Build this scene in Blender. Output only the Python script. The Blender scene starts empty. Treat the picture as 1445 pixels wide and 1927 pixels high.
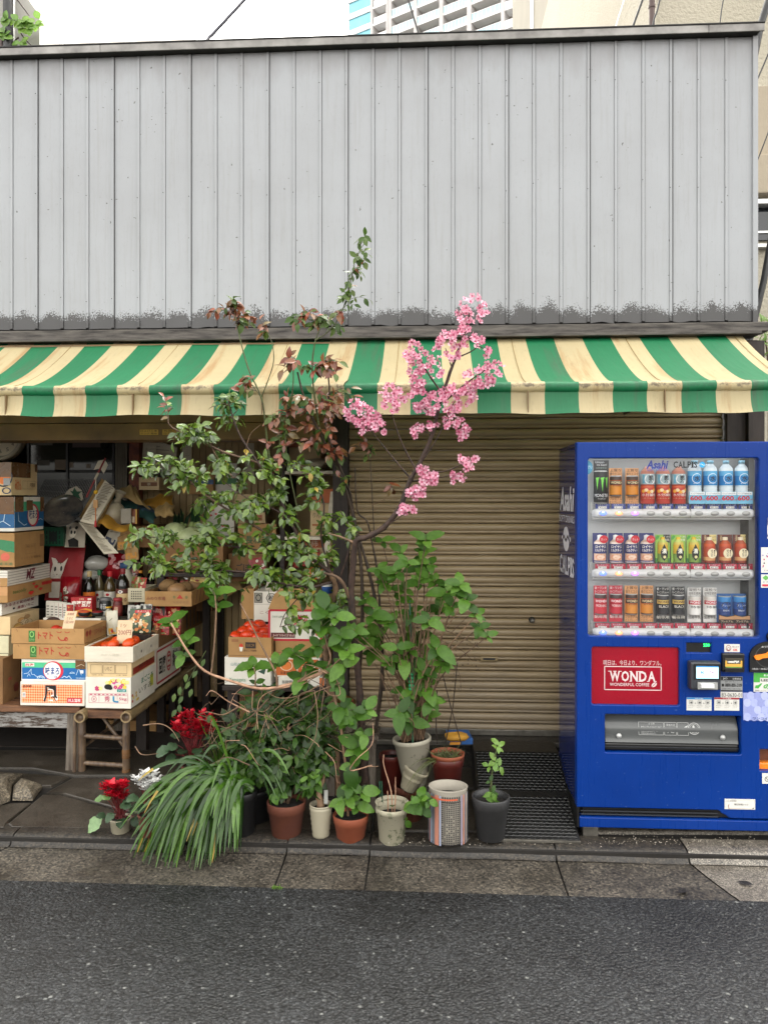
import bpy, bmesh, math, random
from mathutils import Vector as V, Matrix
R=random.Random(11)
sc=bpy.context.scene; COL=sc.collection
F=1447.; CH=1.576; TH=math.atan(.0549); HY=935.; CX=722.5
CT,ST=math.cos(TH),math.sin(TH)
def at(x,y,Y):
    u=(x-CX)/F; d=Y/(u*ST+CT)
    return V((d*(u*CT-ST),Y,CH-d*(y-HY)/F))
def gx(x,Y): return at(x,HY,Y).x
def gz(y,Y,x=722): return at(x,y,Y).z
YW=4.40; YF=3.65; YM=3.604
# ---------- colour + materials
def lin(h):
    if not isinstance(h,str): return tuple(h)
    h=h.lstrip('#'); o=[]; h=''.join(c*2 for c in h) if len(h)==3 else h
    for i in (0,2,4):
        c=int(h[i:i+2],16)/255; o.append(c/12.92 if c<=.04045 else ((c+.055)/1.055)**2.4)
    return tuple(o)
M={}
class NT:
    def __init__(s,m): s.t=m.node_tree; s.n=s.t.nodes; s.L=s.t.links
    def new(s,ty,**k):
        n=s.n.new(ty)
        for a,b in k.items(): setattr(n,a,b)
        return n
    def set(s,n,**k):
        for a,b in k.items():
            a=a.replace('_',' '); n.inputs[a].default_value=b
        return n
    def ln(s,a,b): s.L.new(a,b)
    def noise(s,co,sc_,det=4,rough=.55,stretch=None):
        if stretch is not None:
            mp=s.new('ShaderNodeMapping'); mp.inputs['Scale'].default_value=stretch; s.ln(co,mp.inputs['Vector']); co=mp.outputs[0]
        n=s.new('ShaderNodeTexNoise'); s.ln(co,n.inputs['Vector'])
        n.inputs['Scale'].default_value=sc_; n.inputs['Detail'].default_value=det; n.inputs['Roughness'].default_value=rough
        return n.outputs['Fac']
    def ramp(s,fac,stops):
        r=s.new('ShaderNodeValToRGB'); e=r.color_ramp.elements
        while len(e)<len(stops): e.new(.5)
        for q,(p,c) in zip(e,stops):
            q.position=p; q.color=(*lin(c),1) if not isinstance(c,(int,float)) else (c,c,c,1)
        s.ln(fac,r.inputs[0]); return r.outputs[0]
    def mix(s,f,a,b,mode='MIX'):
        x=s.new('ShaderNodeMixRGB'); x.blend_type=mode
        for k,q in ((0,f),(1,a),(2,b)):
            if hasattr(q,'is_linked'): s.ln(q,x.inputs[k])
            else: x.inputs[k].default_value=q if k==0 else (*lin(q),1)
        return x.outputs[0]
    def math(s,op,a,b=0,clamp=False):
        x=s.new('ShaderNodeMath'); x.operation=op; x.use_clamp=clamp
        for k,q in ((0,a),(1,b)):
            if hasattr(q,'is_linked'): s.ln(q,x.inputs[k])
            else: x.inputs[k].default_value=q
        return x.outputs[0]
def base(name):
    m=bpy.data.materials.new(name); m.use_nodes=True; t=NT(m); b=t.n['Principled BSDF']; M[name]=m
    tc=t.new('ShaderNodeTexCoord')
    return m,t,b,tc.outputs['Object']
def bump(t,b,h,st=.3,dist=.01):
    n=t.new('ShaderNodeBump'); n.inputs['Strength'].default_value=st; n.inputs['Distance'].default_value=dist
    t.ln(h,n.inputs['Height']); t.ln(n.outputs[0],b.inputs['Normal'])
def mat(name,c,r=.6,v=.14,s=9,b=0,bs=90,m=0,c2=None,st=None,sp=.5,rv=.12,bd=.004):
    ma,t,p,co=base(name); c=lin(c)
    lo=lin(c2) if c2 else tuple(max(0,q*(1-2*v)) for q in c)
    f=t.noise(co,s,5,.6,st); f=t.ramp(f,[(.32,0.),(.68,1.)])
    t.ln(t.mix(f,lo,c),p.inputs['Base Color'])
    rr=t.math('MULTIPLY_ADD',f,-rv); 
    n=rr.node; n.inputs[2].default_value=r+rv*.5; t.ln(rr,p.inputs['Roughness'])
    p.inputs['Metallic'].default_value=m; p.inputs['Specular IOR Level'].default_value=sp
    if b: bump(t,p,t.noise(co,bs,5,.6,st),b,bd)
    return ma
def fmat(c,r=.5):
    k='ink_%s'%(c if isinstance(c,str) else '%.3f_%.3f_%.3f'%c)
    if k not in M: mat(k,c,r,.06,40)
    return M[k]
def mm(m):
    if isinstance(m,str): return M[m] if m in M else fmat(m)
    return m
def emat(name,c,st):
    m,t,p,co=base(name); p.inputs['Base Color'].default_value=(*lin(c),1); p.inputs['Emission Color'].default_value=(*lin(c),1); p.inputs['Emission Strength'].default_value=st
    return m
# ---------- text
TX={}
def text2d(s,bold=0,shear=0):
    k=(s,bold,shear)
    if k in TX: return TX[k]
    c=bpy.data.curves.new('t','FONT'); c.body=s; c.resolution_u=2; c.offset=bold; c.shear=shear; c.size=1
    o=bpy.data.objects.new('t',c); COL.objects.link(o); dg=bpy.context.evaluated_depsgraph_get(); dg.update()
    me=bpy.data.meshes.new_from_object(o.evaluated_get(dg))
    vs=[(v.co.x,v.co.y) for v in me.vertices]; fs=[tuple(p.vertices) for p in me.polygons]
    if not vs: vs=[(0,0),(1,0),(1,1)]; fs=[(0,1,2)]
    bpy.data.objects.remove(o); bpy.data.curves.remove(c); bpy.data.meshes.remove(me)
    x0=min(v[0] for v in vs); x1=max(v[0] for v in vs); y0=min(v[1] for v in vs); y1=max(v[1] for v in vs)
    w=max(x1-x0,1e-6); h=max(y1-y0,1e-6)
    TX[k]=([((x-x0)/w,(y-y0)/h) for x,y in vs],fs,w/h); return TX[k]
# ---------- frames: unit mapping onto a face
def FR(o,ux,uy):
    o=V(o);ux=V(ux);uy=V(uy); n=ux.cross(uy).normalized()
    f=lambda x,y,z=0.: o+ux*x+uy*y+n*z
    f.w=ux.length; f.h=uy.length
    return f
def CYL(c,r,h,a0=-1.2,a1=1.2,z0=0):
    """unit frame wrapped round an upright cylinder, facing -Y"""
    c=V(c)
    def f(x,y,z=0.):
        a=a0+(a1-a0)*x; q=r+z
        return c+V((math.sin(a)*q,-math.cos(a)*q,z0+h*y))
    f.w=r*(a1-a0); f.h=h; f.cyl=1
    return f
class MB:
    def __init__(s): s.v=[];s.f=[];s.mi=[];s.sm=[];s.ms=[]
    def k(s,m):
        m=mm(m)
        if m not in s.ms: s.ms.append(m)
        return s.ms.index(m)
    def add(s,vs,fs,m,smooth=False):
        o=len(s.v); s.v+=[tuple(v) for v in vs]; k=s.k(m) if not isinstance(m,list) else None
        for i,f in enumerate(fs):
            s.f.append(tuple(o+j for j in f)); s.mi.append(k if k is not None else s.k(m[i])); s.sm.append(smooth)
        return s
    def quad(s,a,b,c,d,m): return s.add([a,b,c,d],[(0,1,2,3)],m)
    def box(s,lo,hi,m,bev=0,rot=0,piv=None,jit=0,T=None):
        lo=V(lo);hi=V(hi); c=(lo+hi)/2; d=hi-lo
        if bev:
            bm=bmesh.new(); bmesh.ops.create_cube(bm,size=1)
            for v in bm.verts: v.co=V((v.co.x*d.x,v.co.y*d.y,v.co.z*d.z))
            bmesh.ops.bevel(bm,geom=bm.edges[:],offset=min(bev,min(d)*.45),segments=2,profile=.6,affect='EDGES')
            vs=[v.co+c for v in bm.verts]; bm.verts.index_update(); fs=[tuple(v.index for v in f.verts) for f in bm.faces]; bm.free()
        else:
            vs=[V((x,y,z)) for z in (lo.z,hi.z) for y in (lo.y,hi.y) for x in (lo.x,hi.x)]
            fs=[(0,2,3,1),(4,5,7,6),(0,1,5,4),(1,3,7,5),(3,2,6,7),(2,0,4,6)]
        if jit: vs=[v+V((R.uniform(-jit,jit),R.uniform(-jit,jit),R.uniform(-jit,jit))) for v in vs]
        if rot:
            p=V(piv) if piv is not None else c; q=Matrix.Rotation(rot,3,'Z'); vs=[p+q@(v-p) for v in vs]
        if T is not None: vs=[T@v for v in vs]
        return s.add(vs,fs,m)
    def rect(s,fr,x0,y0,x1,y1,m,z=.001):
        if getattr(fr,'cyl',0): return s.grid(lambda u,v:fr(x0+(x1-x0)*u,y0+(y1-y0)*v,z),max(2,int(12*abs(x1-x0))),1,m)
        return s.quad(fr(x0,y0,z),fr(x1,y0,z),fr(x1,y1,z),fr(x0,y1,z),m)
    def poly(s,fr,pts,m,z=.001): return s.add([fr(x,y,z) for x,y in pts],[tuple(range(len(pts)))],m)
    def disc(s,fr,cx,cy,rx,ry,m,z=.001,n=28,a0=0,a1=2*math.pi):
        return s.poly(fr,[(cx+rx*math.cos(a0+(a1-a0)*i/n),cy+ry*math.sin(a0+(a1-a0)*i/n)) for i in range(n+(a1-a0<6.2))],m,z)
    def ring(s,fr,cx,cy,rx,ry,t,m,z=.0012,n=28,a0=0,a1=2*math.pi):
        vs=[];fs=[]
        for i in range(n+1):
            a=a0+(a1-a0)*i/n
            for q in (1,1-t): vs.append(fr(cx+rx*q*math.cos(a),cy+ry*q*math.sin(a),z))
        for i in range(n): j=2*i; fs.append((j,j+2,j+3,j+1))
        return s.add(vs,fs,m)
    def line(s,fr,pts,w,m,z=.0014):
        for (ax,ay),(bx,by) in zip(pts,pts[1:]):
            dx,dy=(bx-ax)*fr.w,(by-ay)*fr.h; l=math.hypot(dx,dy) or 1; nx,ny=-dy/l*w/2/fr.w,dx/l*w/2/fr.h
            s.add([fr(ax+nx,ay+ny,z),fr(ax-nx,ay-ny,z),fr(bx-nx,by-ny,z),fr(bx+nx,by+ny,z)],[(0,1,2,3)],m)
        return s
    def frame(s,fr,x0,y0,x1,y1,w,m,z=.0014):
        return s.line(fr,[(x0,y0),(x1,y0),(x1,y1),(x0,y1),(x0,y0)],w,m,z)
    def txt(s,fr,t,x0,y0,x1,y1,m,z=.0018,bold=0,shear=0,vert=False):
        if vert:
            n=len(t); h=(y1-y0)/n
            for i,ch in enumerate(t): s.txt(fr,ch,x0,y1-h*(i+.94),x1,y1-h*(i+.06),m,z,bold)
            return s
        vs,fs,_=text2d(t,bold,shear)
        return s.add([fr(x0+(x1-x0)*x,y0+(y1-y0)*y,z) for x,y in vs],fs,m)
    def tube(s,pts,r,m,n=6,cap=True):
        pts=[V(p) for p in pts]; N=len(pts)
        rs=r if isinstance(r,(list,tuple)) else [r]*N
        if len(rs)==2 and N>2: rs=[rs[0]+(rs[1]-rs[0])*i/(N-1) for i in range(N)]
        vs=[];fs=[]; prev=None
        for i,p in enumerate(pts):
            d=(pts[min(i+1,N-1)]-pts[max(i-1,0)])
            d=d.normalized() if d.length>1e-9 else V((0,0,1))
            if prev is None:
                a=d.orthogonal().normalized()
            else:
                a=prev-d*prev.dot(d); a=a.normalized() if a.length>1e-6 else d.orthogonal().normalized()
            prev=a; b=d.cross(a)
            for j in range(n):
                t=2*math.pi*j/n; vs.append(p+(a*math.cos(t)+b*math.sin(t))*rs[i])
        for i in range(N-1):
            for j in range(n): fs.append((i*n+j,i*n+(j+1)%n,(i+1)*n+(j+1)%n,(i+1)*n+j))
        s.add(vs,fs,m,True)
        if cap: s.add(vs[:n],[tuple(range(n))[::-1]],m); s.add(vs[-n:],[tuple(range(n))],m)
        return s
    def lathe(s,c,prof,m,n=24,T=None,a0=0,a1=2*math.pi,sx=1,sy=1):
        """prof [(r,z)]; m one material or a list per segment"""
        c=V(c); full=a1-a0>6.28; k=n if full else n+1; vs=[]; fs=[]; ml=[]
        for r,z in prof:
            for j in range(k):
                a=a0+(a1-a0)*j/n-math.pi/2; p=V((r*math.cos(a)*sx,r*math.sin(a)*sy,z))
                vs.append(c+(T@p if T is not None else p))
        for i in range(len(prof)-1):
            for j in range(n):
                q=(j+1)%k; fs.append((i*k+j,i*k+q,(i+1)*k+q,(i+1)*k+j)); ml.append(m[i] if isinstance(m,list) else m)
        return s.add(vs,fs,ml,True)
    def grid(s,fn,nu,nv,m,smooth=True):
        vs=[fn(i/nu,j/nv) for j in range(nv+1) for i in range(nu+1)]; w=nu+1
        fs=[(j*w+i,j*w+i+1,(j+1)*w+i+1,(j+1)*w+i) for j in range(nv) for i in range(nu)]
        return s.add(vs,fs,m,smooth)
    def ball(s,c,r,m,n=10,sx=1,sy=1,sz=1,lump=0,T=None):
        c=V(c); vs=[];fs=[]; h=n//2+1
        ph=R.uniform(0,9)
        for i in range(h+1):
            th=math.pi*i/h
            for j in range(n):
                a=2*math.pi*j/n; q=r*(1+lump*math.sin(3*a+ph+2*th))
                p=V((q*math.sin(th)*math.cos(a)*sx,q*math.sin(th)*math.sin(a)*sy,q*math.cos(th)*sz))
                vs.append(c+(T@p if T is not None else p))
        for i in range(h):
            for j in range(n): fs.append((i*n+j,(i+1)*n+j,(i+1)*n+(j+1)%n,i*n+(j+1)%n))
        return s.add(vs,fs,m,True)
    def prism(s,fr,pts,t,m):
        n=len(pts); vs=[fr(x,y,0) for x,y in pts]+[fr(x,y,t) for x,y in pts]
        return s.add(vs,[tuple(range(n,2*n)),tuple(range(n))[::-1]]+[(i,(i+1)%n,n+(i+1)%n,n+i) for i in range(n)],m)
    def build(s,name,parent=None,label=None,cat=None,group=None,kind=None):
        me=bpy.data.meshes.new(name); me.from_pydata(s.v,[],s.f); me.update()
        for m in s.ms: me.materials.append(m)
        me.polygons.foreach_set('material_index',s.mi); me.polygons.foreach_set('use_smooth',s.sm)
        o=bpy.data.objects.new(name,me); COL.objects.link(o)
        if parent is not None: o.parent=parent; o.matrix_parent_inverse=Matrix.Translation(-V(parent.location)) if parent.type=='EMPTY' else Matrix()
        for a,b in (('label',label),('category',cat),('group',group),('kind',kind)):
            if b: o[a]=b
        return o
def thing(name,label,cat,loc=(0,0,0),group=None):
    o=bpy.data.objects.new(name,None); COL.objects.link(o); o.location=loc; o.empty_display_size=.1
    o['label']=label; o['category']=cat
    if group: o['group']=group
    return o
def struct(mb,name): return mb.build(name,kind='structure')
def panel(fr,outer,holes,z0,z1,bev,m,mb,res=6):
    """flat plate with rounded holes (a filled curve with holes, extruded); rects (x0,y0,x1,y1,r) in frame units = metres"""
    c=bpy.data.curves.new('p','CURVE'); c.dimensions='2D'; c.fill_mode='BOTH'; c.extrude=abs(z1-z0)/2-bev; c.bevel_depth=bev; c.bevel_resolution=1
    def loop(x0,y0,x1,y1,r):
        if r<=0: return [(x0,y0),(x1,y0),(x1,y1),(x0,y1)]
        return [(cx+r*math.cos(a0+math.pi/2*i/res),cy+r*math.sin(a0+math.pi/2*i/res)) for cx,cy,a0 in ((x1-r,y1-r,0),(x0+r,y1-r,math.pi/2),(x0+r,y0+r,math.pi),(x1-r,y0+r,1.5*math.pi)) for i in range(res+1)]
    for i,l in enumerate([outer]+holes):
        pts=loop(*l) if not isinstance(l,list) else l
        s=c.splines.new('POLY'); s.points.add(len(pts)-1); s.use_cyclic_u=True
        d=bev if i==0 else -bev
        cx=sum(p[0] for p in pts)/len(pts); cy=sum(p[1] for p in pts)/len(pts)
        for q,(x,y) in zip(s.points,pts):
            q.co=(x-d*(1 if x>cx else -1),y-d*(1 if y>cy else -1),0,1)
    o=bpy.data.objects.new('p',c); COL.objects.link(o); dg=bpy.context.evaluated_depsgraph_get(); dg.update()
    me=bpy.data.meshes.new_from_object(o.evaluated_get(dg)); zc=(z0+z1)/2
    mb.add([fr(v.co.x,v.co.y,v.co.z+zc) for v in me.vertices],[tuple(p.vertices) for p in me.polygons],m)
    bpy.data.objects.remove(o); bpy.data.curves.remove(c); bpy.data.meshes.remove(me)
UN=FR((0,0,0),(1,0,0),(0,0,1))  # world XZ facing the street
def atY(Y): return FR((0,Y,0),(1,0,0),(0,0,1))
# ---------- camera, sky, sun
cam=bpy.data.cameras.new('camera'); co_=bpy.data.objects.new('camera',cam); COL.objects.link(co_)
cam.sensor_fit='VERTICAL'; cam.sensor_height=24; cam.lens=24*F/1927; cam.shift_y=-(963.5-HY)/1927; cam.clip_end=1500; cam.clip_start=.05
co_.location=(0,0,CH); co_.rotation_euler=(math.pi/2,0,TH); sc.camera=co_
w=bpy.data.worlds.new('World'); sc.world=w; w.use_nodes=True; nt=w.node_tree; bg=nt.nodes['Background']
sky=nt.nodes.new('ShaderNodeTexSky'); sky.sky_type='NISHITA'; sky.sun_disc=False
SUN_EL,SUN_AZ=math.radians(55),math.radians(25)
sky.sun_elevation=SUN_EL; sky.sun_rotation=SUN_AZ; sky.air_density=1; sky.dust_density=6; sky.ozone_density=.6
hs=nt.nodes.new('ShaderNodeHueSaturation'); hs.inputs['Saturation'].default_value=.08
nt.links.new(sky.outputs[0],hs.inputs['Color'])
wm=nt.nodes.new('ShaderNodeMixRGB'); wm.blend_type='MULTIPLY'; wm.inputs[0].default_value=1; wm.inputs[2].default_value=(1,.97,.91,1)
nt.links.new(hs.outputs[0],wm.inputs[1]); nt.links.new(wm.outputs[0],bg.inputs['Color']); bg.inputs['Strength'].default_value=.15
sl=bpy.data.lights.new('sun','SUN'); so=bpy.data.objects.new('sun',sl); COL.objects.link(so)
sl.energy=.7; sl.angle=math.radians(28); sl.color=(1,.97,.93)
d=V((math.sin(SUN_AZ)*math.cos(SUN_EL),math.cos(SUN_AZ)*math.cos(SUN_EL),math.sin(SUN_EL)))
so.rotation_euler=d.to_track_quat('Z','Y').to_euler()
sc.view_settings.view_transform='Standard'; sc.view_settings.look='None'; sc.view_settings.exposure=3.3; sc.view_settings.gamma=1
sc.render.engine='CYCLES'; sc.cycles.use_denoising=True; sc.cycles.max_bounces=7; sc.cycles.transparent_max_bounces=12; sc.cycles.diffuse_bounces=4
sc.cycles.sample_clamp_indirect=6
# ================= SETTING =================
def asphalt():
    m,t,p,co=base('asphalt')
    vo=t.new('ShaderNodeTexVoronoi'); t.ln(co,vo.inputs['Vector']); vo.inputs['Scale'].default_value=85; vo.inputs['Randomness'].default_value=1
    v2=t.new('ShaderNodeTexVoronoi'); t.ln(co,v2.inputs['Vector']); v2.inputs['Scale'].default_value=210
    cc=t.new('ShaderNodeSeparateColor'); t.ln(vo.outputs['Color'],cc.inputs[0])
    c3=t.new('ShaderNodeSeparateColor'); t.ln(v2.outputs['Color'],c3.inputs[0])
    stone=t.ramp(cc.outputs[0],[(0,(.012,.013,.015)),(.35,(.04,.042,.045)),(.7,(.075,.078,.084)),(.9,(.13,.13,.135)),(.975,(.2,.2,.195)),(.996,(.55,.54,.5))])
    fine=t.ramp(c3.outputs[0],[(0,(.012,.012,.014)),(.7,(.06,.06,.064)),(.95,(.16,.16,.16)),(.99,(.3,.3,.29))])
    big=t.noise(co,1.7,3); c=t.mix(t.ramp(t.noise(co,40,2),[(.45,0.),(.6,1.)]),stone,fine)
    gap=t.ramp(vo.outputs['Distance'],[(.3,1.),(.8,.08)])
    c=t.mix(1.,c,gap,'MULTIPLY'); wet=t.ramp(big,[(.36,.15),(.64,.31)]); c=t.mix(1.,c,wet,'MULTIPLY')
    c=t.mix(1.,c,(.93,.98,1.),'MULTIPLY'); t.ln(c,p.inputs['Base Color']); p.inputs['Specular IOR Level'].default_value=.35; t.ln(t.ramp(big,[(.3,.42),(.7,.62)]),p.inputs['Roughness'])
    h=t.math('SUBTRACT',t.math('MULTIPLY',cc.outputs[1],.5),t.math('MULTIPLY',vo.outputs['Distance'],1.4))
    bump(t,p,t.math('ADD',t.math('MULTIPLY',h,.7),t.noise(co,170,3,.6)),.75,.006); return m
asphalt()
def stone(name,c,c2,gs,wet=.5,bs=.5):
    m,t,p,co=base(name)
    vo=t.new('ShaderNodeTexVoronoi'); t.ln(co,vo.inputs['Vector']); vo.inputs['Scale'].default_value=gs
    sp=t.new('ShaderNodeSeparateColor'); t.ln(vo.outputs['Color'],sp.inputs[0])
    big=t.ramp(t.noise(co,3.2,5,.65),[(.3,0.),(.7,1.)])
    a=t.mix(big,c2,c); g=t.ramp(sp.outputs[0],[(0,.2),(.4,.75),(.8,1.3),(.95,2.0),(1,2.6)])
    t.ln(t.mix(1.,a,g,'MULTIPLY'),p.inputs['Base Color'])
    t.ln(t.ramp(big,[(0,wet-.12),(1,wet+.2)]),p.inputs['Roughness'])
    bump(t,p,t.math('ADD',sp.outputs[1],t.math('MULTIPLY',t.noise(co,12,4),3)),bs,.004); return m
stone('kerb_concrete',(.027,.0215,.015),(.007,.0055,.004),130,.5,.6)
stone('gutter_concrete',(.060,.051,.039),(.019,.016,.012),125,.5,.7)
stone('pale_concrete',(.15,.135,.112),(.075,.065,.052),260,.35,.4)
stone('flagstone',(.046,.037,.027),(.015,.012,.0085),420,.42,.35)
stone('boulder',(.14,.115,.08),(.035,.029,.022),220,.45,.7)
mat('joint_dirt','#15110c',.9)
mat('earth','#2b2620',.95,b=.4)
# ground sheet to the horizon, road, gutter, kerb
g=MB(); g.grid(lambda u,v:V((-400+800*u,-400+800*v,-.35)),8,8,'earth',False); struct(g,'ground')
ZR=-.06; YG=3.18; YK=3.49
UPV=V((0,0,1)); rd2=MB(); rd=MB(); rd.grid(lambda u,v:V((-30+60*u,-9+(YG+9)*v,ZR-.004*math.sin(u*9))),60,20,'asphalt',True); struct(rd,'road')
XJ=[-6,gx(15,3.45),gx(538,3.45),gx(695,3.45),gx(1048,3.45),gx(1300,3.45),8]
gu=MB(); kb=MB()
for i,(a,b) in enumerate(zip(XJ,XJ[1:])):
    m='pale_concrete' if i==5 else 'gutter_concrete'; e=.004; dz=R.uniform(-.003,.003)
    sl_=.10 if i in(0,1) else .03
    if i==4: sl2=.10
    # gutter stones slope a little to the kerb; joints run obliquely
    def J(x,first): return -.16 if abs(x-XJ[1])<.01 else (.10 if abs(x-XJ[5])<.01 else 0)
    A0=V((a+J(a,0)+e,YG,ZR+.003)); B0=V((b+J(b,0)-e,YG,ZR+.003)); A1=V((a+e,YK-.006,ZR+.012+dz)); B1=V((b-e,YK-.006,ZR+.012+dz))
    n=max(2,int((b-a)/.12))
    gu.grid(lambda u,v:(A0.lerp(B0,u)).lerp(A1.lerp(B1,u),v)+V((0,0,-.004*math.sin(math.pi*v))),n,6,m)
    mk='pale_concrete' if i==5 else 'kerb_concrete'
    prof=[(YK-.030,ZR+.014),(YK-.016,ZR+.020),(YK-.006,-.020),(YK+.018,-.004),(YK+.055,.0),(YK+.12,.002)]
    kb.grid(lambda u,v:V((a+e+(b-a-2*e)*u,prof[round(v*5)][0],prof[round(v*5)][1]+dz+.002*math.sin(u*31))),n,5,mk)
gu.box((-6,YG+.002,ZR-.05),(8,YK-.012,ZR-.004),'joint_dirt'); kb.box((-6,YK-.010,-.2),(8,YK+.13,-.012),'joint_dirt')
mat('crack_black','#030303',.9)
crk=[(0,1846),(40,1822),(70,1790),(110,1766),(150,1730),(178,1712),(205,1690)]
def PR(x,y): d=F*(CH-ZR)/(y-HY); u=(x-CX)/F; return V((d*(u*CT-ST),d*(u*ST+CT),ZR+.0015))
for (xa_,ya_),(xb_,yb_) in zip(crk,crk[1:]):
    for k in range(5):
        t0,t1=k/5,(k+R.uniform(.5,1.1))/5; a=PR(xa_+(xb_-xa_)*t0+R.uniform(-5,5),ya_+(yb_-ya_)*t0); b=PR(xa_+(xb_-xa_)*t1+R.uniform(-5,5),ya_+(yb_-ya_)*t1); w_=R.uniform(.0015,.007); n=(b-a).cross(UPV).normalized()*w_
        rd2.add([a-n*.4,b-n,b+n*.5,a+n],[(0,1,2,3)],'crack_black')
struct(rd2,'road_crack'); struct(gu,'gutter'); struct(kb,'kerb')
YP=YK+.124
def gnd(Y): return .07*max(0,min(Y,4.5)-3.55)
pv=MB(); pv.grid(lambda u,v:V((-7+15*u,YP-.02+1.8*v,gnd(YP+1.8*v)-.016)),30,14,'joint_dirt'); struct(pv,'pavement_base')
# flagstones traced from the left of the shop
def P2(x,y,z=0.0):
    u=(x-CX)/F
    for _ in range(4): d=F*(CH-z)/(y-HY); z=gnd(d*(u*ST+CT))+.002
    return V((d*(u*CT-ST),d*(u*ST+CT),0))
fl=MB()
def flag(pts,m='flagstone',hgt=0,dome=0):
    ps=[P2(x,y) for x,y in pts]; c=sum(ps,V((0,0,0)))/len(ps); N=len(ps)
    rings=[]
    for k,(q,dz) in enumerate(((1,-.02),(.985,-.004),(.955,0),(.6,dome*.7),(.25,dome))):
        rings.append([V((c.x+(p.x-c.x)*q,c.y+(p.y-c.y)*q,gnd(c.y+(p.y-c.y)*q)+hgt+dz)) for p in ps])
    vs=[v for r in rings for v in r]; fs=[]
    for k in range(4):
        for j in range(N): fs.append((k*N+j,k*N+(j+1)%N,(k+1)*N+(j+1)%N,(k+1)*N+j))
    fs.append(tuple(4*N+j for j in range(N))); fl.add(vs,fs,m,False)
flag([(80,1493),(112,1494),(225,1525),(330,1545),(330,1561),(18,1555),(14,1549)])
flag([(86,1489),(135,1462),(380,1462),(400,1540),(330,1541),(228,1521),(118,1491)])
flag([(-40,1448),(132,1460),(98,1477),(70,1478),(25,1455),(-40,1460)])
flag([(-60,1410),(400,1410),(395,1458),(140,1458),(60,1444),(-60,1444)])
flag([(26,1484),(40,1470),(80,1483),(62,1506),(24,1506)],'boulder',.02,.03)
flag([(-40,1464),(22,1462),(44,1462),(24,1480),(20,1508),(-5,1520),(-50,1525)],'boulder',.025,.035)
flag([(-60,1528),(20,1510),(60,1509),(14,1545),(8,1556),(-60,1558)])

flag([(400,1405),(690,1405),(700,1480),(400,1480)]); flag([(400,1484),(700,1484),(700,1562),(400,1560)])
flag([(704,1484),(960,1484),(965,1563),(704,1562)]); flag([(704,1410),(950,1410),(955,1480),(704,1480)])
flag([(1095,1500),(1600,1500),(1800,1566),(1110,1564)],'pale_concrete'); flag([(1095,1410),(1600,1410),(1600,1496),(1095,1496)])
struct(fl,'paving')
# black ribbed rubber ramp between pots and machine, with the metal edge strip
mat('black_rubber','#0c0c0c',.38,.2,60,b=.2)
mat('old_steel','#77736b',.42,.3,12,m=.7,b=.15)
XR0,XR1=gx(905,3.56),.70
rp=MB(); 
ramp=lambda y:min(.225,max(0,(y-3.55)*.40))+.004
rp.add([V((x,y,z)) for y,z in ((3.545,.0),(4.11,.0),(4.11,.225),(3.545,.003)) for x in (XR0,XR1)],[(0,1,7,6),(6,7,5,4),(0,6,4,2),(1,3,5,7),(2,4,5,3)],'black_rubber')
rp.box((XR0,4.112,0),(XR1,4.30,.222),'black_rubber',.004)
for k in range(30):
    y=3.556+k*.0185; z=ramp(y)
    if k in(14,15): continue
    n=16; vs=[]
    for i in range(n*4+1):
        x=XR0+.01+(XR1-XR0-.02)*i/(n*4); w_=.0045+.0025*math.sin(i*math.pi/2+k*math.pi)
        vs+=[V((x,y-w_,z)),V((x,y,z+.0065)),V((x,y+w_,z+.002))]
    fs=[]
    for i in range(n*4):
        j=3*i; fs+=[(j,j+3,j+4,j+1),(j+1,j+4,j+5,j+2)]
    rp.add(vs,fs,'black_rubber',True)
rp.box((XR0,3.535,.0),(XR1,3.547,.012),'old_steel',.002)
rp.build('ramp',None,'black ribbed rubber step ramp in front of the shutter, beside the machine','ramp')
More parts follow.
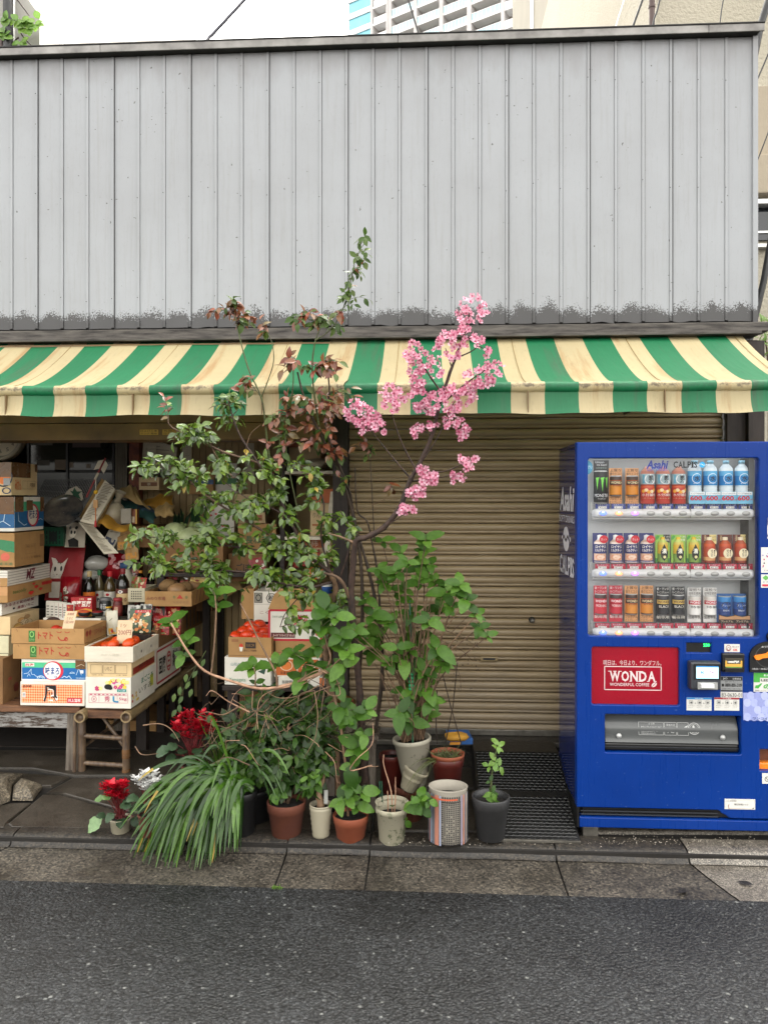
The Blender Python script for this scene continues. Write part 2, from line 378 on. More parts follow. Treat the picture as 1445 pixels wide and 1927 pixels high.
# ================= SHOP BUILDING =================
XE=gx(1424,YW); XL=-3.6
PX0_=gx(73,YW); PIT_=(gx(1264.7,YW)-gx(73,YW))/24
def claddingmat():
    m,t,p,co=base('cladding')
    sp=t.new('ShaderNodeSeparateXYZ'); t.ln(co,sp.inputs[0])
    big=t.ramp(t.noise(co,1.6,5,.6),[(.3,0.),(.7,1.)])
    c=t.mix(big,(.238,.246,.257),(.275,.287,.303))
    st=t.noise(co,3,6,.7,(14,14,.6)); c=t.mix(t.ramp(st,[(.52,0.),(.72,.28)]),c,(.17,.165,.155))
    fine=t.noise(co,70,4,.7,(1,1,.35)); c=t.mix(t.ramp(fine,[(.55,0.),(.75,.16)]),c,(.13,.13,.13))
    # mould near the foot: ragged, panel by panel
    zf=t.math('MULTIPLY',t.math('SUBTRACT',2.77,sp.outputs[2]),5.0)     # 0 .. 1 towards the foot
    n1=t.noise(co,9,6,.75,(1,1,.8)); n2=t.noise(co,120,3,.7)
    fx=t.math('FRACT',t.math('DIVIDE',t.math('SUBTRACT',sp.outputs[0],PX0_),PIT_)); am=t.math('ABSOLUTE',t.math('SUBTRACT',t.math('ADD',fx,t.math('MULTIPLY',t.math('SUBTRACT',t.noise(co,3.1,2),.5),.5)),.45)); md=t.math('ADD',t.math('MULTIPLY',t.math('MULTIPLY',am,am),1.7),t.math('MULTIPLY',t.noise(co,2.7,3,.6),1.5)); d=t.math('SUBTRACT',t.math('ADD',t.math('ADD',t.math('MULTIPLY',zf,2.75),t.math('MULTIPLY',t.math('SUBTRACT',n1,.5),2.3)),t.math('MULTIPLY',t.math('SUBTRACT',n2,.5),2.9)),md)
    c=t.mix(t.ramp(d,[(.78,0.),(1.55,.92)]),c,(.022,.02,.019))
    # roof trim's shade painted into the colour: streaky darker band under the edge
    zt=t.math('MULTIPLY',t.math('SUBTRACT',sp.outputs[2],3.86),3.2); dt=t.math('ADD',zt,t.math('MULTIPLY',t.math('SUBTRACT',t.noise(co,7,5,.6,(1,1,.35)),.5),1.7))
    c=t.mix(t.ramp(dt,[(.35,0.),(.8,.42)]),c,(.165,.155,.155))
    spk=t.noise(co,36,2,.5); c=t.mix(t.ramp(spk,[(.745,0.),(.76,.8)]),c,(.05,.045,.04))
    t.ln(c,p.inputs['Base Color']); p.inputs['Roughness'].default_value=.5; p.inputs['Metallic'].default_value=0
    bump(t,p,t.noise(co,6,3,.5,(1,1,.25)),.25,.01); return m
claddingmat()
mat('seam_dark','#2c2b2b',.8); mat('roof_trim','#8d8a86',.5,.25,7,b=.1,c2='#5c5956'); mat('weathered_ledge','#57524c',.7,.35,6,b=.5,c2='#1c1715',st=(1,8,8))
mat('dark_wood','#24170f',.65,.3,5,b=.3,st=(8,8,1)); mat('olive_beam','#75592c',.5,.2,4,c2='#4d381c')
bld=thing('shop_building','low grey metal clad shop with striped awning and rolling shutter','building',(-.5,YW,0))
wl=MB(); ZB=gz(609,YW,1000); ZT=zt_top=gz(75,YW-.06,700)-.017
PWs=[73,217,362,508,655.5,806.5,958,1110,1264.7]
PX=[gx(x,YW) for x in PWs]; pitch=(PX[-1]-PX[0])/8
seams=[PX[0]+pitch*k for k in range(-8,10)]
for s_ in seams[:-1]:
    for q in range(3):
        x0=s_+pitch*q/3; x1=s_+pitch*(q+1)/3
        if x0>XE-.03: continue
        x1=min(x1,XE); w_=.0175; y=YW+R.uniform(-.001,.001)
        # flat pan and raised batten, each pan buckles a little at the foot
        bk=[R.uniform(0,.010) if R.random()<.25 else 0 for _ in range(2)]
        def pan(u,v,x0=x0,x1=x1-w_,y=y,bk=bk):
            z=ZB+(ZT-ZB)*v; f=math.exp(-(z-ZB)/.05)
            return V((x0+.001+(x1-x0-.002)*u,y-f*(bk[0]*(1-u)+bk[1]*u)-.002*math.sin(u*math.pi)*(1+math.sin(z*3+x0*7)),z-(.005 if bk[0] else .0006)*f*math.sin(u*6+x0*9)))
        if x1-w_>x0: wl.grid(pan,4,24,'cladding')
        if x1<XE-.001:
            bx0=x1-w_; wl.box((bx0,y-.0055,ZB+.004),(x1-.0012,y+.01,ZT),'cladding',.002)
            for zz in (2.72,3.33,3.93):
                wl.lathe((bx0+.003,y-.006,zz+R.uniform(-.03,.03)),[(.0001,-.003),(.0035,0),(.0001,.003)],'seam_dark',6)
            if q==2: wl.box((x1-.0012,y-.0075,ZB),(x1+.0014,y-.001,ZT),'seam_dark')
wl.box((XE-.028,YW-.013,ZB-.01),(XE,YW+.02,ZT),'cladding',.002)
wl.box((XL,YW+.012,ZB+.0),(XE-.002,YW+.1,ZT),'seam_dark')
wl.box((XE-.1,YW+.102,.0),(XE-.003,YW+3,ZT),'cladding')
wl.build('wall',bld)
rf=MB()
zt=gz(75,YW-.05,700)
xs=[XL]+[XL+1.72*k for k in range(1,4)]+[XE+.02]
for a,b in zip(xs,xs[1:]):
    rf.box((a+.001,YW-.052,zt-.020),(b-.001,YW-.044,zt+.022),'roof_trim',.003); 
rf.box((XL,YW-.056,zt+.023),(XE+.022,YW+3.2,zt+.031),'seam_dark',.003)
rf.box((XL,YW-.043,zt-.016),(XE-.002,YW+.05,zt+.021),'seam_dark')
rf.build('roof',bld)
lg=MB(); zl=gz(611,YW-.07,1000)
lg.box((XL,YW-.085,zl-.052),(XE+.03,YW+.03,zl-.002),'weathered_ledge',.004); lg.box((XL,YW-.11,zl-.072),(XE-.02,YW+.03,zl-.054),'weathered_ledge',.003)
lg.build('ledge',bld)
# structure below: posts, beam, threshold, interior shell
XP0,XP1=gx(627,YW),gx(655,YW)
po=MB(); po.box((XP0,YW-.02,.0),(XP1,YW+.16,2.45),'dark_wood',.004); 
f_=FR((XP0,YW-.021,0),(XP1-XP0,0,0),(0,0,1)); z_=gz(854,YW,641); po.rect(f_,.42,z_-.02,.72,z_+.02,'#d8d4cc',.002)
po.build('post',bld)
po=MB(); XR=gx(1366,YW); po.box((XR,YW-.01,.0),(XE,YW+.16,2.45),'dark_wood',.004); po.box((XR+.1,YW-.05,.0),(XE+.02,YW-.012,2.44),'dark_wood',.004); po.build('post',bld)
bmz0=gz(829,YW-.1,100); bmz1=gz(798,YW-.1,100)
be=MB(); be.box((XL,YW-.11,bmz0),(XP0-.001,YW+.1,bmz1),'olive_beam',.004); be.box((XL,YW-.09,bmz1+.004),(XP0-.001,YW+.1,2.45),'olive_beam',.004)
f_=FR((0,YW-.11,0),(1,0,0),(0,0,1))
for (a,b,t1,t2) in ((263,299,'日よけ工事','テント 看板'),(306,345,'有限会社','03-3873-8772')):
    xa,xb=gx(a,YW-.11),gx(b,YW-.11); za,zb=gz(819,YW-.11,280),gz(808,YW-.11,280)
    be.rect(f_,xa,za,xb,zb,'#b8933a'); be.frame(f_,xa,za,xb,zb,.0015,'#2a1c10'); h=(zb-za); be.txt(f_,t1,xa+.008,za+h*.55,xb-.008,zb-h*.1,'#2a1c10'); be.txt(f_,t2,xa+.008,za+h*.12,xb-.008,za+h*.45,'#2a1c10')
be.build('beam',bld)
th=MB(); zth=gz(1386,YW,900)
th.box((XP1,YW-.06,-.02),(XE,YW+.12,zth-.002),'kerb_concrete'); th.box((XP1+.002,YW-.085,zth-.028),(XR-.01,YW-.062,zth-.003),'old_steel',.003); th.build('threshold',bld)
# rolling shutter: curved slats as one rippled sheet
mat('shutter_paint','#8f7c57',.45,.18,5,b=.08,c2='#6f5f42',st=(.6,4,4),bd=.003)
def shmat():
    m,t,p,co=base('shutter')
    sp=t.new('ShaderNodeSeparateXYZ'); t.ln(co,sp.inputs[0])
    a=t.ramp(t.noise(co,3,6,.7,(1.2,1,9)),[(.3,0.),(.72,1.)]); c=t.mix(a,(.180,.128,.066),(.275,.205,.115))
    dz=t.math('ADD',t.math('MULTIPLY',t.math('SUBTRACT',.75,sp.outputs[2]),1.3),t.math('MULTIPLY',t.math('SUBTRACT',t.noise(co,5,5),.5),.9))
    c=t.mix(t.ramp(dz,[(.1,0.),(.9,.65)]),c,(.17,.145,.115)); 
    rust=t.noise(co,6,7,.75,(.5,1,14)); c=t.mix(t.ramp(rust,[(.6,0.),(.73,.75)]),c,(.07,.045,.025))
    t.ln(c,p.inputs['Base Color']); t.ln(t.ramp(a,[(0,.5),(1,.36)]),p.inputs['Roughness']); bump(t,p,t.noise(co,4,4,.6,(1,1,8)),.2,.006); return m
shmat()
YS=YW+.05
sh=thing('rolling_shutter','tan corrugated metal rolling shutter pulled down beside the shop opening','shutter',(.5,YS,zth))
mb=MB(); pt=.0605; n=int((2.42-zth)/pt)+1
prof=[(0,.020),(.05,.002),(.10,-.004),(.27,-.006),(.31,-.001),(.36,-.008),(.72,-.009),(.95,-.003),(1,.020)]
for k in range(n):
    z0=zth+k*pt; wv=R.uniform(-.0015,.0015)
    mb.grid(lambda u,v:V((XP1+.004+(XR-XP1-.008)*u,YS+prof[round(v*8)][1]+wv*math.sin(u*9+k)+.0012*math.sin(u*23+k*2),z0+pt*prof[round(v*8)][0])),24,8,'shutter')
mb.build('curtain',sh)
mb=MB(); mb.box((XP1+.004,YS-.03,zth+.001),(XR-.004,YS-.016,zth+.034),'old_steel',.003); mb.build('bottom_bar',sh)
mb=MB(); p=at(1000,1166,YS-.02); mb.lathe(p,[(.0,-.006),(.016,-.005),(.018,.0),(.018,.006)],'old_steel',14,T=Matrix.Rotation(math.pi/2,3,'X')); mb.build('lock',sh)
mb=MB(); p=at(920,1240,YS-.02); mb.box(p-V((.05,.004,.012)),p+V((.05,.006,.012)),'shutter_paint',.01); mb.box(p-V((.035,.0055,.006)),p+V((.035,.0,.006)),'seam_dark',.003); mb.build('handle',sh)
# interior shell
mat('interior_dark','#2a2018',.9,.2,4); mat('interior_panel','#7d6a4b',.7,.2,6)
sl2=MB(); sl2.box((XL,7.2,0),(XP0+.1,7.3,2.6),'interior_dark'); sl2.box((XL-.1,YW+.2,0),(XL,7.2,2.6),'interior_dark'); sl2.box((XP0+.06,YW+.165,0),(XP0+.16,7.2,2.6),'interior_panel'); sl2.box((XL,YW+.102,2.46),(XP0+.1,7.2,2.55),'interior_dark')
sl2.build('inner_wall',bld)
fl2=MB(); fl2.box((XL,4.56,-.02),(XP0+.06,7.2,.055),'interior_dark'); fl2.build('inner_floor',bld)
# ================= AWNING =================
aw=thing('awning','green and cream striped canvas awning over the shop front','awning',(0,YF,2.1))
def cloth(name,c,stain,dirt,edge):
    m,t,p,co=base(name)
    sp=t.new('ShaderNodeSeparateXYZ'); t.ln(co,sp.inputs[0])
    big=t.ramp(t.noise(co,2.2,5,.6),[(.3,0.),(.7,1.)]); c=lin(c); cc=t.mix(big,tuple(q*.86 for q in c),c)
    s1=t.noise(co,3.4,5,.65,(3.2,.25,.25)); cc=t.mix(t.ramp(s1,[(.565,0.),(.70,.62)]),cc,stain)
    s2=t.noise(co,60,4,.7,(1,.3,.3)); cc=t.mix(t.ramp(s2,[(.56,0.),(.75,.22)]),cc,dirt)
    # grime along the roller edge
    zc=2.098; dz=t.math('ABSOLUTE',t.math('SUBTRACT',sp.outputs[2],zc)); e=t.math('ADD',t.math('MULTIPLY',t.math('SUBTRACT',.03,dz),30),t.math('MULTIPLY',t.math('SUBTRACT',t.noise(co,30,6,.8),.5),2.6))
    cc=t.mix(t.ramp(e,[(.55,0.),(1.1,edge)]),cc,dirt)
    t.ln(cc,p.inputs['Base Color']); p.inputs['Roughness'].default_value=.55
    tr=t.new('ShaderNodeBsdfTranslucent'); t.ln(cc,tr.inputs['Color']); mx=t.new('ShaderNodeMixShader'); mx.inputs[0].default_value=.34
    t.ln(p.outputs[0],mx.inputs[1]); t.ln(tr.outputs[0],mx.inputs[2]); t.ln(mx.outputs[0],t.n['Material Output'].inputs['Surface'])
    bump(t,p,t.noise(co,5,3,.5,(3,.5,.5)),.35,.02); return m
cloth('awning_cream',(.50,.415,.235),(.34,.17,.05),(.08,.06,.04),.85); cloth('awning_green',(.007,.165,.062),(.06,.085,.05),(.007,.03,.016),.35)
ZTW=gz(636,YW-.05,1000); ZF=gz(729,YF,1000); ZV=gz(779,YF,1000)
b0=gx(961,YF-.015); sp_=(b0-gx(43.8,YF-.015))/15; XA1=gx(1392,YW-.03); fab=MB(); val=MB(); rol=MB(); seam=MB()
def prof_aw(t):  # t 0 wall .. 1 rail
    return (YW-.05+(YF-YW+.05)*t, ZTW+(ZF+.024-ZTW)*(1-(1-t)**1.38))
k=-26
while True:
    x0=b0+sp_*k; x1=min(x0+sp_,XA1)
    if x0>=XA1: break
    if x1>XL:
        m='awning_cream' if k%2==0 else 'awning_green'
        def sag(x): return .010*math.sin(x*2.1+1)+.006*math.sin(x*5.3)
        fab.grid(lambda u,v:V((x0+(x1-x0)*u,prof_aw(v)[0],prof_aw(v)[1]-sag(x0+(x1-x0)*u)*math.sin(math.pi*v)-.004*math.sin(v*3.1)*math.sin((x0+(x1-x0)*u)*19))),3,16,m)
        def rl(u,v):
            a=math.pi*.62-v*math.pi*1.25; x=x0+(x1-x0)*u
            return V((x,YF-math.cos(a-math.pi/2)*0-.001-.024*math.sin(a*1.0+.35)+.0,ZF+.0+.024*math.cos(a-.35+.0)))
        rol.grid(lambda u,v:V((x0+(x1-x0)*u,YF-.004+.024*math.cos(math.pi/2+v*math.pi*1.1)-.0,ZF+.026*math.sin(math.pi/2+v*math.pi*1.1)+.001*math.sin((x0+(x1-x0)*u)*25))),3,9,m)
        val.grid(lambda u,v:V((x0+(x1-x0)*u,YF-.012-.022*v**2.6+.004*math.sin((x0+(x1-x0)*u)*7)*v+.003*math.sin((x0+(x1-x0)*u)*31+v*2)*v,ZF-.022+(ZV-ZF+.022+.0035*math.sin((x0+(x1-x0)*u)*8.3)+.002*math.sin((x0+(x1-x0)*u)*21))*v)),4,8,m)
        if k%4==0:
            xm=(x0+x1)/2; seam=MB()
            for q in range(15): 
                a=V((xm,*prof_aw(q/16))); b=V((xm,*prof_aw((q+1)/16))); sg=sag(xm)
                a.z+=.0025-sg*math.sin(math.pi*q/16); b.z+=.0025-sg*math.sin(math.pi*(q+1)/16)
                seam.tube([a,b],.0016,'#8a7040',4,False)
            seam.box((xm-.002,YF-.034,ZV+.003),(xm+.002,YF-.014,ZF-.02),'#6a5536'); seam.build('seam',aw)
    k+=1
fab.build('canopy',aw); rol.build('roller_edge',aw); val.build('valance',aw)
fr_=MB(); fr_.tube([(XL,YF+.012,ZF-.004),(XA1,YF+.012,ZF-.004)],.014,'old_steel',8)
for x in (-2.2,-.2,1.1,XA1-.03): fr_.tube([(x,YF+.012,ZF-.01),(x,YW-.06,ZF-.05)],.011,'old_steel',8)
fr_.build('frame',aw)
# ================= BACKGROUND BUILDINGS =================
def stucco(name,c,c2,s,b):
    m,t,p,co=base(name)
    n=t.noise(co,s,4,.6); a=t.ramp(t.noise(co,.7,4),[(.3,0.),(.7,1.)]); t.ln(t.mix(a,c2,c),p.inputs['Base Color']); p.inputs['Roughness'].default_value=.85; bump(t,p,n,b,.03); return m
stucco('stucco',(.40,.365,.29),(.35,.32,.25),40,.5); stucco('cream_wall',(.27,.245,.19),(.22,.20,.155),8,.15); stucco('old_concrete',(.36,.35,.32),(.22,.21,.19),5,.3); stucco('balcony_brown',(.33,.28,.21),(.27,.23,.17),9,.2)
mat('window_dark','#1b1f26',.12,.1,3); mat('alu','#c9c9c7',.35,.08,8,m=.5); mat('brown_pipe','#4d3732',.5); mat('black_cable','#17181a',.5)
YA=6.2; XA=gx(1234,YA)
nb=thing('stucco_house','beige rough stucco house standing right behind the grey cladding','building',(XA+2,YA,0))
mb=MB(); mb.box((XA,YA,-.1),(XA+7,YA+7,9),'stucco'); mb.build('wall',nb)
mb=MB(); bx=gx(1400,YA-.05); mb.box((bx,YA-.05,gz(368,YA-.05,1430)),(bx+3,YA-.002,gz(162,YA-.05,1430)),'balcony_brown',.004); mb.box((bx,YA-.10,gz(372,YA,1430)),(bx+3,YA-.052,gz(300,YA,1430)),'balcony_brown',.01); mb.build('balcony',nb)
mb=MB(); mb.box((bx,YA-.12,gz(385,YA-.1,1430)),(bx+2,YA-.001,gz(376,YA-.1,1430)),'alu',.004); mb.box((bx,YA-.06,gz(462,YA-.1,1430)),(bx+2,YA-.001,gz(455,YA-.1,1430)),'alu',.004); mb.box((bx,YA-.03,gz(454,YA,1430)),(bx+2,YA-.002,gz(386,YA,1430)),'window_dark'); mb.box((bx,YA-.045,gz(442,YA,1430)),(bx+2,YA-.031,gz(438,YA,1430)),'alu'); mb.build('window',nb)
mb=MB(); q=gx(1226,YA-.1); mb.tube([(q,YA-.1,3),(q,YA-.1,9)],.022,'brown_pipe',10); mb.tube([(q,YA-.1,gz(15,YA-.1,1226)),(q,YA-.1,gz(10,YA-.1,1226))],.027,'brown_pipe',10); mb.build('drainpipe',nb)
# cream building further back, its long side wall runs away from the street
YB=9.; XB=gx(1128,YB); cb=thing('cream_building','tall cream panelled building whose side wall runs back past the roof edge','building',(XB+1,YB,0))
mb=MB(); mb.box((XB,YB,0),(gx(1226,YB)+.5,YB+9,14),'cream_wall'); 
for z in (7.0,8.1,9.6): mb.box((XB-.02,YB+.01,z),(XB-.002,YB+9,z+.02),'roof_trim')
mb.box((gx(1152,YB),YB-.012,0),(gx(1168,YB),YB-.002,14),'stucco'); mb.build('wall',cb)
for i in range(3):
    mb=MB(); y=YB+.6+i*1.3; mb.box((XB-.05,y,6.55),(XB-.003,y+.75,7.95),'alu',.01); mb.box((XB-.056,y+.08,6.6),(XB-.051,y+.67,7.9),'window_dark'); mb.build('window',cb)
for i in range(2):
    mb=MB(); y=YB+5.4+i*1.3; mb.box((XB-.05,y,8.3),(XB-.003,y+.75,9.6),'alu',.01); mb.box((XB-.056,y+.08,8.36),(XB-.051,y+.67,9.55),'window_dark'); mb.build('window',cb)
mb=MB(); q=gx(1003,14.5); mb.tube([(q,14.5,5),(q,14.5,12)],.05,'alu',8); mb.tube([(q,14.5,9.6),(q+.12,14.5,9.6),(q+.2,14.5,9.75)],.04,'alu',8); mb.build('drainpipe',cb)
# tower
mat('tower_white','#f4f5f6',.5,.06,.3); mat('tower_grey','#c4c0be',.6,.08,.3); mat('tower_shade','#bdb6ac',.7,.1,.4); mat('tower_glass','#b4dfea',.15,.1,.6); mat('teal_glass','#7fc9da',.12,.12,.7)
DT=120.; tp=lambda x:(x-CX)/F
tw=thing('apartment_tower','tall pale apartment tower with rows of glass balconies far behind the roof','building',(-6+10,DT,0))
ang=math.radians(30); P0=at(985,60,DT); ux=V((-math.cos(ang),math.sin(ang),0)); un=V((-math.sin(ang),-math.cos(ang),0))
FT=lambda s_,o_,z:V((P0.x,P0.y,0))+ux*s_+un*o_+V((0,0,z))
def tbox(mb,s0,s1,o0,o1,z0,z1,m):
    vs=[FT(s_,o_,z) for z in (z0,z1) for o_ in (o0,o1) for s_ in (s0,s1)]
    mb.add(vs,[(0,1,3,2),(4,6,7,5),(0,4,5,1),(1,5,7,3),(3,7,6,2),(2,6,4,0)],m)
def sx(px):  # px -> s along facade
    u=(px-CX)/F; dx=u*CT-ST; dy=u*ST+CT  # ray dir
    # solve P0+ux*s = t*(dx,dy)
    det=dx*(-ux.y)-dy*(-ux.x); t_=(P0.x*(-ux.y)-P0.y*(-ux.x))/det
    return ((t_*dx-P0.x)/ux.x)
body=MB(); tbox(body,0,sx(657),-12,-1.8,0,100,'tower_shade'); body.build('wall',tw)
cols=[(985,976),(950,944),(888,880),(835,828),(786,780),(738,732),(703,699),(733,728)]
pr=MB()
for a,b in cols: tbox(pr,sx(a),sx(b),-1.8,.35,0,100,'tower_grey')
pr.build('pier',tw)
FH=2.95; z0=66
cw=MB(); tbox(cw,sx(699),sx(657),-1.7,.1,0,100,'teal_glass'); cw.build('curtain_wall',tw)
for i in range(12):
    z=z0+i*FH; sb=MB(); tbox(sb,0,sx(703),-1.7,.2,z,z+.35,'tower_white'); tbox(sb,sx(699),sx(656),-1.6,.3,z-.2,z+.75,'tower_white'); tbox(sb,sx(976),sx(950),-1.6,.22,z+.36,z+1.3,'tower_white'); tbox(sb,sx(728),sx(705),-1.6,.22,z+.36,z+1.3,'tower_white'); sb.build('floor_slab',tw)
    rl_=MB()
    for a,b in ((944,888),(880,835),(828,786),(780,738)):
        tbox(rl_,sx(a),sx(b),.02,.1,z+.36,z+1.45,'tower_glass'); tbox(rl_,sx(a),sx(b),.0,.14,z+1.46,z+1.56,'tower_white')
        for q in range(7): s_=sx(a)+(sx(b)-sx(a))*(q+.5)/7; tbox(rl_,s_,s_+.05,.101,.14,z+.4,z+1.45,'tower_white')
    rl_.build('balcony_rail',tw)
# left concrete building with vine
YL=7.; lc=thing('concrete_house','weathered grey concrete house behind the roof with a black drainpipe','building',(-3.5,YL,0))
mb=MB(); xr=gx(75,YL); mb.prism(FR((0,YL,0),(1,0,0),(0,0,1)),[(xr-4,0),(xr,0),(xr,gz(28,YL,75)),(gx(52,YL),gz(-3,YL,52)),(gx(52,YL),9),(xr-4,9)],-6,'old_concrete'); mb.build('wall',lc)
mb=MB(); q=gx(16,YL-.1); mb.tube([(q,YL-.1,3),(q,YL-.1,9)],.045,'black_cable',10); mb.tube([(gx(24,YL-.06),YL-.06,3),(gx(24,YL-.06),YL-.06,9)],.03,'alu',8); mb.build('drainpipe',lc)
mb=MB(); mb.box((gx(-60,YL),YL-.04,gz(78,YL)),(gx(9,YL),YL-.002,gz(38,YL)),'brown_pipe',.01); mb.build('window',lc)
# overhead wires
mat('wire_dull','#3a3a44',.6)
def wire(px,label,r=.006,m='black_cable'):
    mb=MB(); P=[at(x,y,Y) for x,y,Y in px]; P=[P[0]+(P[0]-P[1]).normalized()*7]+P+[P[-1]+(P[-1]-P[-2]).normalized()*.7]; mb.tube(P,r,m,6); return mb.build('overhead_wire',None,label,'wire','overhead wires')
wire([(470,-12,5.4),(462,-2,5.4),(399,66,5.2),(394,70,5.2),(384,84,5.1)],'grey pole stay rising from the roof edge against white sky',.011,'wire_dull')
wire([(766,-8,5.6),(775,22,5.6),(782,45,5.6),(791,75,5.6)],'black wire dropping in front of the apartment tower',.006)
wire([(1180,-20,5.5),(1155,60,5.5)],'pale wire slanting in front of the cream wall',.005,'alu')
wire([(1210,-5,5.4),(1186,62,5.4)],'black wire beside the brown drainpipe',.008)
wire([(1242,-5,5.3),(1236,20,5.3),(1230,36,5.3),(1226,60,5.3)],'wavy black cable just behind the brown drainpipe top',.006)
wire([(1361,-5,5.3),(1357,18,5.3),(1352,58,5.3)],'thin black wire on the bare stucco wall above the roof',.004)
wire([(1448,-8,4.9),(1430,48,4.9),(1424,78,4.9)],'thick black cable at the top corner of the cladding',.022)
wire([(1452,85,5.2),(1424,150,5.2)],'blue black wire slanting past the brown balcony',.005)
wire([(1452,230,5.3),(1410,340,5.3)],'thin black wire crossing the brown balcony front',.004)
wire([(1452,440,5.),(1436,530,5.),(1424,580,5.)],'thick bundled cable running down beside the stucco house window',.02)
# ================= VENDING MACHINE =================
X0=at(1085,1000,YM).x; MW=1.16; 
def q(x,y): p=at(x,y,YM); return (p.x-X0,p.z)
def qr(x0,y0,x1,y1,r=0):
    a=q(x0,(y0+y1)/2); b=q(x1,(y0+y1)/2); c=q((x0+x1)/2,y1); d=q((x0+x1)/2,y0); return (a[0],c[1],b[0],d[1],r)
def mblue():
    m,t,p,co=base('machine_blue'); a=t.ramp(t.noise(co,3,5,.65),[(.3,0.),(.7,1.)]); c=t.mix(a,(.0005,.021,.15),(.001,.026,.18))
    n=t.noise(co,130,2,.5); c=t.mix(t.ramp(n,[(.735,0.),(.75,.7)]),c,(.10,.16,.32)); st=t.noise(co,9,5,.7,(6,6,.35)); c=t.mix(t.ramp(st,[(.62,0.),(.85,.05)]),c,(.06,.10,.22))
    t.ln(c,p.inputs['Base Color']); t.ln(t.ramp(st,[(.35,.26),(.7,.36)]),p.inputs['Roughness']); p.inputs['Specular IOR Level'].default_value=.22; bump(t,p,t.noise(co,2.5,2),.06,.02)
mblue(); mat('machine_side',(.003,.012,.085),.12,.06,2,sp=.7); mat('black_plastic','#0b0b0c',.35,.1,20); mat('dark_grey_plastic','#2b2e34',.4,.1,20)
mat('display_white','#b4b6b6',.5,.05,4); mat('rail_white','#cfd0d0',.3,.03,8); mat('silver','#a7a8a6',.35,.1,20,m=.4); mat('sticker_white','#c9c7c1',.45,.05,30); mat('ad_red','#a50426',.4,.1,3,sp=.15)
def glassmat(name,refl,tint=(1,1,1)):
    m,t,p,co=base(name)
    tr=t.new('ShaderNodeBsdfTransparent'); tr.inputs[0].default_value=(*tint,1); g=t.new('ShaderNodeBsdfGlossy'); g.inputs['Roughness'].default_value=.03
    lw=t.new('ShaderNodeLayerWeight'); lw.inputs[0].default_value=.25; f=t.math('MULTIPLY_ADD',lw.outputs['Fresnel'],.8); f.node.inputs[2].default_value=refl
    mx=t.new('ShaderNodeMixShader'); t.ln(f,mx.inputs[0]); t.ln(tr.outputs[0],mx.inputs[1]); t.ln(g.outputs[0],mx.inputs[2]); t.ln(mx.outputs[0],t.n['Material Output'].inputs['Surface']); return m
glassmat('pane',.06); glassmat('ad_pane',.012); glassmat('smoke_pane',.10,(.55,.56,.56)); glassmat('bottle_clear',.06,(.95,.96,.94)); glassmat('thin_film',.14,(.96,.96,.96))
for nm,c in (('led_blue',(.12,.2,1.)),('led_red',(1.,.3,.14)),('led_violet',(.5,.2,1.))): emat(nm,c,.2)
emat('led_green',(.02,.9,.15),.28); emat('screen_blue',(.35,.68,.95),.16); emat('led_white',(1,1,1),.5); emat('tube_light',(.95,.98,1),.6)
ZM=q(1085,832)[1]
vm=thing('vending_machine','blue drinks vending machine with a lit display window and red coffee panel','vending machine',(X0,YM,0))
mf=FR((X0,YM,0),(1,0,0),(0,0,1))
mb=MB(); zb=q(1085,1519)[1]
hol=[qr(1106,862,1428,1198,.018),qr(1138,1346,1394,1418,.012),qr(1113,1218,1278,1327,.016),qr(1429,1411,1520,1452,.01),qr(1291,1210,1338,1228,.003)]
zn=q(1400,1541)[1]; xa=q(1360,1530)[0]; xb=q(1372,1530)[0]
outl=[(0,zb),(xa-.03,zb),(xa-.008,zb-.004),(xa,zb-.014),(xb-.006,zn+.012),(xb+.006,zn+.002),(xb+.02,zn),(MW,zn),(MW,ZM),(0,ZM)]
panel(mf,outl,hol,-.055,0,.005,'machine_blue',mb); mb.build('door',vm)
# cabinet: back body in dark glossy blue, narrower than the door
mb=MB(); D=.50
mb.box((X0+.004,YM+.058,.02),(X0+.03,YM+D,ZM-.02),'machine_side',.004); mb.box((X0+MW-.03,YM+.058,.02),(X0+MW-.004,YM+D,ZM-.02),'machine_side',.004)
mb.box((X0+.004,YM+.058,ZM-.019),(X0+MW-.004,YM+D,ZM),'machine_side',.004); mb.box((X0+.031,YM+.30,.02),(X0+MW-.031,YM+D-.001,ZM-.02),'machine_side')
mb.box((X0+.001,YM+.0555,.06),(X0+.02,YM+.0575,ZM-.004),'black_plastic')
sf=FR((X0+.004,YM+D,0),(0,-1,0),(0,0,1))  # side face, seen obliquely
def sq(x,y):
    u=(x-CX)/F; a=u*CT-ST; d=(X0)/a; Y=d*(u*ST+CT); return (YM+D-Y, CH-d*(y-HY)/F)
c='#c9c7cf'
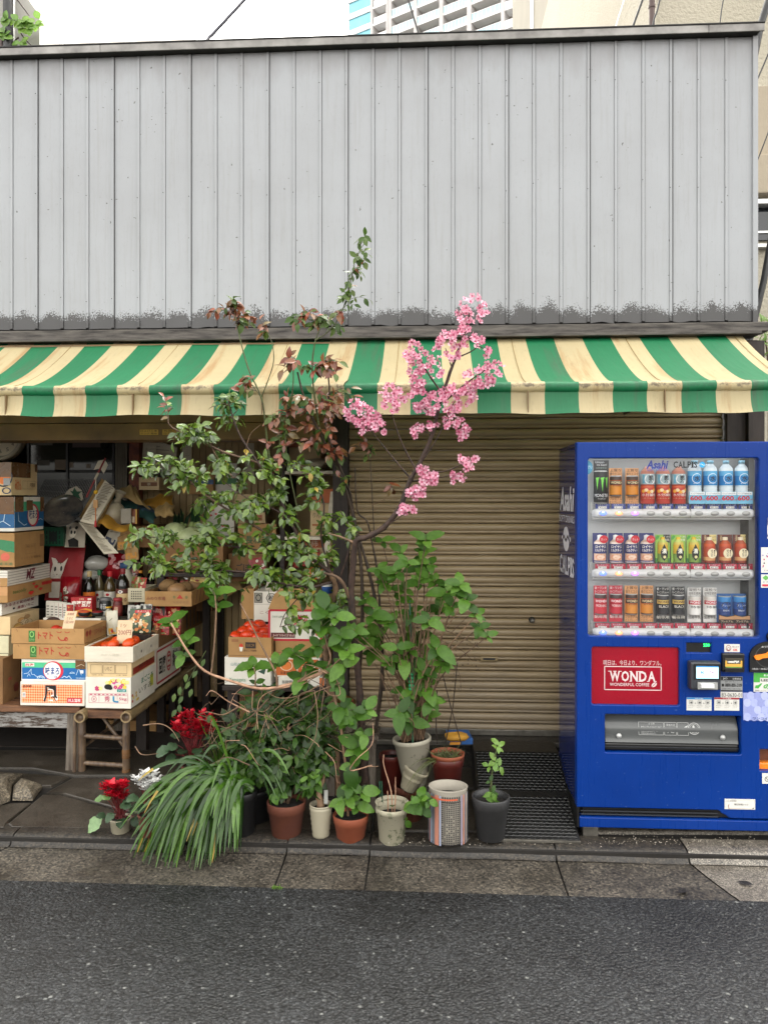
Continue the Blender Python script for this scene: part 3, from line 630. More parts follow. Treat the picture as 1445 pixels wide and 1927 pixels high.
def serif(fr,t,x0,y0,x1,y1,m,bold=.022,z=.0018,out=None):
    """letters with slab serifs at the feet and heads of the stems"""
    mb=out; n=len(t); ws=[{'I':.45,'W':1.35,'L':.85,'P':.85,'S':.8,'E':.8}.get(ch,1) for ch in t]; tot=sum(ws); x=x0; hs=(y1-y0)
    for ch,w_ in zip(t,ws):
        wd=(x1-x0)*w_/tot; a,b=x+wd*.07,x+wd*.93; mb.txt(fr,ch,a,y0,b,y1,m,z,bold); L=b-a
        feet={'W':[(.0,1),(.5,1),(1,1)],'N':[(.03,0),(.06,1),(.95,1)],'D':[(.06,0),(.06,1)],'A':[(.03,0),(.97,0)],'L':[(.1,0),(.1,1)],'P':[(.1,0)],'I':[(.5,0),(.5,1)],'C':[(.93,.86)],'O':[],'S':[(.9,.84),(.08,.14)],'M':[(.05,0),(.95,0)]}.get(ch,[])
        for fx,fy in feet:
            q_=.16 if ch!='I' else .9; h=hs*.07; yy=y0+(hs-h)*fy; mb.rect(fr,a+L*(fx-q_),yy,a+L*(fx+q_),yy+h,m,z+.0002)
        x+=wd
def sbox(x0,y0,x1,y1): a=sq(x0,(y0+y1)/2);b=sq(x1,(y0+y1)/2); return a[0],CH-(y1-HY)*(CH-a[1])/((y0+y1)/2-HY) if abs((y0+y1)/2-HY)>9 else a[1]-.1,b[0],0
def sz(x,y): return sq(x,y)[1]
mb.txt(sf,'Asahi',sq(1052,940)[0],sz(1064,962),sq(1079,940)[0],sz(1064,916),c,bold=.03,shear=.25); mb.txt(sf,'SOFT DRINKS',sq(1051,975)[0],sz(1064,983),sq(1079,975)[0],sz(1064,970),c)
cx,cz=sq(1063.5,1014)[0],sz(1063.5,1014); mb.disc(sf,cx,cz,.085,.062,c); mb.line(sf,[(cx-.1,cz-.012),(cx-.05,cz+.014),(cx,cz-.01),(cx+.05,cz+.016),(cx+.1,cz-.006)],.014,'machine_side',.003)
for k in(-1,1): mb.disc(sf,cx+.105*k,cz+.002,.016,.012,c)
serif(sf,'CALPIS',sq(1052,1062)[0],sz(1064,1081),sq(1079,1062)[0],sz(1064,1046),c,out=mb)
mb.build('cabinet',vm)
mb=MB(); z0,z1=q(1100,1556)[1],q(1100,1537)[1]
mb.box((X0+.012,YM-.005,z0),(X0+MW,YM+.05,z1),'machine_blue',.005); mb.box((X0+.006,YM+.052,.03),(X0+MW,YM+.3,zb+.02),'black_plastic'); mb.box((X0+.002,YM+.004,z0-.004),(X0+.011,YM+.3,zb),'black_plastic')
mb.box((X0+.03,YM+.02,z1+.004),(X0+MW,YM+.05,zb-.008),'black_plastic'); 
for k in range(2): mb.box((X0+.02,YM+.006+.004*k,z1+.008+k*.014),(xa+X0-.02,YM+.012,z1+.013+k*.014),'dark_grey_plastic')
mb.build('plinth',vm)
for x in (X0+.03,X0+MW-.12):
    mb=MB(); mb.box((x,YM+.01,-.004),(x+.07,YM+.09,z0-.001),'old_steel',.006); mb.build('foot',vm)
# display box
a=hol[0]; WD=.15
mb=MB(); x0,z0_,x1,z1_=X0+a[0]-.012,a[1]-.012,X0+a[2]+.012,a[3]+.012
mb.box((x0,YM+WD,z0_),(x1,YM+WD+.01,z1_),'display_white'); mb.box((x0-.01,YM+.057,z0_),(x0,YM+WD,z1_),'display_white'); mb.box((x1,YM+.057,z0_),(x1+.01,YM+WD,z1_),'display_white'); mb.box((x0,YM+.057,z1_),(x1,YM+WD,z1_+.01),'display_white'); mb.box((x0,YM+.057,z0_-.01),(x1,YM+WD,z0_),'silver')
xs=q(1418,1000)[0]+X0; mb.box((xs-.003,YM+.06,z0_),(xs,YM+WD-.001,z1_),'black_plastic'); mb.box((xs+.0,YM+.09,z0_),(x1,YM+WD-.0005,z1_),'silver')
mb.build('display_case',vm)
mb=MB(); gf=FR((X0,YM+.018,0),(1,0,0),(0,0,1)); mb.rect(gf,a[0]-.002,a[1]-.002,a[2]+.002,a[3]+.002,'pane',0)
def pq(x0,y0,x1,y1): 
    r=qr(x0,y0,x1,y1); return r[0],r[1],r[2],r[3]
mb.txt(gf,'Asahi',*pq(1217,866,1259,882),'#1b2f80',.002,bold=.03,shear=.25); mb.txt(gf,'SOFT DRINKS',*pq(1219,882,1257,886),'#2c4da5',.002)
serif(gf,'CALPIS',*pq(1268,868,1314,880),'#16181c',.02,.002,out=mb)
r=pq(1315,868,1331,880); cx,cz=(r[0]+r[2])/2,(r[1]+r[3])/2; mb.disc(gf,cx,cz,.0135,.0135,'#2c9fd8',.002)
for k in range(7): mb.disc(gf,cx+(k-3)*.0062,cz+.003*math.sin(k*1.1),.002,.002,'#e8f4fb',.003,8)
r=pq(1098,866,1117,893); mb.disc(gf,r[2]-.03,(r[1]+r[3])/2,.028,.033,'#3d7f9c',.002,20,-1.5,1.5); mb.txt(gf,'コラン',r[2]-.028,r[1]+.028,r[2]-.004,r[1]+.042,'#d6e6ee',.003)
mb.build('display_glass',vm)
mb=MB(); mb.box((X0+a[0]+.01,YM+.062,a[3]+.002),(X0+a[2]-.02,YM+.072,a[3]+.010),'tube_light'); mb.build('lamp',vm)
mb=MB(); mb.box((X0+a[0]-.009,YM+.062,a[1]+.02),(X0+a[0]-.003,YM+.074,a[3]-.02),'tube_light'); mb.build('lamp',vm)
# shelf rails, buttons, price tags, drinks
YR=YM+.042; YD=YM+.085
rows=[(958,974,(1114,1420)),(1071,1088,(1114,1419)),(1183,1199,(1115,1419))]
BX=[1134,1164,1194,1224,1254,1284,1314,1344,1374,1403]
price=[['2 3 0']+['1 1 0']*9,['1 2 0']*10,['1 1 0']*10]
def lathe_half(mb,cx,cy,z,prof,m,n=12): mb.lathe((cx,cy,z),prof,m,n,a0=-math.pi/2-.0,a1=math.pi/2+.0)
BT=[]
for ri,(ya,yb,(xl,xr)) in enumerate(rows):
    A=at(xl,(ya+yb)/2,YR); B=at(xr,(ya+yb)/2,YR); zc=A.z*.5+B.z*.5; rr=.0215
    mb=MB(); n=60
    def rail(u,v):
        x=A.x+(B.x-A.x)*u; b=abs(math.sin(math.pi*(10*u-.02)))**.5; e=min(1,min(u,1-u)*40)**.5
        th=-.35+v*(math.pi+.7); k=rr*(.86+.14*b)*(.6+.4*e)
        return V((x,YR+.006-.02*math.sin(th)*e,zc+k*math.cos(th)))
    mb.grid(rail,120,14,'rail_white'); xm=A.x+(B.x-A.x)*.602; mb.box((xm-.0008,YR-.0148,zc-.022),(xm+.0008,YR,zc+.022),'#9a9a98')
    mb.box((A.x+.004,YR+.008,zc-.03),(B.x-.012,YR+.03,zc-.012),'silver',.002); mb.box((A.x-.004,YR+.01,zc+.0),(A.x+.004,YR+.03,zc+.05),'silver',.002)
    ro=mb.build('shelf_rail',vm)
    for bi,bxp in enumerate(BX):
        p=at(bxp,(ya+yb)/2,YR-.013); mb=MB(); T=Matrix.Rotation(math.pi/2,3,'X')@Matrix.Diagonal((1.0,.55,1.))
        led=[['led_blue','led_red','led_violet'][bi]] if bi<3 else ['silver']
        mb.lathe((p.x,YR-.0128,zc),[(.0,.0045),(.012,.004),(.0165,.0028),(.0172,.0015),(.0185,.0025),(.020,.0)],[led[0],led[0],led[0],'#8a8a8a','#b9b9b7'],24,T=T)
        if bi<3: mb.ball((p.x,YR-.0175,zc+.006),.0032,'led_white',8)
        b=mb.build('button',ro); 
        # price tag above
        ty0,ty1=(ya-10,ya-1); q0=at(bxp-13.5+(-.5 if ri==0 else -1),ty1,YR+.03); q1=at(bxp+13.5-1,ty0,YR+.03); tf=FR((q0.x,YR+.03,q0.z),(q1.x-q0.x,0,0),(0,0,q1.z-q0.z)); c='#233a86' if ri==0 else '#b01e3c'
        mb=MB(); mb.box((q0.x,YR+.031,q0.z-.004),(q1.x,YR+.034,q1.z),c); mb.txt(tf,'つめた〜い' if ri==0 else 'あったか〜い',.12,.56,.88,.92,'#dfe3f2',.0005); mb.rect(tf,.2,.02,.78,.46,'#f2f0ec',.0005); mb.txt(tf,'¥'+price[ri][bi].replace(' ',''),.26,.08,.74,.42,'#20242c',.001); mb.build('price_tag',vm)
def drink(name,label,group,px,y0,y1,w_,fn,row):
    """a sample drink standing on the shelf behind the glass; px centre and heights in the photo"""
    p0=at(px,y1,YD); p1=at(px,y0,YD); W_=w_/F*YD; H=p1.z-p0.z
    o=MB(); fr=FR((p0.x-W_/2,YD,p0.z),(W_,0,0),(0,0,H)); fn(o,fr,p0,W_,H)
    o.build(name,None,label,'drink sample',group)
def canbody(o,fr,p0,W_,H,y0,y1,bands,tx,r=.38):
    """half can on its printed card between heights y0..y1 of the card"""
    z0=p0.z+H*y0; h=H*(y1-y0); rr=W_*r
    prof=[(rr*.88,0),(rr,.04*h)]; ms=['#8a8a88']
    for t,c in bands: prof.append((rr,t*h)); ms.append(c)
    prof+=[(rr*.86,h),(rr*.8,h*.985)]; ms+=['#b6b6b4','#8a8a88']
    o.lathe((p0.x,YD-.001,z0),prof,ms,16,a0=0,a1=2*math.pi)
    cf=CYL((p0.x,YD-.001,z0),rr,h); tx(cf)
def card(o,fr,c,x0=0,x1=1,y0=0,y1=1): a,b=fr(x0,y0,-.0005),fr(x1,y1,-.004); card.k=(card.k+1)%4; o.box(a-V((0,.0003*card.k,0)),b,c)
card.k=0
def monster(o,fr,p0,W_,H):
    card(o,fr,'#24272a',0,1.1,.0,1.); o.txt(fr,'Unleash',.1,.93,.75,.98,'#d9d9d9'); o.txt(fr,'the beast!',.2,.87,.95,.92,'#d9d9d9'); o.txt(fr,'自販機限定',.15,.8,.95,.84,'#8fa39a')
    def t(cf):
        for k,(xx,l) in enumerate(((.2,.42),(.5,.36),(.8,.46))):
            o.poly(cf,[(xx-.1,.78),(xx+.14,.8),(xx+.09,.72),(xx+.05,.6),(xx+.03,l),(xx-.02,.55),(xx-.05,.7)],'#79d94f',.0012)
        o.txt(cf,'MONSTER',.02,.2,.98,.3,'#e8e8e8'); o.txt(cf,'ENERGY',.25,.13,.75,.17,'#b9b9b9')
    canbody(o,fr,p0,W_,H,.0,.76,[(.96,'#0c0e0f')],t,.5)
def wonda(bg,band,lab,body,top,bot,tc,black=False,sub=None,bcol='#17120c'):
    def f(o,fr,p0,W_,H):
        card(o,fr,bg,.04,.96); card(o,fr,bg,.0,1,.0,.2) if False else None
        for i,s_ in enumerate(top): o.txt(fr,s_,.1,.9-.1*i,.92,.98-.1*i,tc)
        for i,s_ in enumerate(bot): o.txt(fr,s_,.08,.1-.1*i,.94,.19-.1*i+.0,tc if len(bot)>1 else lab)
        def t(cf):
            o.rect(cf,-.05,.56,1.05,.75,band,.001); o.frame(cf,-.05,.56,1.05,.75,.001,'#c9a25a',.0013); o.txt(cf,'WONDA',.06,.6,.94,.72,bcol if not black else '#1a1a1a',.0016,bold=.02)
            if sub: o.txt(cf,sub,.14,.38,.86,.5,lab,.0016)
            else:
                o.txt(cf,'金の微糖',.2,.47,.8,.53,'#6a3a16',.0016)
        canbody(o,fr,p0,W_,H,.21,.79,[(.08,body[0]),(.52,body[1]),(.78,body[2]),(.95,body[3])],t,.42)
    return f
def tea(o,fr,p0,W_,H):
    z0=p0.z; r=W_*.46
    o.lathe((p0.x,YD,z0),[(r*.95,0),(r,.02*H),(r,.42*H),(r*.93,.46*H),(r*.93,.49*H),(r,.52*H),(r,.8*H),(r*.85,.88*H),(r*.4,.96*H),(r*.36,H)],['#a83328','#b8372a','#c2502a','#cf5b34','#a33c28','#9db4bb','#c07a63','#c98a72','#d59a85'],18)
    cf=CYL((p0.x,YD,z0),r,H); o.disc(cf,.58,.66,.36,.135,'#eef0ee',.001); o.txt(cf,'麦',.44,.66,.72,.76,'#1c1c1c',.002,.02); o.txt(cf,'茶',.44,.56,.72,.66,'#1c1c1c',.002,.02); o.rect(cf,.1,.55,.24,.78,'#5fa0b8',.001)
    for k in range(5): o.disc(cf,.15+.17*k,.34+.03*math.sin(k*2),.12,.045,['#e8a838','#f0d9a8','#e39a2c','#f3e2b8','#e8b04c'][k],.001,10)
    o.txt(cf,'水分補給',.06,.2,.94,.28,'#f3ece4',.0015); o.txt(cf,'ミネラル 麦茶',.06,.13,.94,.165,'#d9c8a0',.0015)
def water(o,fr,p0,W_,H):
    z0=p0.z+.02*H; r=W_*.43
    o.lathe((p0.x,YD,z0),[(r*.93,0),(r,.02*H),(r,.26*H),(r*.94,.3*H),(r,.33*H),(r*.94,.36*H),(r,.4*H),(r,.62*H),(r,.73*H),(r*.9,.8*H),(r*.45,.88*H),(r*.42,.9*H),(r*.45,.9*H),(r*.45,.97*H),(.001,.975*H)],['#dce8ec']*5+['#cfdde2','#1d82c4','#5aaedb','#e2ecef','#d6e4ea','#bcd2da','#8fc0cf','#7fb2c4','#7fb2c4'],18)
    cf=CYL((p0.x,YD,z0),r,H); o.ring(cf,.52,.56,.3,.115,.12,'#d9eef8',.0008); o.txt(cf,'水',.36,.5,.68,.62,'#16202c',.0012,.02); o.txt(cf,'おいしい',.3,.43,.74,.455,'#e8f4fb',.0012)
    f2=FR((p0.x-W_*.5,YD-r-.004,p0.z),(W_*1.,0,0),(0,0,H)); o.box(f2(0,0,.0),f2(1,.275,-.001),'#6fb4d2'); o.rect(f2,.04,.2,.96,.27,'#eef2f2'); o.txt(f2,'たっぷり600mlの水',.1,.215,.9,.255,'#1c3550'); o.txt(f2,'600',.06,.075,.8,.185,'#c81e30',bold=.03); o.txt(f2,'ml',.82,.08,.97,.12,'#c81e30')
def milk(o,fr,p0,W_,H):
    card(o,fr,'#27306b'); z0=p0.z+.02*H; r=W_*.42
    o.lathe((p0.x,YD-.002,z0),[(r*.95,0),(r,.03*H),(r,.07*H),(r,.3*H),(r,.62*H),(r*.95,.68*H),(r*.5,.76*H),(r*.42,.8*H),(r*.45,.9*H),(.001,.93*H)],['#e0c8b8','#2c3470','#e2b89c','#232c68','#e8d8cc','#d9b9a4','#e6e4e2','#f0f0ee','#f0f0ee'],16)
    cf=CYL((p0.x,YD-.002,z0),r,H); o.txt(cf,'ロイヤル',.1,.48,.9,.58,'#f4f0e8',.0014,.02); o.txt(cf,'ミルクティー',.06,.36,.94,.46,'#f4f0e8',.0014,.02); o.disc(cf,.5,.18,.4,.1,'#d98a66',.001); o.disc(cf,.5,.19,.26,.06,'#f0d4bf',.0014)
    f2=FR(fr(0,0,W_*.46),fr(1,0,0)-fr(0,0,0),fr(0,1,0)-fr(0,0,0)); o.disc(f2,.68,.8,.3,.13,'#c8142c',.0); o.txt(f2,'ホット',.48,.75,.88,.84,'#f6dfe0',.001); o.txt(f2,'ROYAL TEA',.1,.02,.9,.06,'#cfd4ea',.0)
def green(o,fr,p0,W_,H):
    card(o,fr,'#8cb84a'); card(o,fr,'#2f7a34',.0,1,.0,.16); card(o,fr,'#17201a',.55,1.,.72,1.)
    z0=p0.z+.03*H; r=W_*.36; o.lathe((p0.x,YD-.001,z0),[(r,0),(r,.3*H),(r,.62*H),(r*.9,.7*H),(r*.4,.8*H),(r*.4,.88*H),(.001,.89*H)],['#7da14a','#e0b83a','#d8c45c','#c4cf6a','#e8c23a','#e8c23a'],16)
    f2=FR(fr(0,0,r+.003),fr(1,0,0)-fr(0,0,0),fr(0,1,0)-fr(0,0,0)); o.poly(f2,[(.5,.08),(.72,.22),(.76,.4),(.5,.68),(.24,.4),(.28,.22)],'#12160f',0); o.txt(f2,'濃',.34,.34,.66,.52,'#f0f0e4',.001,.02); o.disc(f2,.52,.22,.1,.05,'#e6d9a0',.001)
    o.txt(fr,'すっきり',.58,.88,.98,.96,'#f0f0e4',.002); o.txt(fr,'爽快',.62,.77,.96,.86,'#f0f0e4',.002); o.poly(fr,[(.02,.8),(.2,.86),(.3,.96),(.12,.98),(.02,.9)],'#3f9a3a',.002)
def roast(o,fr,p0,W_,H):
    card(o,fr,'#5a1c14'); card(o,fr,'#e2cf8c',.52,1.,.68,1.); z0=p0.z+.03*H; r=W_*.4
    o.lathe((p0.x,YD-.001,z0),[(r,0),(r,.08*H),(r,.2*H),(r,.56*H),(r*.95,.66*H),(r*.45,.78*H),(r*.45,.88*H),(.001,.89*H)],['#8a2a18','#d9a06a','#b8431e','#c8501f','#b04a22','#efe2c4','#efe2c4'],16)
    f2=FR(fr(0,0,r+.003),fr(1,0,0)-fr(0,0,0),fr(0,1,0)-fr(0,0,0)); o.disc(f2,.56,.36,.32,.17,'#efe3bf',0); o.txt(f2,'ほうじ茶',.46,.24,.6,.5,'#3a1a10',.001,.02,0,True); o.txt(f2,'一番焙煎',.66,.26,.76,.48,'#3a1a10',.001,0,0,True)
    o.txt(fr,'すっきり',.54,.88,.98,.96,'#3a2a14',.002); o.txt(fr,'おこのみ',.56,.77,.96,.86,'#3a2a14',.002); o.txt(fr,'京番茶',.14,.78,.3,.98,'#e8d0a0',.002,0,0,True)
def pudding(o,fr,p0,W_,H):
    z0=p0.z; r=W_*.44; card(o,fr,'#2b5d9a',.0,1,.0,1.)
    o.lathe((p0.x,YD-.001,z0+.28*H),[(r,0),(r,.2*H),(r,.45*H),(r,.62*H),(r*.92,.66*H),(r*.86,.65*H)],['#1b3a7a','#1d4f96','#2a7fc0','#9aa4a8','#a9a9a9'],16)
    cf=CYL((p0.x,YD-.001,z0+.28*H),r,.66*H); o.disc(cf,.5,.5,.3,.2,'#20325c',.001); o.txt(cf,'ブレンド',.22,.46,.78,.56,'#d8e4f2',.0014); o.txt(cf,'BREW',.3,.2,.7,.28,'#d8e4f2',.0014)
    f2=FR(fr(0,0,r+.004),fr(1,0,0)-fr(0,0,0),fr(0,1,0)-fr(0,0,0)); o.poly(f2,[(-.05,.0),(1.05,.0),(1.05,.3),(.8,.27),(.5,.24),(.2,.27),(-.05,.32)],'#33201a',0); o.poly(f2,[(-.02,.14),(1.02,.14),(1.,.27),(.5,.22),(.0,.28)],'#b98a60',.001); o.txt(f2,'プレミアム',.1,.04,.9,.11,'#e6cfae',.001)
esp=wonda('#d69a64','#2a1a10','#2a1a10',['#6a4320','#d68a2c','#b85a24','#3a2216'],['上質な','香りとコク'],['プレミアム','エスプレッソ'],'#2a150c',bcol='#f0d9a8')
mor=wonda('#b81e34','#c01f34','#f4e8e2',['#8c1420','#c22034','#a81a2c','#3c2420'],['新・ワンダ','モーニングショット'],['朝専用'],'#f6ecec',sub='MORNING',bcol='#f6ecec')
blk=wonda('#15161a','#d8b45c','#efe9dc',['#101114','#1c1d22','#15161a','#33343a'],['新・ワンダ','モーニングショット'],['朝専用'],'#f0eee8',True,'BLACK')
spe=wonda('#d9d7d3','#c5293a','#2a1c18',['#e6e4e0','#f0eeea','#ece8e2','#cfcac2'],['深煎り','珈琲豆使用'],['国産牛乳'],'#2a1c18',sub='特製',bcol='#f6ecec')
O=['leftmost','second','third','fourth','fifth','sixth','seventh','eighth','ninth','rightmost']
gd='drink samples in the vending machine window'
drink('drink_sample','tall black energy drink can with green claw marks, top row of the machine',gd,1129.5,866,948,25,monster,0)
for i,x in enumerate((1157.5,1188.5)): drink('drink_sample','amber espresso coffee can in the top row, '+('beside the black energy can' if i==0 else 'beside the barley tea bottles'),gd,x,881,948,26,esp,0)
for i,x in enumerate((1217.5,1246.5,1276)): drink('drink_sample','red brown barley tea bottle in the top row, '+('next to the coffee cans','middle of the three','next to the blue water bottles')[i],gd,x,878,948,28,tea,0)
for i,x in enumerate((1306,1335.5,1365,1394.5)): drink('drink_sample','white water bottle with blue 600 label in the top row, '+('first after the barley tea','second after the barley tea','second from the window edge','last at the window edge')[i],gd,x,866,948,29,water,0)
for i,x in enumerate((1128,1157.5,1186.5,1215.5)): drink('drink_sample','royal milk tea bottle with red hot disc, '+('first of four in the middle row','second of four in the middle row','third of four in the middle row','fourth of four, beside the green tea')[i],gd,x,1003,1059,26,milk,1)
for i,x in enumerate((1246,1275.5,1304.5)): drink('drink_sample','green tea bottle with black leaf badge in the middle row, '+('beside the milk tea','middle of three','beside the roasted tea')[i],gd,x,1006,1059,26,green,1)
for i,x in enumerate((1333.5,1363,1392)): drink('drink_sample','dark red roasted tea bottle in the middle row, '+('beside the green tea','middle of three','nearest the window edge')[i],gd,x,1006,1060,26,roast,1)
for i,x in enumerate((1129,1158)): drink('drink_sample','red morning coffee can in the bottom row, '+('at the window edge','beside the amber can')[i],gd,x,1102,1170,26,mor,2)
for i,x in enumerate((1187,1216)): drink('drink_sample','amber espresso coffee can in the bottom row, '+('beside the red can','beside the black can')[i],gd,x,1102,1170,26,esp,2)
for i,x in enumerate((1246,1275)): drink('drink_sample','black coffee can with gold name band in the bottom row, '+('beside the amber can','beside the white can')[i],gd,x,1104,1171,26,blk,2)
for i,x in enumerate((1305.5,1335)): drink('drink_sample','white coffee can with red name band in the bottom row, '+('beside the black can','beside the blue can')[i],gd,x,1106,1171,26,spe,2)
for i,x in enumerate((1361.5,1390)): drink('drink_sample','short blue coffee can with brown card base, '+('beside the white cans','last in the bottom row')[i],gd,x,1117,1171,27,pudding,2)
# red advertising panel
h=hol[2]; mb=MB(); mb.box((X0+h[0]-.01,YM+.02,h[1]-.01),(X0+h[2]+.01,YM+.026,h[3]+.01),'ad_red'); af=FR((X0,YM+.02,0),(1,0,0),(0,0,1)); c='#efe0e0'
mb.txt(af,'明日は、今日より、ワンダフル。',*pq(1136.5,1244,1246,1254),c); r=pq(1138,1255.5,1246.5,1301); mb.frame(af,r[0]+.002,r[1]+.002,r[2]-.002,r[3]-.002,.004,c)
serif(af,'WONDA',*pq(1147,1264.5,1236,1284.5),c,.03,out=mb); mb.txt(af,'WONDERFUL COFFEE',*pq(1148.5,1287,1223,1293),c,bold=.01)
r=pq(1227,1286,1238,1295); cx,cz=(r[0]+r[2])/2,(r[1]+r[3])/2; T_=[(cx+math.cos(a)*.014*math.cos(.7)-math.sin(a)*.009*math.sin(.7),cz+math.cos(a)*.014*math.sin(.7)+math.sin(a)*.009*math.cos(.7)) for a in [k*math.pi/10 for k in range(20)]]; mb.poly(af,T_,c); mb.line(af,[(cx-.009,cz-.009),(cx,cz+.001),(cx+.009,cz+.009)],.002,'ad_red',.002)
gp=MB(); gp.rect(FR((X0,YM+.012,0),(1,0,0),(0,0,1)),h[0]-.003,h[1]-.003,h[2]+.003,h[3]+.003,'ad_pane',0)
ap=mb.build('advert_panel',vm); gp.build('cover_pane',ap)
# delivery port with smoked flap
h=hol[1]; mb=MB(); x0,z0_,x1,z1_=X0+h[0]-.008,h[1]-.008,X0+h[2]+.008,h[3]+.008
mb.box((x0,YM+.12,z0_),(x1,YM+.13,z1_),'black_plastic'); mb.box((x0,YM+.057,z1_),(x1,YM+.13,z1_+.01),'black_plastic'); mb.box((x0,YM+.057,z0_-.01),(x1,YM+.13,z0_),'black_plastic'); mb.box((x0-.01,YM+.057,z0_),(x0,YM+.13,z1_),'black_plastic'); mb.box((x1,YM+.057,z0_),(x1+.01,YM+.13,z1_),'black_plastic')
mb.box((x0+.012,YM+.02,z0_+.012),(x1-.012,YM+.055,z0_+.045),'black_plastic',.006); mb.box((x0+.012,YM+.016,z0_+.028),(x1-.012,YM+.0205,z0_+.031),'dark_grey_plastic')
pt_=mb.build('delivery_port',vm)
mat('flap_grey','#4e5050',.22,.12,3); mb=MB(); zf0=z0_+.05
def flap(u,v): 
    zz=zf0+(z1_-.008-zf0)*v; return V((x0+.014+(x1-x0-.028)*u,YM+.018+.045*(v**2)+.004*math.sin(v*9),zz))
mb.grid(flap,2,12,'flap_grey')
for xx in (x0+.075,x1-.085): mb.lathe((xx,YM+.016,zf0+.03),[(.0,.009),(.007,.008),(.011,.004),(.013,.0)],'silver',14,T=Matrix.Rotation(math.pi/2,3,'X'))
ff=FR((X0,YM+.017,0),(1,0,0),(0,0,1)); c='#b9bab8'
r=pq(1204,1363,1298,1386); wx=r[2]-r[0]; hz=r[3]-r[1]; 
ff2=FR((X0+r[0],YM+.023,r[1]),(wx,0,0),(0,.008,hz)); mb.frame(ff2,0,0,.5,1,.0012,c); mb.frame(ff2,.52,0,.76,1,.0012,c); mb.frame(ff2,.78,0,1,1,.0012,c)
mb.txt(ff2,'△ 注意',.2,.82,.32,.95,c); 
for k in range(4): mb.txt(ff2,'取出口に手を入れないでください'[:15-k],.05,.58-.17*k,.46-.04*k,.69-.17*k,c)
mb.txt(ff2,'取出方法',.56,.72,.73,.9,c); mb.line(ff2,[(.58,.15),(.62,.4),(.66,.2),(.7,.18),(.72,.3)],.0015,c); mb.poly(ff2,[(.8,.2),(.95,.2),(.97,.45),(.99,.8),(.9,.6),(.83,.5)],c)
r=pq(1297,1363,1321,1386); f3=FR((X0+r[0],YM+.023,r[1]),(r[2]-r[0],0,0),(0,.008,r[3]-r[1])); mb.ring(f3,.5,.5,.47,.47,.08,c); mb.ring(f3,.5,.5,.36,.36,.07,c); mb.disc(f3,.45,.68,.08,.08,c); mb.poly(f3,[(.36,.6),(.55,.6),(.6,.35),(.56,.2),(.4,.2)],c); mb.rect(f3,.6,.2,.72,.42,c)
mb.build('flap',pt_)
# small fittings on the right of the door
def sticker(name,x0,y0,x1,y1,c='sticker_white',t=.0012,bev=0):
    r=pq(x0,y0,x1,y1); mb=MB(); f=FR((X0+r[0],YM-t,r[1]),(r[2]-r[0],0,0),(0,0,r[3]-r[1])); mb.box((X0+r[0],YM-t,r[1]),(X0+r[2],YM-.0002,r[3]),c,bev); return mb,f
h=hol[4]; mb=MB(); mb.box((X0+h[0]-.004,YM+.015,h[1]-.004),(X0+h[2]+.004,YM+.02,h[3]+.004),'black_plastic'); f=FR((X0,YM+.015,0),(1,0,0),(0,0,1)); mb.txt(f,'230',*pq(1324.5,1212,1337,1218),'led_green',bold=.04); mb.build('amount_display',vm)
r=pq(1291,1241,1348,1294); mb=MB(); xA,zA,xB,zB=X0+r[0],r[1],X0+r[2],r[3]; mb.box((xA,YM-.055,zA),(xB,YM-.001,zB),'dark_grey_plastic',.012)
f=FR((xA,YM-.055,zA),(xB-xA,0,0),(0,0,zB-zA)); mb.rect(f,.1,.38,.97,.93,'black_plastic',.001); mb.rect(f,.18,.43,.9,.86,'screen_blue',.002); mb.rect(f,.18,.82,.9,.86,'#2f7fc0',.0025); mb.txt(f,'ic',.32,.6,.44,.7,'#1a3a6a',.003,.03); mb.txt(f,'Pay',.62,.6,.78,.7,'#b02030',.003,.03); mb.txt(f,'交通系',.32,.53,.44,.57,'#2a4a6a',.003); mb.txt(f,'QR 決済',.62,.53,.78,.57,'#2a4a6a',.003)
mb.box(f(.22,.06,0),f(.86,.3,.008),'silver',.01); mb.box(f(.3,.13,.008),f(.72,.26,.02),'rail_white',.006); mb.build('card_reader',vm)
mb,f=sticker('s',1362,1212,1391,1227); mb.ring(f,.26,.5,.17,.38,.2,'#8a4a48'); mb.disc(f,.26,.4,.1,.2,'#8a4a48'); mb.disc(f,.26,.42,.07,.13,'sticker_white',.002); mb.txt(f,'使えます',.5,.56,.95,.8,'#5a2a2c'); mb.txt(f,'OK',.55,.14,.85,.44,'#c02a30',bold=.03); mb.build('sticker',vm)
mb,f=sticker('s',1355,1228,1397,1263,'black_plastic',.022,.006); mb.rect(f,.12,.2,.88,.76,'#3c382c',.001); mb.rect(f,.12,.3,.88,.62,'#c8993c',.0014); mb.rect(f,.2,.46,.8,.66,'#191510',.002); mb.txt(f,'1000円札',.23,.49,.78,.63,'#f2efe6',.003,.03); mb.rect(f,.14,.26,.86,.3,'#70a040',.002); mb.box(f(.08,.03,0),f(.92,.16,.012),'black_plastic',.003); mb.build('banknote_slot',vm)
mb,f=sticker('s',1355,1273,1396,1301.5,'#8b8d8d'); mb.rect(f,.01,.74,.99,.98,'#17181a'); mb.rect(f,.01,.02,.99,.1,'#17181a'); mb.txt(f,'日東商会',.55,.8,.93,.92,'#c9c9c9'); mb.txt(f,'JiO',.1,.78,.3,.94,'#c9c9c9'); mb.txt(f,'0800-800-2109',.2,.32,.97,.56,'#111',bold=.02); mb.rect(f,.05,.34,.15,.52,'#111'); mb.txt(f,'故障・お問い合わせはこちら',.2,.62,.95,.7,'#222'); mb.txt(f,'自販機の設置のご相談はお気軽に',.08,.15,.94,.23,'#222'); mb.build('sticker',vm)
mb,f=sticker('s',1355,1302,1396,1313); mb.txt(f,'83-0630-01',.04,.15,.96,.85,'#4a4a48'); mb.build('sticker',vm)
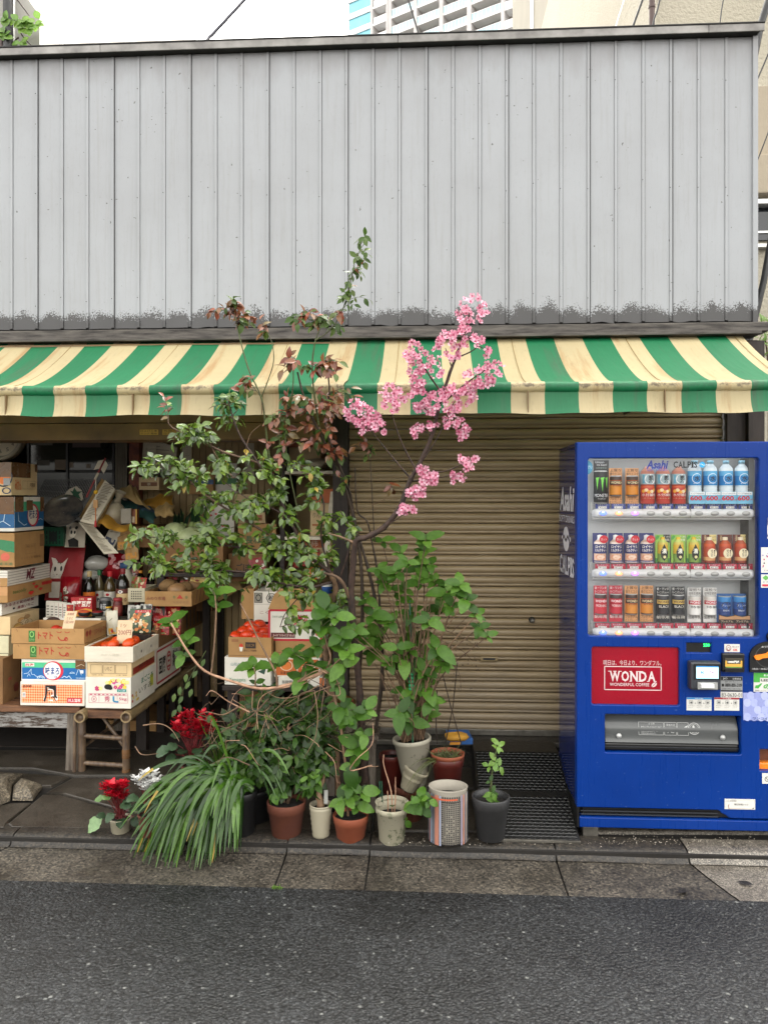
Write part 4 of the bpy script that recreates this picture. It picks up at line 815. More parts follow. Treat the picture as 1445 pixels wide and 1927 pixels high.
for x0,x1,c in ((1291,1338,'#2a7ab8'),(1343,1390,'#8c2a30')):
    mb,f=sticker('s',x0,1312.5,x1,1337); mb.rect(f,.0,.86,1,1,c); mb.txt(f,'ICカード決済' if c[1]=='2' else 'コード決済',.34,.88,.66,.98,'#eee',.002); 
    for k,(a,b) in enumerate(((.06,.3),(.4,.64),(.72,.96))): mb.txt(f,'商品を選ぶ',a,.34,b,.4,'#444'); mb.txt(f,'かざす',a,.2,b-.06,.27,'#666'); mb.frame(f,a+.05,.5,b-.06,.76,.0015,'#666') ; mb.disc(f,a+.12,.62,.04,.08,'#555',.002,10)
    mb.poly(f,[(.33,.52),(.37,.57),(.33,.62)],'#333'); mb.poly(f,[(.67,.52),(.71,.57),(.67,.62)],'#333'); mb.build('sticker',vm)
mb,f=sticker('s',1362.5,1503.5,1420,1523); mb.txt(f,'ここの住所は',.05,.74,.38,.9,'#222'); mb.txt(f,'港区新橋2-15-3',.3,.4,.76,.58,'#333'); mb.line(f,[(.14,.02),(.12,.3),(.14,.5)],.002,'#8a4a2a'); mb.line(f,[(.14,.08),(.92,.08)],.001,'#a87a5a'); mb.disc(f,.93,.14,.02,.06,'#222',.001,10); mb.frame(f,.03,.06,.97,.94,.0008,'#bbb'); mb.build('sticker',vm)
# coin dial plate, stickers towards the edge of the picture
r=pq(1408,1207,1480,1264); mb=MB(); xA,zA,xB,zB=X0+r[0],r[1],X0+r[2],r[3]; f=FR((xA,YM-.012,zA),(xB-xA,0,0),(0,0,zB-zA)); n=16
pts=[(0,0),(1,0)]+[(.5+.5*math.cos(a),.5+.5*math.sin(a)) for a in [math.pi*k/n for k in range(n+1)]]
mb.prism(FR((xA,YM-.001,zA),(xB-xA,0,0),(0,0,zB-zA)),pts,.012,'black_plastic'); mb.ring(f,.52,.52,.38,.38,.04,'#4a4a4a'); mb.txt(f,'おつり・返却',.3,.8,.72,.87,'#c9c9c9'); mb.txt(f,'1商品一本毎に選んでください',.06,.08,.94,.14,'#b9b9b9')
mb.build('coin_plate',vm)
mat('orange_plastic','#e8801c',.35,.06,9); mb=MB(); mb.prism(FR((xA,YM-.013,zA),(xB-xA,0,0),(0,0,zB-zA)),[(.1,.5),(.13,.43),(.2,.42),(.3,.48),(.46,.5),(.6,.6),(.7,.68),(.66,.74),(.5,.7),(.4,.62),(.22,.58),(.13,.56)],.014,'orange_plastic'); mb.build('return_lever',vm)
mb,f=sticker('s',1417,1266,1470,1302); mb.rect(f,.0,.74,1,1,'#3f9a3a'); mb.rect(f,.0,.5,.22,.74,'#3f9a3a',.0012); mb.txt(f,'あかりで節電',.35,.82,.95,.93,'#fff',.002); mb.txt(f,'LED照明',.26,.54,.95,.7,'#2a2f2a',.002,.02); mb.txt(f,'のむ',.34,.16,.95,.44,'#3f9a3a',.002,.03); mb.poly(f,[(.04,.2),(.16,.18),(.3,.44),(.26,.46),(.16,.36),(.06,.34)],'#3f9a3a',.002); mb.txt(f,'環境にやさしいヒートポンプ',.04,.04,.96,.11,'#3a3a3a',.002); mb.build('sticker',vm)
mb,f=sticker('s',1397.5,1304,1470,1355.5,'#8e96c4'); 
for k in range(6):
    for j in range(4): mb.disc(f,.1+.18*k+.09*(j%2),.12+.26*j,.1,.15,['#9aa2cf','#878fc0','#a4abd6'][(k+j)%3],.0012+.0001*(k+j),14)
mb.txt(f,'ワンコイン・',.24,.03,.8,.12,'#2c3a6a',.003,.02); mb.build('sticker',vm)
h=hol[3]; mb=MB(); xA,zA,xB,zB=X0+h[0]-.006,h[1]-.006,X0+h[2]+.006,h[3]+.006; mb.box((xA,YM+.07,zA),(xB,YM+.075,zB),'#6a3a22'); mb.box((xA,YM+.03,zA),(xB,YM+.07,zA+.035),'orange_plastic',.008); mb.box((xA,YM+.057,zB),(xB,YM+.075,zB+.008),'#6a3a22'); mb.box((xA-.006,YM+.057,zA),(xA,YM+.075,zB),'#6a3a22'); mb.build('coin_return',vm)
for (x0,y0,x1,y1,kind) in ((1431,1030,1470,1078,0),(1431,1081,1470,1106,1),(1443,974,1470,1014,2),(1433,1455,1470,1475,3)):
    mb,f=sticker('s',x0,y0,x1,y1)
    if kind==0:
        for k in range(40): mb.disc(f,R.uniform(.06,.95),R.uniform(.2,.92),.02+.02*R.random(),.02+.02*R.random(),R.choice(['#6a4a8a','#b03a5a','#7a6aa8','#3a2a4a']),.0012+k*1e-5,6)
        mb.txt(f,'スマホで支払い',.1,.06,.95,.13,'#4a2a5a',.003)
    elif kind==1: mb.poly(f,[(.06,.75),(.22,.55),(.38,.75),(.22,.95)],'#5aa04a'); mb.txt(f,'セブン',.06,.36,.5,.5,'#2a4a6a'); mb.rect(f,.05,.1,.42,.26,'#c02a40')
    elif kind==2: mb.rect(f,0,.66,1,1,'#1c2a6a'); mb.rect(f,0,.1,1,.2,'#1c2a6a')
    else: mb.ring(f,.25,.45,.12,.24,.2,'#333'); mb.line(f,[(.18,.6),(.32,.3)],.002,'#333'); mb.txt(f,'返却口',.45,.5,.95,.75,'#333'); mb.txt(f,'ご注意',.45,.2,.9,.4,'#333')
    mb.build('sticker',vm)
mb=MB(); p=at(1443,1198,YM); mb.lathe((p.x+.02,YM-.001,p.z),[(0,.02),(.02,.02),(.026,.012),(.026,0)],'black_plastic',16,T=Matrix.Rotation(math.pi/2,3,'X')); mb.build('key_lock',vm)
# ================= GOODS IN THE SHOP OPENING =================
mat('kraft','#a9814f',.75,.12,7,b=.05); mat('kraft_dark','#7e5b36',.8,.15,7,b=.05); mat('carton_white','#d9d4c8',.6,.07,7); mat('carton_cream','#d3b98c',.65,.1,6); mat('tape_brown','#6e4f33',.25,.15,14,b=.2,bs=30)
mat('old_wood','#675e53',.8,.38,7,b=.6,bs=40,c2='#30251e',st=(1,8,8)); mat('old_wood_up','#746b60',.8,.38,7,b=.6,bs=40,c2='#35291f',st=(8,8,1)); mat('bench_top','#7d5536',.65,.3,6,b=.35,c2='#40291b',st=(1,7,7))
mat('bamboo','#6e5a44',.45,.3,9,b=.25,c2='#40322a',st=(7,7,1)); mat('bamboo_pale','#8f7a58',.4,.25,9,b=.2,st=(5,1,5)); mat('crate_wood','#d9d0bd',.65,.1,5,b=.15,st=(1,6,6))
def wornmat():
    m,t,p,co=base('peeling_paint'); n=t.noise(co,7,8,.78,(1,6,6)); f=t.ramp(n,[(.47,0.),(.52,1.)])
    t.ln(t.mix(f,(.05,.032,.022),(.25,.24,.225)),p.inputs['Base Color']); p.inputs['Roughness'].default_value=.8; bump(t,p,f,.5,.004)
wornmat()
def px_box(x0,y0,x1,y1,Y):
    """front face of something whose outline in the photo is this rectangle, standing at depth Y"""
    a=at(x0,y1,Y); b=at(x1,y1,Y); c=at((x0+x1)/2,y0,Y); e=at((x0+x1)/2,y1,Y); return V((a.x,Y,e.z)),b.x-a.x,c.z-e.z
class Ct:
    """a carton or tray; fr/ri/le/to are unit frames on its faces"""
    def __init__(s,x0,y0,x1,y1,Y,D,m,open=False,rot=0,bev=.002,th=.006,inner=None,lid=True):
        c,w,h=px_box(x0,y0,x1,y1,Y); s.c=c;s.w=w;s.h=h;s.D=D
        ux=V((math.cos(rot),math.sin(rot),0)); uy=V((-math.sin(rot),math.cos(rot),0)); uz=V((0,0,1))
        s.mb=MB(); s.fr=FR(c,ux*w,uz*h); s.ri=FR(c+ux*w,uy*D,uz*h); s.le=FR(c+uy*D,-uy*D,uz*h); s.to=FR(c+uz*h,ux*w,uy*D)
        T=Matrix.Translation(c)@Matrix(((ux.x,uy.x,0,0),(ux.y,uy.y,0,0),(0,0,1,0),(0,0,0,1))); B=lambda lo,hi,mm_=m,b=bev: s.mb.box(lo,hi,mm_,b,T=T)
        if open:
            i_=inner or m
            B((0,0,0),(w,th,h)); B((0,D-th,0),(w,D,h)); B((0,th+.0003,0),(th,D-th-.0003,h)); B((w-th,th+.0003,0),(w,D-th-.0003,h)); B((th+.0003,th+.0003,0),(w-th-.0003,D-th-.0003,th),i_)
        else:
            B((0,0,0),(w,D,h))
            if lid:
                s.mb.line(s.to,[(0,.5),(1,.5)],.003,'#3a2a1a',.0012)
                s.mb.line(s.ri,[(.5,.72),(.5,1)],.0015,'#4a3622',.001)
        s.T=T
    def tape(s,side,a,b,c,d): s.mb.rect(getattr(s,side),a,b,c,d,'tape_brown',.0022); return s
    def done(s,name,label,cat,group=None): return s.mb.build(name,None,label,cat,group)
GB='cardboard boxes stacked at the shop front'
# --- bench
bz=at(70,1328,4.2).z
bn=thing('wooden_bench','old wooden bench with peeling paint on its apron, carrying fruit boxes','bench',(-2.4,4.2,0))
mb=MB(); 
for i in range(4): mb.box((-3.4,4.19+.2*i,bz-.035),(at(152,1330,4.2).x,4.385+.2*i,bz+R.uniform(-.002,.002)),'bench_top',.004)
mb.build('bench_top',bn)
mb=MB(); mb.box((-3.4,4.215,at(70,1371,4.2).z),(at(137,1360,4.2).x,4.24,bz-.037),'peeling_paint',.003); mb.build('apron',bn)
for (x,y,a) in ((128,4.2,0),(128,4.86,0)):
    mb=MB(); X=at(126,1400,4.2).x; mb.add([V((X+.005+o*.07-k*.012*(1-zz),y+d*.07,zz*(bz-.037)+(1-zz)*gnd(y))) for zz in (0,1) for d in (0,1) for o,k in ((0,1),(1,1))],[(0,2,3,1),(4,5,7,6),(0,1,5,4),(1,3,7,5),(3,2,6,7),(2,0,4,6)],'old_wood_up'); mb.build('leg',bn)
# --- bamboo stand
bs=thing('bamboo_stand','dark bamboo stand with thick cut rail ends, carrying the orange tray stack','stand',(-1.9,4.2,0))
YBm=4.10; L_=at(150,1350,YBm); Rr=at(237,1350,YBm)
for P in (L_,Rr):
    mb=MB(); pts=[V((P.x,YBm+t,P.z)) for t in (0,.01,.25,.27,.29,.62,.64,.66,1.05,1.07,1.09,1.7)]; rr=[.031,.032,.031,.034,.031,.030,.033,.030,.029,.032,.029,.028]
    mb.tube(pts,rr,'bamboo_pale',16,False)
    f=FR((P.x,YBm,P.z),(1,0,0),(0,0,1)); mb.ring(f,0,0,.031,.031,.28,'bamboo_pale',.0); mb.lathe((P.x,YBm,P.z),[(.0223,.0),(.021,-.03),(.0,-.032)],'bamboo',16,T=Matrix.Rotation(math.pi/2,3,'X')); mb.build('rail',bs)
def cane(pts,r,m='bamboo',parent=bs,name='cane'):
    mb=MB(); P=[]; rs=[]
    for a,b in zip(pts,pts[1:]):
        a,b=V(a),V(b)
        for t in (0,.3,.33,.36,.68,.71,.74): P.append(a.lerp(b,t)); rs.append(r*(1.14 if t in(.33,.71) else 1))
    P.append(V(pts[-1])); rs.append(r); mb.tube(P,rs,m,10); return mb.build(name,parent)
zt=L_.z-.034; YL_=4.2
xl,xr_=at(155,1400,YL_).x,at(238,1400,YL_).x
for x in (xl,xr_):
    for y in (YL_,YL_+1.4): cane([(x,y,gnd(y)),(x,y,zt)],.021,name='leg')
cane([(xl-.035,YL_-.02,gnd(YL_)),(xl-.03,YL_-.02,zt+.02)],.010,name='leg')
for yy in (1385,1436): z=at(200,yy,YL_).z; cane([(xl,YL_,z),(xr_,YL_,z-.012)],.0135,'bamboo',name='stretcher')
cane([(xl,YL_+.03,at(170,1408,YL_).z),(xr_-.03,YL_+1.2,at(200,1350,YL_).z)],.009,name='brace'); cane([(xl+.1,YL_+.05,zt-.01),(xr_,YL_+.02,at(238,1415,YL_).z)],.011,name='brace')
mb=MB(); z=L_.z
for i in range(9): mb.box((L_.x+.02,YBm+.06+i*.18,z+.012),(Rr.x-.02,YBm+.215+i*.18,z+.031),'bench_top',.004)
mb.box((L_.x+.03,YBm+.035,z-.014),(Rr.x-.03,YBm+.055,z+.03),'bench_top',.004); mb.build('stand_top',bs)
for yy in (1418,1455):
    mb=MB(); p=at(238,yy,YL_); mb.lathe((p.x,YL_,p.z-.024),[(.0225,0),(.0235,.004),(.0235,.044),(.0225,.05)],'tape_brown',12); mb.build('tape_wrap',bs)
# --- boxes of the middle stack
for y0,y1,x0,x1,YY in ((1183,1211.5,22,159,4.165),(1212,1240.5,25,160.5,4.17)):
    top=y0<1200; c=Ct(x0,y0,x1,y1,YY,.30,'kraft',open=True,th=.007); m=c.mb; f=c.fr
    m.rect(f,.24,.12,.33,.86,'#2f6a2a'); m.ring(f,.285,.62,.03,.2,.3,'#8fbf6a',.002); m.txt(f,'スマイル',.25,.2,.32,.34,'#a9c98a',.002)
    m.txt(f,'トマト',.37,.3,.575,.8,'#a8281c',bold=.015)
    for k in(0,1): m.ring(f,.66+.11*k,.85,.04,.12,.3,'#a8281c',.002,14,math.pi*1.1,math.pi*1.9)
    m.ring(f,.705,.5,.065,.3,.22,'#a8281c',.002,16,math.pi*1.02,math.pi*1.9); m.ring(f,.755,.33,.025,.14,.35,'#a8281c',.002,14)
    m.txt(c.ri,'スマイルトマト',.42,.3,.95,.72,'#8a3220',bold=.01)
    for k in (.12,.25): m.disc(c.ri,k,.62,.05,.2,'#8a3220'); m.line(c.ri,[(k,.2),(k,.5)],.004,'#8a3220')
    for k in (.07,.86): m.line(f,[(k,.97),(k+.02,.78)],.0015,'#4a3018')
    c.done('tomato_tray','open brown tomato tray with green smile badge, '+('upper of the two, price card inside' if top else 'lower of the two, above the blue box'),'cardboard box',GB)
    if top: TT=c
for (cx,cy) in ((.25,.3),(.5,.6),(.75,.35),(.35,.75)):
    p=TT.to(cx,cy,-.045); mb=MB(); mb.ball(p,.032,'#c0301c',12,sz=.85); mb.build('tomato',None,'red tomato inside the upper brown tomato tray','tomato','tomatoes in the brown tray')
c=Ct(41,1241,164,1282,4.18,.34,'carton_white'); m=c.mb; f=c.fr
m.rect(f,.012,.09,.985,.62,'#0f5f9e'); m.rect(f,.012,.62,.985,.86,'#49b583'); m.disc(f,.49,.48,.155,.44,'#c8253a',.0015); m.disc(f,.475,.48,.128,.39,'#eceae6',.0019)
m.txt(f,'味まろ',.37,.3,.585,.66,'#1a3f86',.003,.02); m.ring(f,.53,.2,.02,.06,.4,'#1a3f86',.003,12); m.rect(f,.06,.68,.2,.82,'#e8e4dc',.002); m.txt(f,'西海',.065,.69,.195,.81,'#b03a30',.003,.02)
w_='#cfe4f0'; m.line(f,[(.04,.33),(.1,.36),(.14,.5),(.155,.56),(.15,.42),(.165,.3),(.2,.3),(.23,.22),(.3,.2)],.0022,w_,.002); m.ring(f,.3,.12,.06,.14,.18,w_,.002,16,0,math.pi); m.ring(f,.3,.12,.035,.08,.25,w_,.002,16,0,math.pi); m.line(f,[(.09,.2),(.12,.34),(.14,.22)],.002,w_,.002)
m.line(f,[(.74,.38),(.77,.44),(.8,.42),(.82,.38),(.74,.38)],.002,w_,.002); m.line(f,[(.62,.16),(.66,.24),(.7,.18),(.73,.26),(.77,.12)],.003,w_,.002); m.line(f,[(.84,.3),(.88,.62),(.92,.3)],.002,w_,.002); m.rect(f,.9,.38,.95,.52,'#e8e8e8',.002); m.txt(f,'NAGASAKI',.84,.14,.97,.19,w_,.002)
m.rect(f,.83,.58,.985,.99,'tape_brown',.0035); m.line(f,[(.85,.7),(.92,.8),(.97,.72)],.002,'#c8b89a',.004)
c.done('citrus_box','blue and green citrus box with round emblem, under the tomato trays','cardboard box',GB)
c=Ct(39,1283,160,1328,4.16,.36,'carton_white'); m=c.mb; f=c.fr; m.rect(f,.02,.12,.965,.88,'#e8692a')
nx,ny=26,7
for i in range(nx):
    for j in range(ny):
        cx,cy=.02+.945*(i+.5)/nx,.12+.76*(j+.5)/ny; a,b=.945/nx*.5,.76/ny*.5; m.poly(f,[(cx-a,cy),(cx,cy-b),(cx+a,cy),(cx,cy+b)],'#f2b48a',.0014)
for k in range(3): m.txt(f,'風',.36+.003*k,.16,.59,.86,'#f3ece2' if k<1 else '#14110f',.002+.0006*k,.07 if k<1 else .02)
m.rect(f,.73,.14,.955,.34,'#c02038',.002); m.txt(f,'川上蜜柑',.745,.17,.94,.31,'#f3e6e0',.003,.02); m.txt(f,'西宇和',.04,.74,.18,.86,'#1a1512',.002,.02); m.rect(f,.035,.34,.085,.56,'#f0e8de',.002)
for k in range(3): m.rect(f,.042,.38+.06*k,.078,.41+.06*k,'#4a5a6a',.003)
c.done('mandarin_box','orange checked mandarin box with a black brushed character, lowest on the bench','cardboard box',GB)
# --- boxes on the bamboo stand
Yb=4.10; c=Ct(159.5,1217,251,1246,Yb,.40,'crate_wood',open=True,th=.010,bev=.0015,inner='#c46a1c'); m=c.mb
m.rect(FR(c.ri(0,0,-.0105),c.ri(1,0)-c.ri(0,0),c.ri(0,1)-c.ri(0,0)),.02,.05,.98,.98,'#c8701c',-.0005)
a=c.le; m.box(V((c.c.x+.0105,Yb+.011,c.c.z+.008)),V((c.c.x+.0125,Yb+.388,c.c.z+c.h-.006)),'#c46f1e'); m.box(V((c.c.x+c.w-.0125,Yb+.011,c.c.z+.008)),V((c.c.x+c.w-.0105,Yb+.388,c.c.z+c.h-.006)),'#a85a18'); m.box(V((c.c.x+.013,Yb+.386,c.c.z+.008)),V((c.c.x+c.w-.013,Yb+.389,c.c.z+c.h-.006)),'#b9652a')
for k in (.3,.68): m.disc(c.ri,k,.45,.018,.1,'#2a2018')
m.txt(c.fr,'みかん選果',.34,.4,.72,.56,'#c3bbaa'); c.done('fruit_tray','white wooden tray of mandarins with a price card','tray',GB); ORT=c
mat('mandarin','#e0521a',.42,.1,30,b=.12,bs=220,c2='#c8400f'); mat('leaf_stub','#3f6a2a',.6)
def fruit(p,r,label,name='mandarin',group=None,m='mandarin',sz=.82):
    mb=MB(); prof=[(0,.36)]; T=Matrix.Rotation(R.uniform(-.4,.4),3,'X')@Matrix.Rotation(R.uniform(-.4,.4),3,'Y')
    prof=[(.001,-sz*r),(.35*r,-.95*sz*r),(.7*r,-.74*sz*r),(.94*r,-.36*sz*r),(r,0),(.95*r,.33*sz*r),(.76*r,.66*sz*r),(.45*r,.87*sz*r),(.18*r,.92*sz*r),(.07*r,.86*sz*r)]
    mb.lathe(p,prof,m,18,T=T); mb.lathe(V(p),[(.09*r,.85*sz*r),(.05*r,.92*sz*r),(.001,.92*sz*r)],'leaf_stub',8,T=T); mb.build(name,None,label,name,group)
for (x,y,YY,l) in ((213,1213,4.22,'front left of the price card'),(222,1207,4.32,'behind, against the price card'),(243,1211,4.2,'nearest the front right corner'),(252,1206,4.34,'at the back right of the tray'),(200,1216,4.3,'low at the left side of the tray')): fruit(at(x,y,YY),.036,'bright orange mandarin in the white tray, '+l,'mandarin','mandarins in the white tray')
def pricecard(x0,y0,x1,y1,Y,lines,label,lean=.02,c='#d9bf9a',skew=0):
    p,w,h=px_box(x0,y0,x1,y1,Y); f=FR(p,V((w,0,0)),V((skew*w,lean,h))); mb=MB(); mb.prism(FR(f(0,0,-.001),V((w,0,0)),V((skew*w,lean,h))),[(0,0),(1,0),(1,1),(0,1)],.0012,c)
    for t,a,b,cc,d in lines: mb.txt(f,t,a,b,cc,d,'#8a3228',.0012)
    return mb.build('price_card',None,label,'price card')
pricecard(220,1168,248,1211,4.27,[('1ッ',.22,.68,.6,.85),('200円',.06,.36,.92,.58)],'cream handwritten card reading 200 yen, in the mandarin tray')
pricecard(117,1151,138,1186,4.25,[('高糖度',.2,.78,.8,.92),('とまと',.24,.56,.78,.7),('1皿300',.12,.36,.9,.5)],'cream handwritten card standing in the upper tomato tray',.02,'#d9bf9a',.22)
c=Ct(165,1246,248,1274,Yb+.02,.36,'carton_cream'); m=c.mb; f=c.fr
for a in (.08,.36,.64): m.frame(f,a,.24,a+.26,.82,.0016,'#5a442c')
m.txt(f,'いちご',.4,.42,.56,.7,'#5a442c'); m.txt(f,'住所  氏名',.1,.1,.36,.17,'#5a442c'); m.txt(f,'入数  等級',.66,.1,.9,.17,'#5a442c'); r=c.ri; m.rect(r,.05,.1,.98,.55,'#8a2a1c',.0012); m.txt(r,'あまおういちご',.3,.3,.95,.6,'#2a1a14',.002,.02)
c.done('plain_box','plain light brown box with ruled printing, between the mandarin tray and the flowered box','cardboard box',GB)
c=Ct(161.5,1275,247,1333,Yb+.01,.37,'carton_white'); m=c.mb; f=c.fr
for k in range(34):
    cx,cy=R.uniform(.06,.94),.58+.34*R.random(); cc=R.choice(['#d9c23a','#c8478a','#e8d98a','#b83a6a']); 
    if .35<cx<.62 and cy<.8: continue
    for q in range(5): a=q*1.257+k; m.disc(f,cx+.026*math.cos(a),cy+.038*math.sin(a),.02,.03,cc,.0012+k*2e-5+q*4e-6,7)
m.disc(f,.5,.7,.085,.09,'#0b0908',.0025,14); m.disc(f,.55,.66,.05,.06,'#0b0908',.0026,10); m.rect(f,.7,.54,.9,.63,'#2f8a7a',.003); m.txt(f,'さくら便',.73,.555,.87,.615,'#eef',.004)
c_='#b8506a'; m.frame(f,.08,.18,.93,.48,.0016,c_); m.line(f,[(.08,.42),(.93,.42)],.0014,c_); m.line(f,[(.3,.18),(.3,.48)],.0014,c_); m.line(f,[(.7,.18),(.7,.48)],.0014,c_); m.ring(f,.19,.3,.06,.09,.16,c_); m.txt(f,'東',.165,.255,.215,.345,c_); m.txt(f,'秀',.42,.22,.54,.4,c_,.002,.02); m.txt(f,'5kg',.74,.24,.91,.36,c_,.002,.01); m.line(f,[(.62,.4),(.62,.24),(.67,.22),(.73,.22)],.009,'#2a86b0',.003)
for k in range(9): m.rect(f,.1+.09*k,.435,.15+.09*k,.465,c_,.0018)
r=c.ri; m.txt(r,'いすみ',.3,.3,.85,.5,'#6a6a5a',.002,.01); m.txt(r,'まごころ',.4,.6,.9,.8,'#2f7a5a',.002,.02); 
for k in range(8): m.disc(r,R.uniform(.05,.3),R.uniform(.15,.45),.03,.05,R.choice(['#b03a2a','#c8a03a','#d9c23a']),.0014+k*2e-5,8)
m.rect(r,.78,.3,.92,.7,'#b8b83a',.0012); c.done('flowered_box','white box printed with pink and yellow flowers and 5kg, bottom of the bamboo stand stack','cardboard box',GB)
# white box with red frame further back on the stand, open box of seasoning above
c=Ct(200,1222,290,1298,4.50,.50,'carton_white'); r=c.ri; m=c.mb; m.frame(r,.1,.1,.94,.9,.012,'#b02a30'); m.txt(r,'豆腐',.16,.28,.4,.72,'#1c1a1a',.003,.03); m.ring(r,.52,.5,.085,.26,.2,'#b02a30',.003); m.txt(r,'三',.47,.34,.57,.66,'#b02a30',.003,.03); m.txt(r,'絹ごし',.66,.28,.9,.72,'#1c1a1a',.003,.03)
c.done('tofu_box','white box with a red frame and black characters, behind the flowered box','cardboard box',GB)
c=Ct(232,1186,297,1220,4.54,.45,'kraft_dark',open=True); c.done('snack_box','brown open box packed with seasoning bags, on the red framed box','cardboard box',GB); SB=c
def pouch(x0,y0,x1,y1,Y,c,fn,label,cat='snack bag',lean=.03,bulge=.012,name='pouch',group=None,rot=0):
    p,w,h=px_box(x0,y0,x1,y1,Y); mb=MB(); N=9
    ca,sa=math.cos(rot),math.sin(rot)
    def g(u,v,s_): 
        b=bulge*(max(0,math.sin(math.pi*u))*max(0,math.sin(math.pi*min(1,max(0,v)))))**.6
        x=(u-.5)*w*(1-.03*math.sin(v*3.1)); zz=v*h+.002*math.sin(u*19)*(v>.95)
        return p+V((w/2+x*ca-zz*sa*.0+(-sa*(zz-h/2) if rot else 0),v*lean-s_*b+.0025*math.sin(u*13+v*7)*s_,(zz if not rot else h/2+(zz-h/2)*ca+x*sa)))
    mb.grid(lambda u,v:g(u,v,1),N,N,c); mb.grid(lambda u,v:g(1-u,v,-.6),N,N,c)
    f=lambda x,y,z=0:g(x,y,1)+V((0,-z-.002,0)); f.w=w;f.h=h
    if fn: fn(mb,f)
    return mb.build(name,None,label,cat,group)
def blobs(mb,f,cols,n,x0,y0,x1,y1,s=.06,z=.0012):
    for k in range(n): a=s*R.uniform(.6,1.4); mb.disc(f,R.uniform(x0,x1),R.uniform(y0,y1),a,a*R.uniform(.5,1.),R.choice(cols),z+k*2e-5,7)
mat('foil_grey','#9c9a92',.3,.1,9,m=.4); mat('foil_green','#3b5236',.35,.1,9); mat('foil_red','#a31c1e',.3,.1,9); mat('foil_clear','#c3bda8',.25,.15,9)
def veg(mb,f): blobs(mb,f,['#d98a4a','#e0b070','#efe0c0','#c06a34','#5a7a4a'],46,.06,.05,.94,.8,.075); mb.rect(f,.25,.84,.98,.97,'#b81c22',.004); mb.txt(f,'きんぴら',.36,.87,.9,.95,'#f0d8d0',.006)
def redm(mb,f): blobs(mb,f,['#c8603a','#7a1c14','#d98a5a','#8a8a5a'],30,.06,.05,.94,.62,.08); mb.txt(f,'ミネストローネ',.1,.74,.95,.86,'#f3e0d8',.004,.01)
GP='seasoning bags in the brown box'
pouch(242,1147,284,1192,4.52,'foil_green',veg,'dark green bag of mixed vegetables, behind the 200 yen card','seasoning bag',group=GP)
pouch(238,1140,262,1190,4.6,'foil_grey',lambda mb,f:(mb.rect(f,.1,.7,.9,.8,'#4a4a4a'),mb.txt(f,'昆布',.3,.84,.7,.95,'#3a3a3a')),'grey foil bag just behind the dark green vegetable bag','seasoning bag',group=GP); pouch(262,1138,284,1185,4.62,'foil_grey',lambda mb,f:mb.rect(f,.05,.75,.95,.95,'#16181c',.002),'grey foil bag with a black header, second row of the brown box','seasoning bag',group=GP)
pouch(286,1160,318,1195,4.60,'foil_red',redm,'red soup bag with white name, at the right end of the brown box','seasoning bag',group=GP); pouch(284,1139,312,1168,4.72,'foil_red',lambda mb,f:(mb.rect(f,.08,.3,.92,.9,'#2a2018',.002),mb.txt(f,'具材',.3,.5,.7,.8,'#e0c0a0',.004)),'red bag with black window, behind the red soup bag','seasoning bag',group=GP); pouch(312,1140,338,1170,4.74,'foil_red',lambda mb,f:blobs(mb,f,['#d97a3a','#c83a24','#e0b080'],20,.1,.1,.9,.9,.1),'orange and red bag at the far end of the second row','seasoning bag',group=GP); pouch(322,1158,340,1195,4.8,'foil_red',lambda mb,f:blobs(mb,f,['#c8502a','#e0a070'],16,.1,.1,.9,.7,.12),'narrow red bag leaning on the wooden crate','seasoning bag',group=GP)
pouch(200,1150,222,1195,4.44,'foil_clear',lambda mb,f:(mb.rect(f,.2,.05,.95,.3,'#c8962a',.002),mb.disc(f,.5,.18,.1,.08,'#a83020',.004,10),mb.line(f,[(.3,.6),(.6,.7)],.003,'#6a6a5a',.003)),'pale green pouch leaning beside the tomato tray','seasoning bag',lean=.02,rot=.12,group=GP)
# potato box on crate
c=Ct(281,1146,345,1192,4.95,.5,'kraft_dark',lid=False); m=c.mb
for k in range(5): m.rect(c.ri,.12+.16*k,.12,.19+.16*k,.82,'#2a1a0e'); 
c.done('slatted_crate','brown slatted crate under the potato box','crate',GB)
c=Ct(273,1113,361,1141,4.66,.55,'kraft',open=True,th=.008); m=c.mb; f=c.fr; m.txt(f,'みのり市場',.04,.4,.44,.66,'#7a3a24',bold=.01); m.poly(f,[(.68,.52),(.82,.52),(.75,.8)],'#b02a1c'); m.txt(f,'秀',.6,.5,.66,.72,'#4a6a3a'); m.txt(f,'優',.86,.5,.92,.72,'#4a6a3a'); m.txt(f,'生産者直送',.6,.22,.94,.36,'#8a6a44')
for k in range(3): m.line(c.ri,[(.15+.14*k,.1),(.22+.14*k,.95)],.012,'#5a2a1c')
c.done('potato_box','shallow brown box of potatoes with a red triangle mark','cardboard box',GB)
mat('potato','#8a6a42',.8,.2,14,b=.2,bs=50); mat('onion_skin','#a07a52',.5,.22,9,st=(1,1,.3))
for i,(x,y,YY,r) in enumerate(((316,1102,4.8,.05),(334,1110,4.74,.052),(348,1106,4.85,.05),(364,1102,4.95,.05),(322,1098,4.98,.05))):
    mb=MB(); mb.ball(at(x,y,YY),r,'potato' if i%2==0 else 'onion_skin',14,sx=1.1,sz=.8,lump=.06); mb.build('potato',None,'brown potato in the red triangle box, '+('darkest, at the left edge','striped skin, at the front rim','second from the right side','rightmost one','behind the darkest one')[i],'potato','potatoes in the shallow box')
pouch(330,1082,362,1108,4.95,'thin_film',lambda mb,f:blobs(mb,f,['#7a2a2a','#a84a3a','#c8a090'],18,.1,.05,.9,.6,.09),'clear bag of dark red beans on the potatoes','bean bag',bulge=.02)
